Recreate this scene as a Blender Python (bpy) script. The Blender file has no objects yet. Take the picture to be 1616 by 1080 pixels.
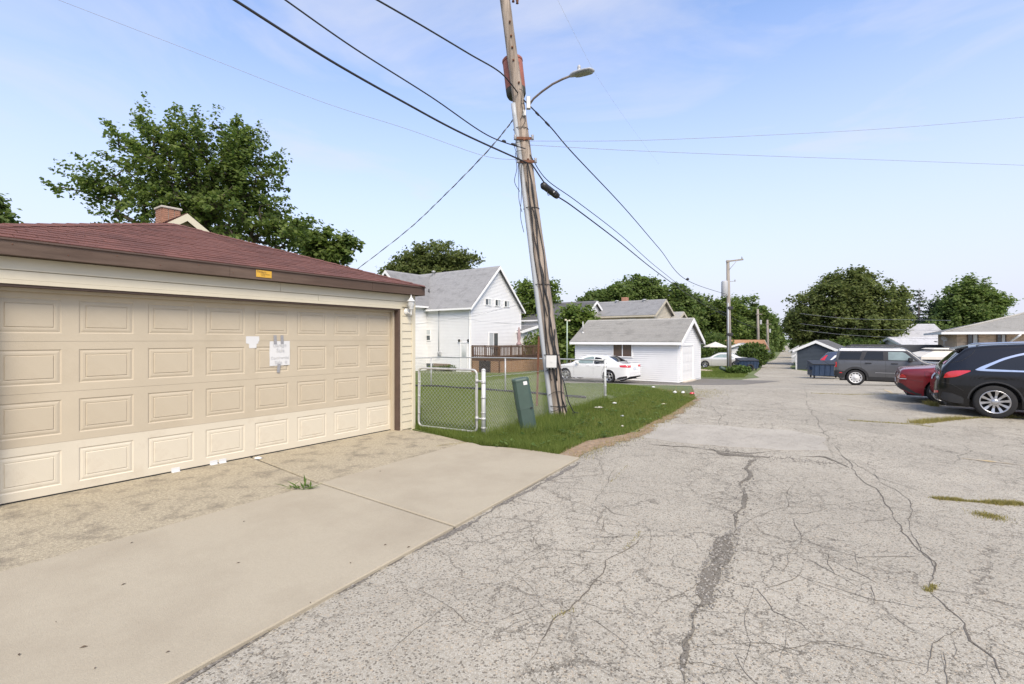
import bpy, bmesh, math, random
import numpy as np
from mathutils import Vector, Matrix
from mathutils.bvhtree import BVHTree

random.seed(7)
rng = np.random.default_rng(7)
SC = bpy.context.scene
COL = SC.collection
R = math.radians

# ------------------------------------------------------------------ camera
H0, F0, YH = 1.62, 765.0, 535.0          # eye height, focal length (photo px), horizon row
cam_d = bpy.data.cameras.new('camera')
cam = bpy.data.objects.new('camera', cam_d)
COL.objects.link(cam)
cam.location = (0, 0, H0)
cam.rotation_euler = (R(90), 0, 0)
cam_d.sensor_width = 36
cam_d.lens = 36 * F0 / 1616
cam_d.shift_y = -(540 - YH) / 1616
cam_d.clip_start = 0.05
cam_d.clip_end = 6000
SC.camera = cam

# ------------------------------------------------------------------ world, sun, exposure
SUN_EL, SUN_AZ = 48, 168        # azimuth measured from +Y (view direction) towards +X
wd = bpy.data.worlds.new('World')
SC.world = wd
wd.use_nodes = True
nt = wd.node_tree
nt.nodes.clear()
def wn(t, **k):
    n = nt.nodes.new(t)
    for a, b in k.items(): setattr(n, a, b)
    return n
sky = wn('ShaderNodeTexSky', sky_type='NISHITA', sun_disc=False, sun_elevation=R(SUN_EL),
         sun_rotation=R(SUN_AZ), altitude=200, air_density=1.0, dust_density=1.2, ozone_density=3.0)
tc = wn('ShaderNodeTexCoord')
mp = wn('ShaderNodeMapping'); mp.inputs['Scale'].default_value = (1.0, 1.0, 3.2)
mp.inputs['Rotation'].default_value = (R(14), R(10), R(25))
nz = wn('ShaderNodeTexNoise'); nz.inputs['Scale'].default_value = 1.6
nz.inputs['Detail'].default_value = 7; nz.inputs['Roughness'].default_value = 0.55
nz.inputs['Distortion'].default_value = 1.1
cr = wn('ShaderNodeValToRGB')
cr.color_ramp.elements[0].position = 0.36; cr.color_ramp.elements[0].color = (0, 0, 0, 1)
cr.color_ramp.elements[1].position = 0.66; cr.color_ramp.elements[1].color = (1, 1, 1, 1)
ml = wn('ShaderNodeMath', operation='MULTIPLY_ADD'); ml.inputs[1].default_value = 0.62; ml.inputs[2].default_value = 0.03
sep = wn('ShaderNodeSeparateXYZ')
hz = wn('ShaderNodeMapRange'); hz.inputs['From Min'].default_value = 0.06; hz.inputs['From Max'].default_value = 0.56
hz.inputs['To Min'].default_value = 0.97; hz.inputs['To Max'].default_value = 0.0
mxh = wn('ShaderNodeMath', operation='MAXIMUM')
mx = wn('ShaderNodeMixRGB'); mx.inputs['Color2'].default_value = (2.42, 2.50, 2.92, 1)
bg = wn('ShaderNodeBackground'); bg.inputs['Strength'].default_value = 0.13
wo = wn('ShaderNodeOutputWorld')
L = nt.links.new
L(tc.outputs['Generated'], mp.inputs['Vector']); L(mp.outputs[0], nz.inputs['Vector'])
L(nz.outputs['Fac'], cr.inputs['Fac']); L(cr.outputs['Color'], ml.inputs[0])
L(tc.outputs['Generated'], sep.inputs[0]); L(sep.outputs['Z'], hz.inputs['Value'])
L(hz.outputs[0], mxh.inputs[0]); L(ml.outputs[0], mxh.inputs[1])
tint = wn('ShaderNodeMixRGB', blend_type='MULTIPLY'); tint.inputs['Fac'].default_value = 1; tint.inputs['Color2'].default_value = (1.0, .965, 1.0, 1)
L(sky.outputs[0], tint.inputs['Color1'])
L(mxh.outputs[0], mx.inputs['Fac']); L(tint.outputs[0], mx.inputs['Color1'])
L(mx.outputs[0], bg.inputs['Color']); L(bg.outputs[0], wo.inputs['Surface'])

sd = bpy.data.lights.new('sun', 'SUN')
sd.energy = 1.95; sd.angle = R(32); sd.color = (1, 0.89, 0.72)
sun = bpy.data.objects.new('sun', sd); COL.objects.link(sun)
sv = Vector((math.sin(R(SUN_AZ)) * math.cos(R(SUN_EL)), math.cos(R(SUN_AZ)) * math.cos(R(SUN_EL)), math.sin(R(SUN_EL))))
sun.rotation_euler = (-sv).to_track_quat('-Z', 'Y').to_euler()
sun.location = (0, -5, 30)

SC.view_settings.view_transform = 'Standard'
SC.view_settings.look = 'None'
SC.view_settings.gamma = 1
SC.view_settings.use_curve_mapping = False
SC.view_settings.exposure = 1.35
SC.cycles.use_denoising = True
SC.cycles.max_bounces = 10
SC.cycles.diffuse_bounces = 7
SC.cycles.transparent_max_bounces = 8

# ------------------------------------------------------------------ places
_hy = np.array(list(range(-40, 61)) + [70, 80, 90, 100, 120, 150, 200, 300, 500, 3000], float)
_hc = np.array([-40, 12, 15, 17, 19.5, 22, 25, 27, 31, 35, 45, 60, 100, 200, 300, 3000], float)
_hv = np.array([0, 0, -.04, -.10, -.25, -.45, -.70, -.80, -.90, -1.0, -1.2, -1.5, -2.5, -3.0, -3.1, -3.1], float)
_hz = np.interp(_hy, _hc, _hv)
def _sm(t): t = np.clip(t, 0, 1); return t * t * (3 - 2 * t)
def cross_fall(x, y): return -.20 * _sm((np.asarray(x, float) - 5) / 5) * (1 - .8 * _sm((np.asarray(y, float) - 14) / 3.5))
def gh(y, x=0): return float(np.interp(y, _hy, _hz)) + float(cross_fall(x, y))
_ys = np.concatenate([np.arange(.8, 60, .02), np.arange(60, 600, .3)])
_yp = YH + F0 * (H0 - np.interp(_ys, _hy, _hz)) / _ys
def G(px, py):
    "the point of the ground seen at a photo pixel"
    xs = (px - 808) / F0 * _ys; zz = np.interp(_ys, _hy, _hz) + cross_fall(xs, _ys)
    Y = float(_ys[int(np.argmin(np.abs(YH + F0 * (H0 - zz) / _ys - py)))])
    return Vector(((px - 808) / F0 * Y, Y, gh(Y, (px - 808) / F0 * Y)))
def P(px, py, Y): return Vector(((px - 808) / F0 * Y, Y, H0 + (YH - py) / F0 * Y))
def X_at(px, Y): return (px - 808) / F0 * Y
def g3(x, y, dz=0): return Vector((x, y, gh(y, x) + dz))

NX = Vector((.8126, -.583, 0)); UX = Vector((.583, .8126, 0))   # across the alley / along the lots
RZ = math.atan2(-.583, .8126)

# ------------------------------------------------------------------ materials
MATS = {}
def newmat(name):
    m = bpy.data.materials.new(name); m.use_nodes = True
    t = m.node_tree; b = t.nodes['Principled BSDF']
    MATS[name] = m
    return m, t, b
def nd(t, typ, ins=None, **k):
    n = t.nodes.new(typ)
    for a, b in k.items(): setattr(n, a, b)
    if ins:
        for a, b in ins.items(): n.inputs[a].default_value = b
    return n
def c4(c, f=1): return (min(1, c[0] * f), min(1, c[1] * f), min(1, c[2] * f), 1)
def pm(name, col, rough=.6, var=.12, scale=6, bump=0, bscale=None, metal=0, rnd=0, island=0, stretch=(1, 1, 1),
       dirt=None, dirt_scale=1.2, dirt_lo=.5, dirt_hi=.75, coat=0, spec=.5):
    m, t, b = newmat(name); lk = t.links.new
    tcn = nd(t, 'ShaderNodeTexCoord'); mpn = nd(t, 'ShaderNodeMapping', {'Scale': stretch})
    lk(tcn.outputs['Object'], mpn.inputs['Vector'])
    n1 = nd(t, 'ShaderNodeTexNoise', {'Scale': scale, 'Detail': 6, 'Roughness': .6})
    lk(mpn.outputs[0], n1.inputs['Vector'])
    r1 = nd(t, 'ShaderNodeValToRGB')
    r1.color_ramp.elements[0].position = .28; r1.color_ramp.elements[0].color = c4(col, 1 - var)
    r1.color_ramp.elements[1].position = .72; r1.color_ramp.elements[1].color = c4(col, 1 + var)
    lk(n1.outputs['Fac'], r1.inputs['Fac']); out = r1.outputs['Color']
    if dirt:
        n2 = nd(t, 'ShaderNodeTexNoise', {'Scale': dirt_scale, 'Detail': 8, 'Roughness': .65})
        lk(mpn.outputs[0], n2.inputs['Vector'])
        r2 = nd(t, 'ShaderNodeMapRange', {'From Min': dirt_lo, 'From Max': dirt_hi, 'To Min': 0, 'To Max': .85})
        lk(n2.outputs['Fac'], r2.inputs['Value'])
        mxn = nd(t, 'ShaderNodeMixRGB', {'Color2': c4(dirt)})
        lk(r2.outputs[0], mxn.inputs['Fac']); lk(out, mxn.inputs['Color1']); out = mxn.outputs['Color']
    if rnd or island:
        src = nd(t, 'ShaderNodeObjectInfo').outputs['Random'] if rnd else nd(t, 'ShaderNodeNewGeometry').outputs['Random Per Island']
        a = rnd or island
        r3 = nd(t, 'ShaderNodeMapRange', {'To Min': 1 - a, 'To Max': 1 + a})
        lk(src, r3.inputs['Value'])
        hs = nd(t, 'ShaderNodeHueSaturation'); lk(out, hs.inputs['Color']); lk(r3.outputs[0], hs.inputs['Value']); out = hs.outputs['Color']
    lk(out, b.inputs['Base Color'])
    b.inputs['Roughness'].default_value = rough; b.inputs['Metallic'].default_value = metal
    b.inputs['Coat Weight'].default_value = coat; b.inputs['Coat Roughness'].default_value = .04
    b.inputs['Specular IOR Level'].default_value = spec
    if bump:
        n3 = nd(t, 'ShaderNodeTexNoise', {'Scale': bscale or scale * 6, 'Detail': 5})
        lk(mpn.outputs[0], n3.inputs['Vector'])
        bp = nd(t, 'ShaderNodeBump', {'Strength': bump, 'Distance': .01})
        lk(n3.outputs['Fac'], bp.inputs['Height']); lk(bp.outputs[0], b.inputs['Normal'])
    return m
def leafmat(name, dark, light, trans=.30):
    m, t, b = newmat(name); lk = t.links.new
    g = nd(t, 'ShaderNodeNewGeometry')
    r = nd(t, 'ShaderNodeValToRGB')
    r.color_ramp.elements[0].color = c4(dark); r.color_ramp.elements[1].color = c4(light)
    lk(g.outputs['Random Per Island'], r.inputs['Fac']); lk(r.outputs[0], b.inputs['Base Color'])
    b.inputs['Roughness'].default_value = .65; b.inputs['Specular IOR Level'].default_value = .15
    tr = nd(t, 'ShaderNodeBsdfTranslucent')
    hs = nd(t, 'ShaderNodeHueSaturation', {'Saturation': 1.1, 'Value': 1.5}); lk(r.outputs[0], hs.inputs['Color']); lk(hs.outputs[0], tr.inputs['Color'])
    ms = nd(t, 'ShaderNodeMixShader', {'Fac': trans})
    lk(b.outputs[0], ms.inputs[1]); lk(tr.outputs[0], ms.inputs[2])
    lk(ms.outputs[0], t.nodes['Material Output'].inputs['Surface'])
    return m

def asphalt_mat(name, col, crack=1.0, speck=1.0):
    m, t, b = newmat(name); lk = t.links.new
    co = nd(t, 'ShaderNodeTexCoord').outputs['Object']
    def noise(scale, detail=4, rough=.6, vec=co):
        n = nd(t, 'ShaderNodeTexNoise', {'Scale': scale, 'Detail': detail, 'Roughness': rough}); lk(vec, n.inputs['Vector']); return n
    def mrange(v, a, bb, c=0, d=1):
        n = nd(t, 'ShaderNodeMapRange', {'From Min': a, 'From Max': bb, 'To Min': c, 'To Max': d}); lk(v, n.inputs['Value']); return n.outputs[0]
    def mix(f, c1, c2, typ='MIX'):
        n = nd(t, 'ShaderNodeMixRGB', blend_type=typ)
        for s, v in (('Fac', f), ('Color1', c1), ('Color2', c2)):
            if isinstance(v, (tuple, float, int)): n.inputs[s].default_value = v
            else: lk(v, n.inputs[s])
        return n.outputs[0]
    def math_(op, a, bb):
        n = nd(t, 'ShaderNodeMath', operation=op)
        for i, v in enumerate((a, bb)):
            if isinstance(v, (float, int)): n.inputs[i].default_value = v
            else: lk(v, n.inputs[i])
        return n.outputs[0]
    big = noise(.35, 6).outputs['Fac']; mid = noise(2.2, 6).outputs['Fac']
    base = mix(mrange(big, .35, .68), c4(col, .86), c4(col, 1.10))
    base = mix(mrange(mid, .4, .75, 0, .5), base, c4(col, .74))
    # aggregate: light and dark stones
    v1 = nd(t, 'ShaderNodeTexVoronoi', {'Scale': 105.0}); lk(co, v1.inputs['Vector'])
    sepc = nd(t, 'ShaderNodeSeparateColor'); lk(v1.outputs['Color'], sepc.inputs[0])
    st = nd(t, 'ShaderNodeValToRGB'); st.color_ramp.interpolation = 'CONSTANT'
    e = st.color_ramp.elements
    e[0].position = 0; e[0].color = (.30, .28, .26, 1); e[1].position = .11; e[1].color = (.80, .78, .75, 1)
    x = e.new(.45); x.color = (1, 1, 1, 1); x = e.new(.84); x.color = (1.0, .98, .95, 1)
    x = e.new(.93); x.color = (1.0, .9, .8, 1)
    lk(sepc.outputs['Red'], st.inputs['Fac'])
    base = mix(.85 * speck, base, st.outputs['Color'], 'MULTIPLY')
    v2 = nd(t, 'ShaderNodeTexVoronoi', {'Scale': 105.0}, feature='DISTANCE_TO_EDGE'); lk(co, v2.inputs['Vector'])
    base = mix(mrange(v2.outputs['Distance'], .0, .12, .55 * speck, 0), base, c4(col, .42))
    # crack webs
    wob = nd(t, 'ShaderNodeTexNoise', {'Scale': 2.6, 'Detail': 7, 'Roughness': .7}); lk(co, wob.inputs['Vector'])
    addv = nd(t, 'ShaderNodeMixRGB', {'Fac': .34}, blend_type='ADD'); lk(co, addv.inputs['Color1']); lk(wob.outputs['Color'], addv.inputs['Color2'])
    hgt = None
    for sc, wdt, lo, hi, mscale in ((.9, .0075, .42, .52, .25), (2.1, .013, .44, .54, .33), (4.6, .020, .45, .56, .45), (9.0, .034, .50, .60, .6)):
        vv = nd(t, 'ShaderNodeTexVoronoi', {'Scale': sc}, feature='DISTANCE_TO_EDGE'); lk(addv.outputs[0], vv.inputs['Vector'])
        line = mrange(vv.outputs['Distance'], wdt * .25, wdt, 1, 0)
        msk = mrange(noise(mscale, 5).outputs['Fac'], lo, hi)
        brk = mrange(noise(3.5, 4).outputs['Fac'], .36, .52)
        f = math_('MULTIPLY', math_('MULTIPLY', line, msk), brk)
        base = mix(math_('MULTIPLY', f, .62 * crack), base, (.085, .072, .056, 1))
        hgt = f if hgt is None else math_('MAXIMUM', hgt, f)
    lk(base, b.inputs['Base Color']); b.inputs['Roughness'].default_value = .93; b.inputs['Specular IOR Level'].default_value = .25
    hh = math_('SUBTRACT', math_('MULTIPLY', v2.outputs['Distance'], .5 * speck), math_('MULTIPLY', hgt, .8))
    hh = math_('ADD', hh, math_('MULTIPLY', mid, .5))
    bp = nd(t, 'ShaderNodeBump', {'Strength': .55, 'Distance': .012}); lk(hh, bp.inputs['Height']); lk(bp.outputs[0], b.inputs['Normal'])
    return m

def shingle_mat(name, col, sx=0.32, sy=.14):
    return pm(name, col, .92, .22, 22, bump=.4, bscale=150, rnd=.16, dirt=(col[0] * .6, col[1] * .6, col[2] * .6), dirt_scale=1.6)

# ------------------------------------------------------------------ mesh builder
class MB:
    def __init__(s): s.v = []; s.f = []; s.sm = []
    def add(s, vs, fs, smooth=False, M=None):
        o = len(s.v)
        s.v += [tuple(M @ Vector(p)) if M else tuple(p) for p in vs]
        s.f += [tuple(i + o for i in f) for f in fs]; s.sm += [smooth] * len(fs)
        return s
    def box(s, x0, x1, y0, y1, z0, z1, M=None):
        vs = [(x, y, z) for z in (z0, z1) for y in (y0, y1) for x in (x0, x1)]
        return s.add(vs, [(0, 2, 3, 1), (4, 5, 7, 6), (0, 1, 5, 4), (2, 6, 7, 3), (0, 4, 6, 2), (1, 3, 7, 5)], False, M)
    def bbox(s, x0, x1, y0, y1, z0, z1, b=.01, M=None):
        "box with chamfered vertical and horizontal edges"
        vs = []; fs = []
        for z, i in ((z0, b), (z0 + b, 0), (z1 - b, 0), (z1, b)):
            a = b if i == 0 else b
            q = b - i if i else 0
            e = i
            ring = [(x0 + b + 0, y0 + e), (x1 - b, y0 + e), (x1 - e, y0 + b), (x1 - e, y1 - b), (x1 - b, y1 - e), (x0 + b, y1 - e), (x0 + e, y1 - b), (x0 + e, y0 + b)]
            vs += [(x, y, z) for x, y in ring]
        for k in range(3):
            for j in range(8):
                fs.append((k * 8 + j, k * 8 + (j + 1) % 8, (k + 1) * 8 + (j + 1) % 8, (k + 1) * 8 + j))
        fs.append(tuple(range(7, -1, -1))); fs.append(tuple(range(24, 32)))
        return s.add(vs, fs, False, M)
    def bar(s, a, b, w, h=None, up=(0, 0, 1)):
        "rectangular bar from a to b"
        a, b = Vector(a), Vector(b); d = (b - a).normalized(); h = h or w
        upv = Vector(up)
        if abs(d.dot(upv)) > .98: upv = Vector((0, 1, 0))
        sx = d.cross(upv).normalized(); sy = sx.cross(d).normalized()
        vs = [p + sx * (i * w / 2) + sy * (j * h / 2) for p in (a, b) for i, j in ((-1, -1), (1, -1), (1, 1), (-1, 1))]
        return s.add(vs, [(0, 1, 2, 3)[::-1], (4, 5, 6, 7), (0, 1, 5, 4), (1, 2, 6, 5), (2, 3, 7, 6), (3, 0, 4, 7)])
    def tube(s, pts, r, n=8, cap=True, smooth=True):
        pts = [Vector(p) for p in pts]; m = len(pts)
        rs = r if isinstance(r, (list, tuple)) else [r] * m
        vs = []; fs = []; prev = None
        for i, p in enumerate(pts):
            d = (pts[min(i + 1, m - 1)] - pts[max(i - 1, 0)])
            if d.length < 1e-9: d = Vector((0, 0, 1))
            d.normalize()
            if prev is None:
                up = Vector((0, 0, 1)) if abs(d.z) < .9 else Vector((0, 1, 0))
                sx = d.cross(up).normalized()
            else:
                sx = (prev - d * prev.dot(d))
                sx = sx.normalized() if sx.length > 1e-6 else d.orthogonal().normalized()
            prev = sx; sy = d.cross(sx)
            for k in range(n):
                a = 2 * math.pi * k / n
                vs.append(p + (sx * math.cos(a) + sy * math.sin(a)) * rs[i])
        for i in range(m - 1):
            for k in range(n):
                fs.append((i * n + k, i * n + (k + 1) % n, (i + 1) * n + (k + 1) % n, (i + 1) * n + k))
        s.add(vs, fs, smooth)
        if cap and n > 2:
            o = len(s.v) - len(vs)
            s.f += [tuple(o + k for k in range(n - 1, -1, -1)), tuple(o + (m - 1) * n + k for k in range(n))]; s.sm += [False, False]
        return s
    def lathe(s, prof, n=20, M=None, smooth=True, closed=False):
        "profile of (radius, z) revolved about z"
        vs = []; fs = []; m = len(prof)
        for r, z in prof:
            for k in range(n):
                a = 2 * math.pi * k / n; vs.append((r * math.cos(a), r * math.sin(a), z))
        for i in range(m - 1 if not closed else m):
            j = (i + 1) % m
            for k in range(n): fs.append((i * n + k, i * n + (k + 1) % n, j * n + (k + 1) % n, j * n + k))
        return s.add(vs, fs, smooth, M)
    def prism(s, poly, d, M=None):
        "2-D polygon in xy extruded from z=0 to z=d"
        n = len(poly)
        vs = [(x, y, 0) for x, y in poly] + [(x, y, d) for x, y in poly]
        fs = [tuple(range(n - 1, -1, -1)), tuple(range(n, 2 * n))] + [(i, (i + 1) % n, n + (i + 1) % n, n + i) for i in range(n)]
        return s.add(vs, fs, False, M)
    def quad(s, a, b, c, d): return s.add([a, b, c, d], [(0, 1, 2, 3)])
    def slab(s, pts, t):
        "3-D polygon given thickness t along its normal"
        p = [Vector(q) for q in pts]; nrm = (p[1] - p[0]).cross(p[-1] - p[0]).normalized() * t
        n = len(p)
        return s.add(p + [q + nrm for q in p], [tuple(range(n - 1, -1, -1)), tuple(range(n, 2 * n))] + [(i, (i + 1) % n, n + (i + 1) % n, n + i) for i in range(n)])
    def ball(s, c, r, nu=10, nv=7, sc=(1, 1, 1)):
        prof = [(max(1e-4, math.sin(math.pi * i / nv)) * r, -math.cos(math.pi * i / nv) * r) for i in range(nv + 1)]
        return s.lathe(prof, nu, Matrix.Translation(Vector(c)) @ Matrix.Diagonal((sc[0], sc[1], sc[2], 1)))
    def mesh(s, name, off=None):
        me = bpy.data.meshes.new(name)
        v = np.array([tuple(p) for p in s.v], float).reshape(-1, 3)
        if off is not None: v = v - np.array(off)
        me.from_pydata(v.tolist(), [], s.f)
        me.polygons.foreach_set('use_smooth', s.sm)
        return me
def raw_mesh(name, verts, nper):
    "many separate n-gons straight from a numpy array"
    me = bpy.data.meshes.new(name)
    nv = len(verts); nf = nv // nper
    me.vertices.add(nv); me.vertices.foreach_set('co', verts.astype(np.float32).ravel())
    me.loops.add(nv); me.loops.foreach_set('vertex_index', np.arange(nv, dtype=np.int32))
    me.polygons.add(nf); me.polygons.foreach_set('loop_start', np.arange(0, nv, nper, dtype=np.int32))
    me.polygons.foreach_set('loop_total', np.full(nf, nper, np.int32))
    me.update(calc_edges=True)
    return me

def tagp(o, label=None, cat=None, group=None, kind=None):
    if label: o['label'] = label
    if cat: o['category'] = cat
    if group: o['group'] = group
    if kind: o['kind'] = kind
    return o
def thing(name, label, cat, loc=(0, 0, 0), rz=0, group=None):
    o = bpy.data.objects.new(name, None); COL.objects.link(o)
    o.empty_display_size = .2
    o.location = loc; o.rotation_euler = (0, 0, rz)
    return tagp(o, label, cat, group)
def part(name, mb, mat, parent=None, label=None, kind=None, world=False):
    "one mesh object; world=True: its points are in world space and the parent is an unrotated empty"
    off = None
    if world and parent is not None:
        p = parent; off = Vector((0, 0, 0))
        while p is not None: off = off + p.location; p = p.parent
    me = mb.mesh(name, off) if isinstance(mb, MB) else mb
    o = bpy.data.objects.new(name, me); COL.objects.link(o)
    for m in (mat if isinstance(mat, (list, tuple)) else [mat]): me.materials.append(m)
    o.parent = parent
    return tagp(o, label, None, None, kind)
def single(name, mb, mat, label, cat, group=None, loc=None):
    "a thing that is one mesh"
    o = part(name, mb, mat)
    if loc is not None:
        l = Vector(loc); o.data.transform(Matrix.Translation(-l)); o.location = l
    return tagp(o, label, cat, group)
def struct(name, mb, mat, parent=None):
    return part(name, mb, mat, parent, kind='structure' if parent is None else None)
def inst(name, me, parent, loc, rot=(0, 0, 0), scale=(1, 1, 1)):
    o = bpy.data.objects.new(name, me); COL.objects.link(o); o.parent = parent
    o.location = loc; o.rotation_euler = rot; o.scale = scale
    return o
def copy_tree(o, parent=None):
    c = o.copy(); COL.objects.link(c); c.parent = parent
    for ch in list(o.children): copy_tree(ch, c)
    return c

def ground_sheet(name, poly, dz, mat, kind='structure', amp=0, step=.4, seed=1):
    "polygon of (x, y) laid on the ground dz above it"
    pts = [Vector((p[0], p[1])) for p in poly]
    if amp:
        rr = random.Random(seed); out = []
        for i, a in enumerate(pts):
            b = pts[(i + 1) % len(pts)]; d = b - a; n = max(1, int(d.length / step)); n = min(n, 60)
            nn = Vector((-d.y, d.x)).normalized() if d.length > 0 else d
            for k in range(n):
                q = a + d * (k / n)
                out.append(q + nn * (rr.uniform(-amp, amp) if k else 0))
        pts = out
    bm = bmesh.new()
    f = bm.faces.new([bm.verts.new((p.x, p.y, 0)) for p in pts])
    bmesh.ops.triangulate(bm, faces=[f])
    ys = [p.y for p in pts]
    for y in _hy:
        if min(ys) < y < max(ys) and (y >= 12 or max(p.x for p in pts) > 5) and y <= 300:
            bmesh.ops.bisect_plane(bm, geom=bm.verts[:] + bm.edges[:] + bm.faces[:], plane_co=(0, y, 0), plane_no=(0, 1, 0), dist=1e-5)
    for x in np.arange(5, 10.3, .5):
        if min(p.x for p in pts) < x < max(p.x for p in pts): bmesh.ops.bisect_plane(bm, geom=bm.verts[:] + bm.edges[:] + bm.faces[:], plane_co=(x, 0, 0), plane_no=(1, 0, 0), dist=1e-5)
    for v in bm.verts: v.co.z = gh(v.co.y, v.co.x) + dz
    bmesh.ops.recalc_face_normals(bm, faces=bm.faces[:])
    if sum(fc.normal.z for fc in bm.faces) < 0: bmesh.ops.reverse_faces(bm, faces=bm.faces[:])
    be = [e_ for e_ in bm.edges if len(e_.link_faces) == 1]
    if be:
        r_ = bmesh.ops.extrude_edge_only(bm, edges=be)
        for v in r_['geom']:
            if isinstance(v, bmesh.types.BMVert): v.co.z -= .05
    me = bpy.data.meshes.new(name); bm.to_mesh(me); bm.free()
    o = bpy.data.objects.new(name, me); COL.objects.link(o); me.materials.append(mat)
    o['kind'] = kind
    return o
def ribbon(mb, pts, w, dz, jit=.3, seed=0, sub=5, wander=.03):
    "irregular strip along ground points: a wandering line of uneven width"
    rr = random.Random(seed); q = []
    for i in range(len(pts) - 1):
        a, b = Vector(pts[i]), Vector(pts[i + 1]); k_ = max(2, min(70, int((b - a).length / .045)))
        for k in range(k_): q.append(a.lerp(b, k / k_))
    q.append(Vector(pts[-1])); n = len(q)
    def walk(step, amp):
        c = [rr.uniform(-amp, amp) for _ in range(n // step + 3)]
        return [c[i // step] + (c[i // step + 1] - c[i // step]) * (i % step) / step for i in range(n)]
    o1, o2, o3 = walk(7, wander), walk(3, wander * .45), walk(1, wander * .12)
    e1, e2 = walk(4, jit), walk(4, jit); f1, f2 = walk(1, jit * .5), walk(1, jit * .5)
    vs = []
    for i, p in enumerate(q):
        d = q[min(i + 1, n - 1)] - q[max(i - 1, 0)]; nn = Vector((-d.y, d.x, 0)).normalized()
        c = p + nn * (o1[i] + o2[i] + o3[i]); e = min(1, .15 + i * .12, .15 + (n - 1 - i) * .12)
        for s_, ww in ((1, max(.08, 1 + e1[i] + f1[i])), (-1, max(.08, 1 + e2[i] + f2[i]))):
            v = c + nn * (s_ * ww * w * e / 2); vs.append((v.x, v.y, gh(v.y, v.x) + dz))
    mb.add(vs, [(2 * i, 2 * i + 1, 2 * i + 3, 2 * i + 2) for i in range(n - 1)])
def sample_poly(poly, n, dens=None):
    "random points in a polygon (x, y)"
    bm = bmesh.new(); f = bm.faces.new([bm.verts.new((p[0], p[1], 0)) for p in poly])
    r_ = bmesh.ops.triangulate(bm, faces=[f])
    T = np.array([[tuple(v.co)[:2] for v in fc.verts] for fc in bm.faces]); bm.free()
    A = np.abs((T[:, 1, 0] - T[:, 0, 0]) * (T[:, 2, 1] - T[:, 0, 1]) - (T[:, 1, 1] - T[:, 0, 1]) * (T[:, 2, 0] - T[:, 0, 0])) / 2
    k = rng.choice(len(T), size=n, p=A / A.sum())
    a = rng.random(n); b = rng.random(n); m = a + b > 1; a[m] = 1 - a[m]; b[m] = 1 - b[m]
    p = T[k, 0] + a[:, None] * (T[k, 1] - T[k, 0]) + b[:, None] * (T[k, 2] - T[k, 0])
    return p
def blades(p, h0, h1, w, lean=.6):
    "triangular grass blades at points p (n,2)"
    n = len(p); z = np.interp(p[:, 1], _hy, _hz) + cross_fall(p[:, 0], p[:, 1])
    a = rng.random(n) * 2 * np.pi; h = rng.uniform(h0, h1, n); ww = w * rng.uniform(.6, 1.3, n)
    dx, dy = np.cos(a), np.sin(a); b = rng.random(n) * 2 * np.pi; l = h * lean * rng.random(n)
    v = np.zeros((n, 3, 3))
    v[:, 0] = np.stack([p[:, 0] - dx * ww / 2, p[:, 1] - dy * ww / 2, z], 1)
    v[:, 1] = np.stack([p[:, 0] + dx * ww / 2, p[:, 1] + dy * ww / 2, z], 1)
    v[:, 2] = np.stack([p[:, 0] + np.cos(b) * l, p[:, 1] + np.sin(b) * l, z + h], 1)
    return v.reshape(-1, 3)
def text_mb(body, size, depth=.001):
    cu = bpy.data.curves.new('t', 'FONT'); cu.body = body; cu.size = size; cu.align_x = 'CENTER'; cu.align_y = 'CENTER'
    cu.extrude = depth / 2; cu.resolution_u = 3
    o = bpy.data.objects.new('t', cu); COL.objects.link(o)
    dg = bpy.context.evaluated_depsgraph_get(); me = bpy.data.meshes.new_from_object(o.evaluated_get(dg))
    mb = MB(); mb.add([tuple(v.co) for v in me.vertices], [tuple(p.vertices) for p in me.polygons])
    bpy.data.objects.remove(o); bpy.data.curves.remove(cu); bpy.data.meshes.remove(me)
    return mb
def clip_poly(poly, lines):
    "clip a 2-D polygon by half planes a*x+b*y<=c"
    for a, b, c in lines:
        out = []; n = len(poly)
        for i in range(n):
            p, q = poly[i], poly[(i + 1) % n]
            dp, dq = a * p[0] + b * p[1] - c, a * q[0] + b * q[1] - c
            if dp <= 0: out.append(p)
            if dp * dq < 0:
                t = dp / (dp - dq); out.append((p[0] + t * (q[0] - p[0]), p[1] + t * (q[1] - p[1])))
        poly = out
        if len(poly) < 3: return []
    return poly

# ------------------------------------------------------------------ material list
M_asph = asphalt_mat('alley_asphalt', (.42, .39, .325))
M_patch = asphalt_mat('patch_asphalt', (.38, .352, .30), crack=.12, speck=.28)
M_dark_asph = asphalt_mat('dark_asphalt', (.20, .182, .15), crack=.7, speck=1.0)
M_drive_asph = asphalt_mat('drive_asphalt', (.19, .178, .16), crack=.6, speck=.5)
M_conc = pm('new_concrete', (.345, .303, .225), .9, .07, 90, bump=.35, bscale=160, dirt=(.255, .215, .155), dirt_scale=1.1, dirt_lo=.44, dirt_hi=.86)
M_aggr = pm('old_aggregate_concrete', (.345, .298, .21), .95, .34, 42, bump=1.0, bscale=110, dirt=(.125, .105, .078), dirt_scale=3.4, dirt_lo=.50, dirt_hi=.72)
M_gravel = asphalt_mat('pale_gravel', (.46, .425, .36), crack=0, speck=1)
M_dirt = pm('bare_dirt', (.24, .165, .10), .95, .35, 14, bump=.8, bscale=60, dirt=(.31, .26, .18), dirt_scale=9)
M_soil = pm('lawn_soil', (.105, .125, .04), .95, .35, 3, bump=.6, bscale=40, dirt=(.14, .12, .05), dirt_scale=.9, dirt_lo=.55, dirt_hi=.8)
M_field = pm('far_grass', (.10, .125, .04), .95, .3, .6, bump=.5, bscale=20)
M_crack = pm('crack_grime', (.115, .10, .08), .95, .4, 30, bump=.5)
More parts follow.
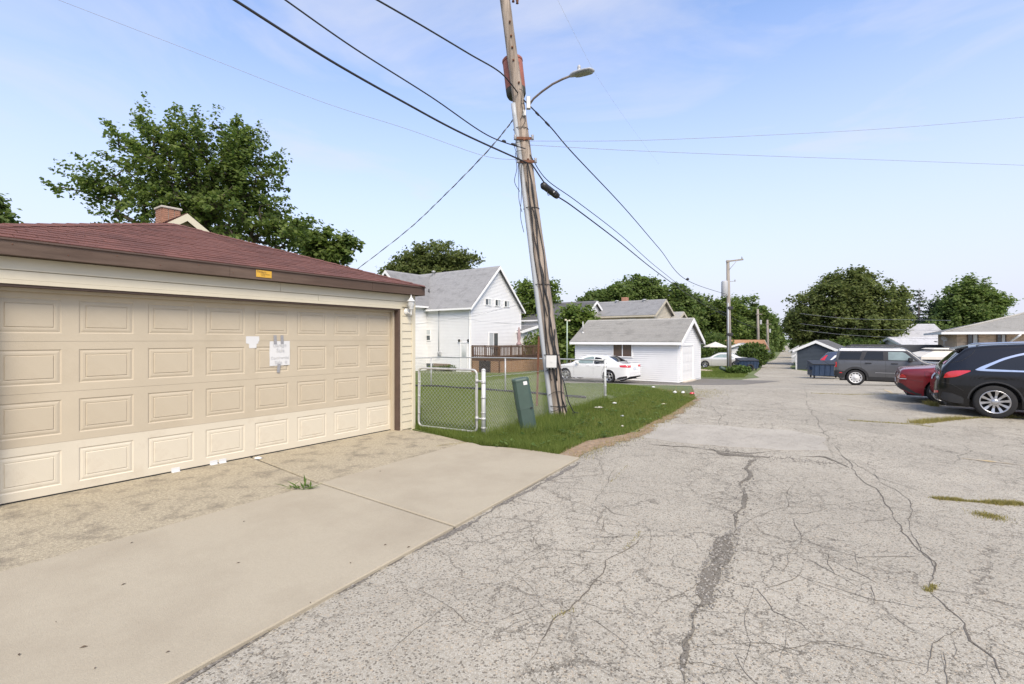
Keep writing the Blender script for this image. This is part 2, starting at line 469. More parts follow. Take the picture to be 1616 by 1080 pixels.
M_grit_shade = pm('grit_gap_shade', (.165, .148, .125), .95, .75, 45, bump=1.0, bscale=120)
M_yline = pm('worn_yellow_paint', (.42, .31, .14), .8, .3, 8, dirt=(.36, .33, .29), dirt_scale=7, dirt_lo=.42, dirt_hi=.6)
M_grass = leafmat('grass_blades', (.060, .105, .018), (.205, .240, .065), .35)
M_mown = leafmat('mown_grass', (.105, .155, .028), (.22, .26, .07), .35)
M_dry = leafmat('dry_grass', (.17, .16, .04), (.33, .28, .11), .25)
M_weed = leafmat('weed_leaf', (.05, .095, .02), (.12, .17, .045), .3)
M_maple = leafmat('maple_leaf', (.052, .090, .022), (.175, .222, .066), .48)
M_oak = leafmat('oak_leaf', (.068, .095, .030), (.175, .200, .072), .48)
M_leafA = leafmat('broad_leaf', (.070, .115, .032), (.185, .235, .08), .48)
M_leafB = leafmat('bright_leaf', (.075, .125, .026), (.20, .255, .075), .45)
M_ever = leafmat('evergreen_needle', (.034, .060, .034), (.080, .115, .065), .2)
M_bark = pm('bark', (.085, .068, .052), .95, .35, 9, bump=.9, stretch=(1, 1, .25))
M_deadwood = pm('dead_wood', (.12, .105, .09), .95, .3, 9, bump=.6)
M_pole = pm('pole_wood', (.295, .245, .20), .92, .42, 22, bump=.9, bscale=60, stretch=(1, 1, .05), dirt=(.09, .06, .04), dirt_scale=9, dirt_lo=.5, dirt_hi=.72)
M_pole2 = pm('weathered_pole', (.25, .225, .195), .92, .3, 10, bump=.5, stretch=(1, 1, .1))
M_galv = pm('galvanised_steel', (.44, .445, .44), .5, .1, 12, metal=.35, dirt=(.30, .29, .27), dirt_scale=14)
M_galvw = pm('bright_galvanised_post', (.49, .50, .49), .5, .08, 20, metal=.2)
M_rust = pm('rusty_steel', (.145, .062, .034), .9, .4, 25, bump=.5)
M_conduit = pm('grey_plastic_conduit', (.34, .36, .38), .5, .06, 3)
M_black = pm('black_cable', (.018, .018, .019), .55, .2, 10)
M_blackp = pm('black_plastic', (.022, .022, .024), .5, .15, 10)
M_wire = pm('grey_wire', (.30, .31, .33), .6, .1, 4)
M_whitewire = pm('white_insulation', (.62, .63, .63), .6, .1, 4)
M_box = pm('white_box_plastic', (.52, .52, .50), .5, .05, 6)
M_tank = pm('rusty_red_tank', (.26, .088, .06), .7, .2, 5, dirt=(.20, .075, .05), dirt_scale=4)
M_tankd = pm('tank_bottom', (.05, .052, .043), .8, .2, 6)
M_porc = pm('grey_porcelain', (.26, .26, .26), .3, .05, 6)
M_lampm = pm('lamp_aluminium', (.36, .37, .38), .5, .05, 5)
M_lampg = pm('lamp_lens', (.23, .25, .21), .25, .1, 9)
M_ped = pm('pedestal_green', (.042, .072, .058), .55, .12, 7, bump=.1, dirt=(.05, .085, .07), dirt_scale=5, dirt_lo=.6, dirt_hi=.85)
M_cream = pm('cream_vinyl', (.58, .525, .395), .5, .04, 2.5, dirt=(.46, .395, .29), dirt_scale=1.5, dirt_lo=.6, dirt_hi=.95)
M_doort = pm('tan_door_paint', (.465, .40, .295), .55, .05, 1.4, dirt=(.36, .30, .21), dirt_scale=1.3, dirt_lo=.5, dirt_hi=.9, bump=.12, bscale=90)
M_doorc = pm('cream_door_panel', (.575, .52, .41), .55, .04, 1.8, dirt=(.42, .345, .25), dirt_scale=2.6, dirt_lo=.55, dirt_hi=.9, bump=.12, bscale=90)
M_brown = pm('brown_fascia_wood', (.075, .047, .033), .8, .25, 5, bump=.3, stretch=(1, .15, 1), dirt=(.15, .105, .078), dirt_scale=4)
M_brownt = pm('brown_trim', (.085, .055, .042), .7, .15, 5)
M_rubber = pm('door_seal', (.02, .02, .02), .8, .2, 8)
M_red_sh = shingle_mat('red_shingle', (.125, .049, .036))
M_gry_sh = shingle_mat('grey_shingle', (.25, .25, .25))
M_tan_sh = shingle_mat('weathered_shingle', (.29, .28, .255))
M_drk_sh = shingle_mat('charcoal_shingle', (.115, .115, .118))
M_blk_sh = shingle_mat('black_shingle', (.045, .045, .047))
M_org_sh = shingle_mat('orange_brown_shingle', (.36, .20, .105))
M_lgt_sh = shingle_mat('pale_grey_shingle', (.40, .40, .41))
M_wsid = pm('white_vinyl', (.70, .70, .69), .45, .03, 1.5)
M_wtrim = pm('white_trim', (.76, .76, .75), .45, .03, 2)
M_csid = pm('beige_vinyl', (.48, .42, .29), .6, .05, 2)
M_gsid = pm('blue_grey_siding', (.036, .048, .064), .7, .08, 3, bump=.2)
M_bsid = pm('buff_wall', (.44, .40, .32), .7, .08, 3)
M_brick = pm('buff_brick', (.38, .29, .205), .9, .15, 6, bump=.4, rnd=.18)
M_mortar = pm('mortar', (.42, .38, .33), .95, .1, 12)
M_rbrick = pm('chimney_brick', (.37, .19, .125), .9, .2, 8, bump=.4, rnd=.25)
M_found = pm('foundation_block', (.24, .19, .145), .9, .15, 6, rnd=.12)
M_glass = pm('window_glass', (.045, .055, .06), .06, .2, 2, spec=.8)
M_blind = pm('window_blind', (.085, .055, .04), .25, .15, 5, stretch=(1, 1, 12), coat=.5)
M_curtain = pm('pale_curtain', (.42, .45, .46), .2, .1, 6, coat=.6)
M_deck = pm('deck_wood', (.095, .056, .036), .85, .3, 6, bump=.4, island=.2)
M_latt = pm('lattice_wood', (.27, .17, .10), .85, .15, 6)
M_umb = pm('mauve_fabric', (.34, .245, .245), .9, .12, 9)
M_umbw = pm('ivory_fabric', (.56, .53, .47), .9, .06, 5)
M_paper = pm('white_paper', (.60, .60, .59), .8, .02, 4)
M_tape = pm('grey_duct_tape', (.27, .27, .28), .5, .15, 40)
M_ink = pm('faint_marker', (.51, .51, .51), .8, .05, 10)
M_sticker = pm('yellow_plate', (.58, .33, .035), .45, .05, 6)
M_stickink = pm('dark_print', (.11, .06, .025), .6, .05, 6)
M_frost = pm('ribbed_glass', (.50, .51, .50), .2, .05, 20)
M_wmetal = pm('white_lantern_metal', (.62, .62, .60), .4, .04, 6)
M_dumpb = pm('dumpster_blue', (.020, .040, .082), .5, .2, 3, bump=.15, dirt=(.06, .08, .12), dirt_scale=2, dirt_lo=.55, dirt_hi=.8)
M_dumpl = pm('dumpster_lid', (.02, .022, .026), .6, .2, 4)
M_tyre = pm('tyre_rubber', (.014, .014, .015), .85, .15, 20, bump=.3)
M_rim = pm('alloy_rim', (.45, .45, .46), .28, .06, 6, metal=.85)
M_rimw = pm('white_steel_rim', (.56, .56, .55), .4, .04, 6)
M_rimd = pm('wheel_hollow', (.012, .012, .013), .7, .1, 6)
M_chrome = pm('chrome', (.62, .62, .62), .12, .02, 3, metal=1)
M_cglass = pm('car_glass', (.010, .011, .012), .05, .1, 2, spec=.45)
M_lglass = pm('clear_car_glass', (.20, .255, .245), .05, .25, 2.2, spec=.9)
M_tail = pm('tail_lamp_red', (.50, .012, .016), .12, .1, 6, coat=1)
M_tailc = pm('tail_lamp_clear', (.42, .30, .29), .12, .1, 8, coat=1)
M_amber = pm('amber_marker', (.55, .20, .05), .2, .1, 8)
M_pblack = pm('black_car_paint', (.005, .005, .006), .14, .1, 2, coat=.25, spec=.35)
M_pred = pm('red_car_paint', (.15, .009, .014), .25, .08, 2, coat=.4, metal=.1)
M_pgrey = pm('grey_car_paint', (.085, .086, .09), .32, .06, 2, coat=.4, metal=.3)
M_pwhite = pm('white_car_paint', (.68, .68, .67), .25, .02, 2, coat=1)
M_psilver = pm('silver_car_paint', (.52, .51, .49), .3, .04, 2, coat=1, metal=.3)
M_pnavy = pm('navy_car_paint', (.03, .04, .075), .25, .05, 2, coat=1)
M_clad = pm('dark_cladding', (.018, .018, .019), .6, .1, 12)
M_plate = pm('number_plate', (.52, .56, .62), .4, .1, 20)
M_pink = pm('pink_decal', (.62, .30, .36), .5, .3, 30)
M_hedge = leafmat('hedge_leaf', (.045, .078, .02), (.12, .165, .045), .35)
# ================================================================== ground
def world_sheet(): pass
mb = MB()
ysg = [-60, -40] + list(range(0, 61)) + [70, 80, 90, 100, 120, 150, 200, 300, 500, 3000]
xsg = [-3000, -300, -60, -20, 0] + [5 + .5 * i for i in range(11)] + [20, 40, 60, 100, 200, 400, 3000]
mb.add([(x, y, gh(y, x) - .015) for y in ysg for x in xsg],
       [(j * len(xsg) + i, j * len(xsg) + i + 1, (j + 1) * len(xsg) + i + 1, (j + 1) * len(xsg) + i) for j in range(len(ysg) - 1) for i in range(len(xsg) - 1)])
struct('ground', mb, M_field)

# white garage corner, used by the drive too
WC = Vector((X_at(1071, 27), 27, 0))
def frame_pt(o, a, b): q = o + NX * a + UX * b; return (q.x, q.y)

road_poly = [(-9, -8), (60, -8), (60, 28), (27.0, 31.5), (24.6, 35), (25.0, 40), (26.6, 46), (29.8, 52), (34.9, 60), (58, 100), (116, 200), (174, 300),
             (286.8, 500), (284, 500), (169.0, 300), (111.6, 200), (54.4, 100), (31.0, 60), (23.6, 46), (18.2, 36.5), (16.6, 32.5), (14.6, 30.6), frame_pt(WC, 2.6, -1.0), frame_pt(WC, 2.2, -5.6),
             tuple(G(1098, 630))[:2], tuple(G(1062, 652))[:2], tuple(G(1003, 684))[:2], tuple(G(960, 702))[:2], tuple(G(905, 722))[:2], tuple(G(820, 726))[:2],
             tuple(G(600, 800))[:2], (-2.6, 2.5), (-6, -2)]
ground_sheet('alley_road', road_poly, 0, M_asph)

# paler repair patch across the alley, worn strips and grit
ground_sheet('asphalt_patch', [tuple(G(*p))[:2] for p in ((1000, 690), (1030, 668), (1120, 671), (1250, 680), (1300, 690), (1308, 711), (1230, 711), (1120, 703), (1060, 698))], .004, M_patch, amp=.05, step=.25)
ground_sheet('grit_patch', [tuple(G(*p))[:2] for p in ((1133, 849), (1163, 834), (1156, 866), (1138, 905), (1128, 950), (1102, 958), (1106, 915), (1124, 880))], .004, M_dark_asph, amp=.03, step=.08, seed=4)
mb = MB()
for i, (pl, w) in enumerate([
    ([(1020, 702), (1085, 706), (1130, 712), (1180, 716), (1240, 712)], .10), ([(1120, 708), (1145, 718), (1215, 722)], .16),
    ([(1190, 722), (1178, 745), (1172, 770)], .09), ([(1172, 770), (1172, 800), (1160, 835)], .06), ([(1098, 955), (1088, 985), (1083, 1040), (1080, 1078)], .055),
    ([(1255, 720), (1300, 722), (1340, 738)], .10)]):
    ribbon(mb, [G(*p) for p in pl], w * .55, .005, 1.1, 20 + i, 8, .03)
struct('grit_streaks', mb, M_dark_asph)
cracks = [
    ([(1310, 700), (1340, 728), (1350, 752), (1385, 772), (1400, 805), (1428, 838), (1444, 868), (1470, 888), (1480, 915), (1468, 930)], .022),
    ([(1468, 930), (1490, 960), (1516, 985), (1530, 1012), (1560, 1040), (1590, 1078)], .022),
    ([(1340, 728), (1378, 742), (1400, 765), (1430, 788), (1440, 815), (1436, 845), (1480, 905)], .014),
    ([(1290, 700), (1320, 716), (1350, 733), (1405, 760), (1470, 784)], .014),
    ([(975, 738), (960, 762), (945, 790), (968, 812), (1012, 822), (1020, 838), (1010, 850)], .014),
    ([(960, 808), (945, 835), (940, 848)], .011), ([(1020, 838), (985, 868), (955, 885), (955, 905), (938, 928), (905, 965), (870, 978), (850, 1010), (828, 1060)], .016),
    ([(1020, 838), (1085, 838), (1125, 845)], .010), ([(955, 890), (920, 880), (895, 868)], .009), ([(870, 978), (850, 950), (822, 935)], .010),
    ([(1160, 835), (1205, 812), (1240, 800), (1246, 780), (1256, 760)], .012), ([(1205, 812), (1250, 818), (1262, 850), (1240, 890), (1225, 905)], .012),
    ([(1262, 850), (1300, 862), (1345, 872), (1352, 905)], .010), ([(1125, 905), (1160, 920), (1195, 930), (1215, 965), (1262, 985), (1290, 1020)], .012),
    ([(1195, 930), (1170, 975), (1178, 1010), (1168, 1060)], .012), ([(1300, 862), (1318, 905), (1372, 925), (1385, 960)], .010),
    ([(1460, 1010), (1490, 1030), (1500, 1078)], .012), ([(1516, 985), (1470, 1015), (1445, 1060)], .012),
    ([(1085, 640), (1130, 647), (1195, 648), (1270, 645)], .03), ([(1210, 640), (1250, 634), (1300, 637)], .025), ([(1135, 676), (1138, 655), (1120, 640)], .02),
    ([(1268, 610), (1275, 640), (1290, 665), (1310, 700)], .02), ([(1495, 735), (1530, 712), (1616, 700)], .012), ([(1100, 1000), (1130, 1025), (1195, 1035), (1240, 1062)], .011),
    ([(700, 850), (760, 860), (800, 840), (860, 828), (890, 800)], .009), ([(790, 905), (830, 890), (880, 860)], .009), ([(640, 930), (700, 945), (745, 985), (800, 1000)], .009)]
mb = MB()
rr = random.Random(41)
for i, (pl, w) in enumerate(cracks):
    q = [G(*p) for p in pl]; ribbon(mb, q, w * .38, .003, .85, i, 9, .034)
    for k in range(len(q) - 1):
        for _ in range(1):
            s_ = q[k].lerp(q[k + 1], rr.random()); d = (q[k + 1] - q[k]).normalized(); an = rr.choice((-1, 1)) * rr.uniform(.6, 1.4); br = [s_]
            for st in range(rr.randint(2, 4)):
                an += rr.uniform(-.5, .5); l = rr.uniform(.10, .26); br.append(br[-1] + Vector((d.x * math.cos(an) - d.y * math.sin(an), d.x * math.sin(an) + d.y * math.cos(an), 0)) * l)
            ribbon(mb, br, rr.uniform(.003, .0060), .0027, .8, i * 50 + k, 5, .032)
struct('pavement_cracks', mb, M_crack)
mb = MB()
for i, (a, b) in enumerate((((1517, 724), (1616, 735)), ((1395, 615), (1410, 622)), ((1428, 612), (1452, 620)))):
    ribbon(mb, [G(*a), G(*b)], .09, .006, .2, i, 8, .002)
struct('parking_line', mb, M_yline)

# drive of the white garage
ground_sheet('gravel_edge', [frame_pt(WC, a, b) for a, b in ((-6.5, -4.2), (3.5, -4.0), (3.8, -6.0), (1.6, -6.4), (-1.2, -5.6), (-4.5, -5.0))], .004, M_gravel, amp=.25, step=.6, seed=9)
ground_sheet('garage_drive', [frame_pt(WC, a, b) for a, b in ((-8.6, -4.3), (2.2, -4.2), (3.2, -1.0), (4.4, 5.2), (0, 5.2), (-8.6, 5.2))], .007, M_drive_asph, amp=.08, step=.8, seed=3)

# ------------------------------------------------------------------ concrete driveway (slabs are parts)
GO = Vector((-1.768, 8.73, 0))          # garage: front right corner, local x = NX (towards alley), y = UX
def gl(v): d = Vector((v[0] - GO.x, v[1] - GO.y, 0)); return (d.dot(NX), d.dot(UX))
def inter(p, q, r, s):
    d1 = (q[0] - p[0], q[1] - p[1]); d2 = (s[0] - r[0], s[1] - r[1]); den = d1[0] * d2[1] - d1[1] * d2[0]
    t = ((r[0] - p[0]) * d2[1] - (r[1] - p[1]) * d2[0]) / den
    return (p[0] + d1[0] * t, p[1] + d1[1] * t)
dw = thing('driveway', None, None, GO, RZ); dw['kind'] = 'structure'
A0, A1 = gl(G(0, 908)), gl(G(740, 700)); B0, B1 = gl(G(280, 1080)), gl(G(915, 725))
J0, J1, J2 = gl(G(412, 728)), gl(G(508, 767)), gl(G(710, 833))
def lerp2(a, b, t): return (a[0] + (b[0] - a[0]) * t, a[1] + (b[1] - a[1]) * t)
A_far, B_far = lerp2(A1, A0, 2.0), lerp2(B1, B0, 2.2)
Jm = inter(A0, A1, J0, J1); Jn = inter(B0, B1, J1, J2)
def slab(name, poly, mat, top, gap=.010, label=None):
    c = (sum(p[0] for p in poly) / len(poly), sum(p[1] for p in poly) / len(poly))
    q = []
    for p in poly:
        d = Vector((p[0] - c[0], p[1] - c[1])); d.normalize(); q.append((p[0] - d.x * gap, p[1] - d.y * gap))
    if sum(q[i][0] * q[(i + 1) % len(q)][1] - q[(i + 1) % len(q)][0] * q[i][1] for i in range(len(q))) < 0: q.reverse()
    m = MB(); n = len(q)
    def inset(t): return [(c[0] + (p[0] - c[0]) * (1 - t), c[1] + (p[1] - c[1]) * (1 - t)) for p in q]
    i0 = inset(.006)
    vs = [(x, y, -.06) for x, y in q] + [(x, y, top - .008) for x, y in q] + [(x, y, top) for x, y in i0]
    fs = [(k + i, k + (i + 1) % n, k + n + (i + 1) % n, k + n + i) for k in (0, n) for i in range(n)] + [tuple(range(2 * n, 3 * n))]
    m.add(vs, fs)
    return part(name, m, mat, dw, label)
door_x = -.163
slab('concrete_slab', [(door_x - .6, -.37 + .36), gl(G(648, 680)), gl(G(694, 689)), A1, Jm, (door_x, J0[1]), (door_x - .6, J0[1])], M_aggr, .02, label='old exposed aggregate slab at the right end of the apron')
slab('concrete_slab', [(door_x - .6, J0[1]), (door_x, J0[1]), Jm, A_far, (door_x - .6, A_far[1])], M_aggr, .02, label='old stained aggregate slab in front of the left door half')
slab('concrete_slab', [Jm, A1, gl(G(760, 706)), gl(G(830, 711)), B1, Jn], M_conc, .028, label='smooth beige slab beside the grass verge')
slab('concrete_slab', [A_far, Jm, Jn, B_far], M_conc, .028, label='large smooth beige slab along the alley')

for p_, q_ in ((A_far, A1), ((door_x, J0[1]), Jn)):
    d_ = Vector((q_[0] - p_[0], q_[1] - p_[1])).normalized() * 1; nn_ = (-d_.y * .02, d_.x * .02)
    part('joint_filler', MB().add([(p_[0] + nn_[0], p_[1] + nn_[1], .0075), (p_[0] - nn_[0], p_[1] - nn_[1], .0075), (q_[0] - nn_[0], q_[1] - nn_[1], .0075), (q_[0] + nn_[0], q_[1] + nn_[1], .0075)], [(0, 1, 2, 3)]), M_rubber, dw)
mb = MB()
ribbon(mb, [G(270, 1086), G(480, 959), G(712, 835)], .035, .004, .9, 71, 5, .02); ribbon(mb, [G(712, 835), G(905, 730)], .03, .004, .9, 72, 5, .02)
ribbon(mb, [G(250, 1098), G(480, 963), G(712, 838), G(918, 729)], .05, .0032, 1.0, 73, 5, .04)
struct('edge_gap_shade', mb, M_grit_shade)  # dark gritty ribbons along the slab edge, painting in the shadow of the gap
# ------------------------------------------------------------------ lawns
lawn_main = [tuple(G(*p))[:2] for p in ((652, 678), (694, 689), (742, 703), (830, 713), (878, 719), (905, 708), (930, 697), (975, 689), (1003, 684), (1062, 652), (1096, 631), (1092, 626), (1040, 616))]
lawn_main += [frame_pt(WC, -1.5, -6.3), frame_pt(WC, -5, -5.2), frame_pt(WC, -8.4, -4.4), frame_pt(WC, -8.4, 5.4), frame_pt(WC, -11, 9), (-3.3, 38.5), (-12, 44), (-14, 24), (-8, 13)]
ground_sheet('lawn', lawn_main, .0055, M_soil, amp=.05, step=.3, seed=5)
dirt_poly = [tuple(G(*p))[:2] for p in ((872, 722), (884, 709), (925, 697), (985, 687), (995, 690), (955, 703), (912, 722))]
ground_sheet('bare_dirt', dirt_poly, .008, M_dirt, amp=.04, step=.15, seed=8)
isle = [(13.6, 31.3), (15.6, 32.2), (17.6, 36.2), (19.8, 41), (22.6, 46), (30.5, 60), (53.5, 100), (50, 101), (27, 62), (17, 47), (14, 40), (10.8, 35.2), (11.6, 33.3)]
ground_sheet('verge_grass', isle, .0055, M_soil, amp=.12, step=.6, seed=6)
isle2 = [(26.2, 36.0), (27.8, 35.6), (31, 44.5), (28.6, 46.2), (26.9, 42)]
ground_sheet('verge_grass', isle2, .0055, M_soil, amp=.12, step=.6, seed=16)
isle3 = [(30.0, 49), (34, 49), (40, 60), (60, 100), (58.6, 100), (35.3, 60)]
ground_sheet('verge_grass', isle3, .0055, M_soil, amp=.15, step=.9, seed=17)
ground_sheet('sandy_drive', [(12.6, 38.6), (17.2, 41.0), (19, 45), (16, 46), (8, 40), (9, 37.6)], .009, pm('pale_sand', (.48, .39, .28), .95, .15, 3), amp=.1, step=.7, seed=31)

mb = MB()
ribbon(mb, [G(940, 706), G(1003, 686), G(1062, 654), G(1099, 631)], .20, .0072, .9, 81, 5, .05)
ribbon(mb, [G(1099, 631), G(1080, 622), G(1040, 615)], .30, .0075, .9, 82, 5, .08)
struct('dirt_edge', mb, M_dirt)
def grass_stuff(name, polys, mat, label):
    v = np.concatenate([blades(sample_poly(p, n), h0, h1, w, lean) for p, n, h0, h1, w, lean in polys])
    o = part(name, raw_mesh(name, v, 3), mat, None)
    o['kind'] = 'stuff'; o['label'] = label; o['category'] = 'grass'
    return o
px = lambda *pts: [tuple(G(*p))[:2] for p in pts]
verge_front = px((700, 690), (742, 702), (830, 713), (880, 720), (905, 707), (930, 696), (990, 686), (1060, 653), (1096, 631), (1030, 617), (958, 633), (768, 690))
grass_stuff('verge_grass', [(verge_front, 95000, .03, .10, .0065, .8), (px((700, 690), (742, 702), (830, 713), (880, 720), (900, 704), (850, 680), (768, 690)), 30000, .05, .13, .0065, .8),
    (px((768, 692), (860, 664), (958, 634), (962, 637), (880, 672), (770, 698)), 9000, .10, .24, .008, .6),
    (px((800, 690), (885, 660), (925, 662), (905, 684), (850, 694)), 5000, .10, .26, .009, .7),
    (px((655, 678), (700, 690), (765, 692), (760, 682), (690, 672), (658, 668)), 9000, .05, .14, .007, .7),
    ([(13.8, 31.8), (15.4, 32.4), (17.4, 36.2), (19.6, 41), (16, 42), (13.2, 38), (11.4, 35)], 16000, .05, .16, .014, .7),
    (isle2, 9000, .05, .12, .014, .7), ([(17.4, 40), (22.4, 46), (31, 61), (28, 61), (18, 46)], 14000, .06, .2, .02, .7), ([(15.4, 32.2), (17.6, 36.2), (22.4, 46), (19, 46), (15, 36)], 12000, .05, .14, .014, .7),
    ([tuple(G(1100, 631))[:2], tuple(G(1094, 624))[:2], tuple(G(1035, 614))[:2], frame_pt(WC, -1.2, -6.5), frame_pt(WC, -6, -5.0), (2.9, 13.4), tuple(G(1030, 626))[:2]], 42000, .03, .08, .009, .8)],
    M_grass, 'thick green verge grass beside the drive and alley')
grass_stuff('lawn_grass', [(px((655, 670), (762, 688), (955, 634), (960, 612), (655, 612)), 90000, .03, .065, .007, .9),
    ([(-4.5, 16), (3, 14), frame_pt(WC, -5, -5.4), frame_pt(WC, -8.6, -4.6), frame_pt(WC, -8.8, 4), (-3, 36), (-9, 38)], 80000, .03, .07, .012, .9)],
    M_mown, 'mown lawn of the fenced back yard')
dp = np.concatenate([sample_poly(verge_front, 9000), np.array([(q[0] + rng.normal(0, .25), q[1] + rng.normal(0, .25)) for c in sample_poly(verge_front, 26) for q in [c] * 260])])
o = part('dry_grass', raw_mesh('dry_grass', blades(dp, .03, .085, .006, .9), 3), M_dry); o['kind'] = 'stuff'; o['label'] = 'dry yellow blades mixed through the verge grass'; o['category'] = 'grass'
wv = []
for c in np.concatenate([sample_poly(verge_front, 60), sample_poly(px((790, 694), (890, 660), (930, 664), (905, 690), (850, 700)), 26)]):
    n = int(rng.integers(8, 20)); p = np.repeat(c[None], n, 0) + rng.normal(0, .05, (n, 2)); a_ = rng.random(n) * 6.28; l = rng.uniform(.03, .08, n); z = rng.uniform(.03, .12, n)
    o_ = np.stack([p[:, 0], p[:, 1], np.interp(p[:, 1], _hy, _hz) + z], 1); d_ = np.stack([np.cos(a_) * l, np.sin(a_) * l, rng.uniform(-.2, .5, n) * l], 1); s_ = np.stack([-np.sin(a_) * l * .35, np.cos(a_) * l * .35, np.zeros(n)], 1)
    wv.append(np.stack([o_, o_ + d_ * .5 + s_, o_ + d_, o_ + d_ * .5 - s_], 1).reshape(-1, 3))
o = part('weeds', raw_mesh('weeds', np.concatenate(wv), 4), M_weed); o['kind'] = 'stuff'; o['label'] = 'broad leaved weeds scattered through the verge grass'; o['category'] = 'weeds'
# dry tufts in the joints of the lot
def ribbon_pts(pl, w, n):
    out = []
    q = [G(*p) for p in pl]; rr = random.Random(len(pl) * 7 + n)
    seg = [(q[i + 1] - q[i]).length for i in range(len(q) - 1)]
    for _ in range(n):
        t = rr.random() * sum(seg); i = 0
        while t > seg[i] and i < len(seg) - 1: t -= seg[i]; i += 1
        p = q[i].lerp(q[i + 1], t / seg[i]); out.append((p.x + rr.gauss(0, w), p.y + rr.gauss(0, w)))
    return np.array(out)
bl = []
for pl, w, n, h in (([(1475, 787), (1515, 790)], .02, 700, .035), ([(1510, 790), (1560, 794)], .012, 420, .03), ([(1560, 794), (1616, 797)], .03, 1000, .045), ([(1545, 812), (1575, 818)], .05, 500, .03),
                    ([(1450, 669), (1500, 663), (1540, 660)], .03, 1700, .06), ([(1535, 660), (1616, 660)], .018, 700, .05), ([(1340, 664), (1440, 670), (1470, 674)], .03, 700, .04),
                    ([(1440, 668), (1480, 664), (1520, 661)], .06, 1500, .10), ([(1462, 638), (1478, 642)], .05, 600, .16),
                    ([(1280, 621), (1340, 623), (1420, 622)], .03, 900, .04), ([(1575, 658), (1600, 660)], .05, 500, .1),
                    ([(965, 760), (990, 735)], .012, 50, .02), ([(1010, 840), (985, 868)], .01, 50, .02), ([(870, 978), (905, 962)], .01, 40, .018), ([(1475, 925), (1462, 935)], .012, 160, .025),
                    ([(395, 1005), (420, 995)], .012, 500, .03), ([(0, 1072), (20, 1076)], .012, 300, .025), ([(690, 706), (742, 700)], .02, 500, .04),
                    ([(905, 722), (960, 703), (1000, 690), (1060, 655), (1095, 634)], .09, 2600, .05), ([(1098, 628), (1120, 616)], .3, 900, .05),
                    ([(1035, 612), (1070, 620), (1100, 622)], .5, 900, .06)):
    bl.append(blades(ribbon_pts(pl, w, n), h * .4, h, .006 if h < .1 else .008, 1.1))
o = part('crack_grass', raw_mesh('crack_grass', np.concatenate(bl), 3), M_dry); o['kind'] = 'stuff'
o['label'] = 'dry tufts growing in the pavement cracks'; o['category'] = 'grass'

# pale pebbles along the broken edge
def pebbles(name, pts, r0, r1, mat, label):
    mbp = []
    ico = np.array([(1, 0, 0), (-1, 0, 0), (0, 1, 0), (0, -1, 0), (0, 0, 1), (0, 0, -1)], float)
    fc = [(0, 2, 4), (2, 1, 4), (1, 3, 4), (3, 0, 4), (2, 0, 5), (1, 2, 5), (3, 1, 5), (0, 3, 5)]
    tri = ico[np.array(fc).ravel()]
    for p in pts:
        s = rng.uniform(r0, r1) * np.array([rng.uniform(.7, 1.3), rng.uniform(.7, 1.3), rng.uniform(.4, .8)])
        a = rng.random() * 6.28; c_, s_ = np.cos(a), np.sin(a)
        t = tri * s; t = np.stack([t[:, 0] * c_ - t[:, 1] * s_, t[:, 0] * s_ + t[:, 1] * c_, t[:, 2]], 1)
        mbp.append(t + np.array([p[0], p[1], gh(p[1], p[0]) + .004 + r0 * .3]))
    o = part(name, raw_mesh(name, np.concatenate(mbp), 3), mat); o['kind'] = 'stuff'; o['label'] = label; o['category'] = 'gravel'
M_peb = pm('pebble', (.22, .205, .18), .9, .1, 4, island=.45)
pp = np.concatenate([ribbon_pts([(905, 724), (960, 704), (1000, 690)], .13, 420), ribbon_pts([(1040, 668), (1065, 652), (1098, 632)], .10, 300), ribbon_pts([(1060, 618), (1100, 622)], .5, 300),
                     sample_poly(dirt_poly, 260), sample_poly([tuple(G(*p))[:2] for p in ((1125, 852), (1170, 830), (1158, 905), (1125, 965), (1095, 965), (1100, 905))], 420), ribbon_pts([(1195, 722), (1172, 790), (1140, 850), (1085, 1070)], .06, 260), ribbon_pts([(1120, 708), (1215, 722), (1330, 735)], .10, 260), ribbon_pts([(290, 1075), (480, 960), (710, 836), (905, 728)], .07, 380)])
pebbles('gravel', pp, .004, .012, M_peb, 'loose pebbles along the broken alley edge')

# ================================================================== red roofed garage
ga = thing('beige_garage', 'beige vinyl garage with a red shingled hip roof and wide tan door', 'garage', GO, RZ)
WZ = 2.40
mb = MB()
S = 5.56
mb.box(-S, -.03, -S, -.0, -.05, WZ - .002)          # core behind siding
# opening is carved by building the front from pieces instead
mb = MB()
mb.box(-S, -.35, -.12, -.012, -.05, WZ)            # right side wall
mb.box(-S, -.35, -S + .012, -S + .12, -.05, WZ)    # left side wall
mb.box(-S + .012, -S + .12, -S + .13, -.13, -.05, WZ)
mb.box(-.35, -.012, -.335, -.012, -.05, WZ)        # front pier right
mb.box(-.35, -.012, -S + .012, -5.285, -.05, WZ)
mb.box(-.35, -.012, -5.28, -.34, 2.14, WZ)         # header
part('wall', mb, M_cream, ga)
DR0, DR1 = -5.25, -.37      # door span in y
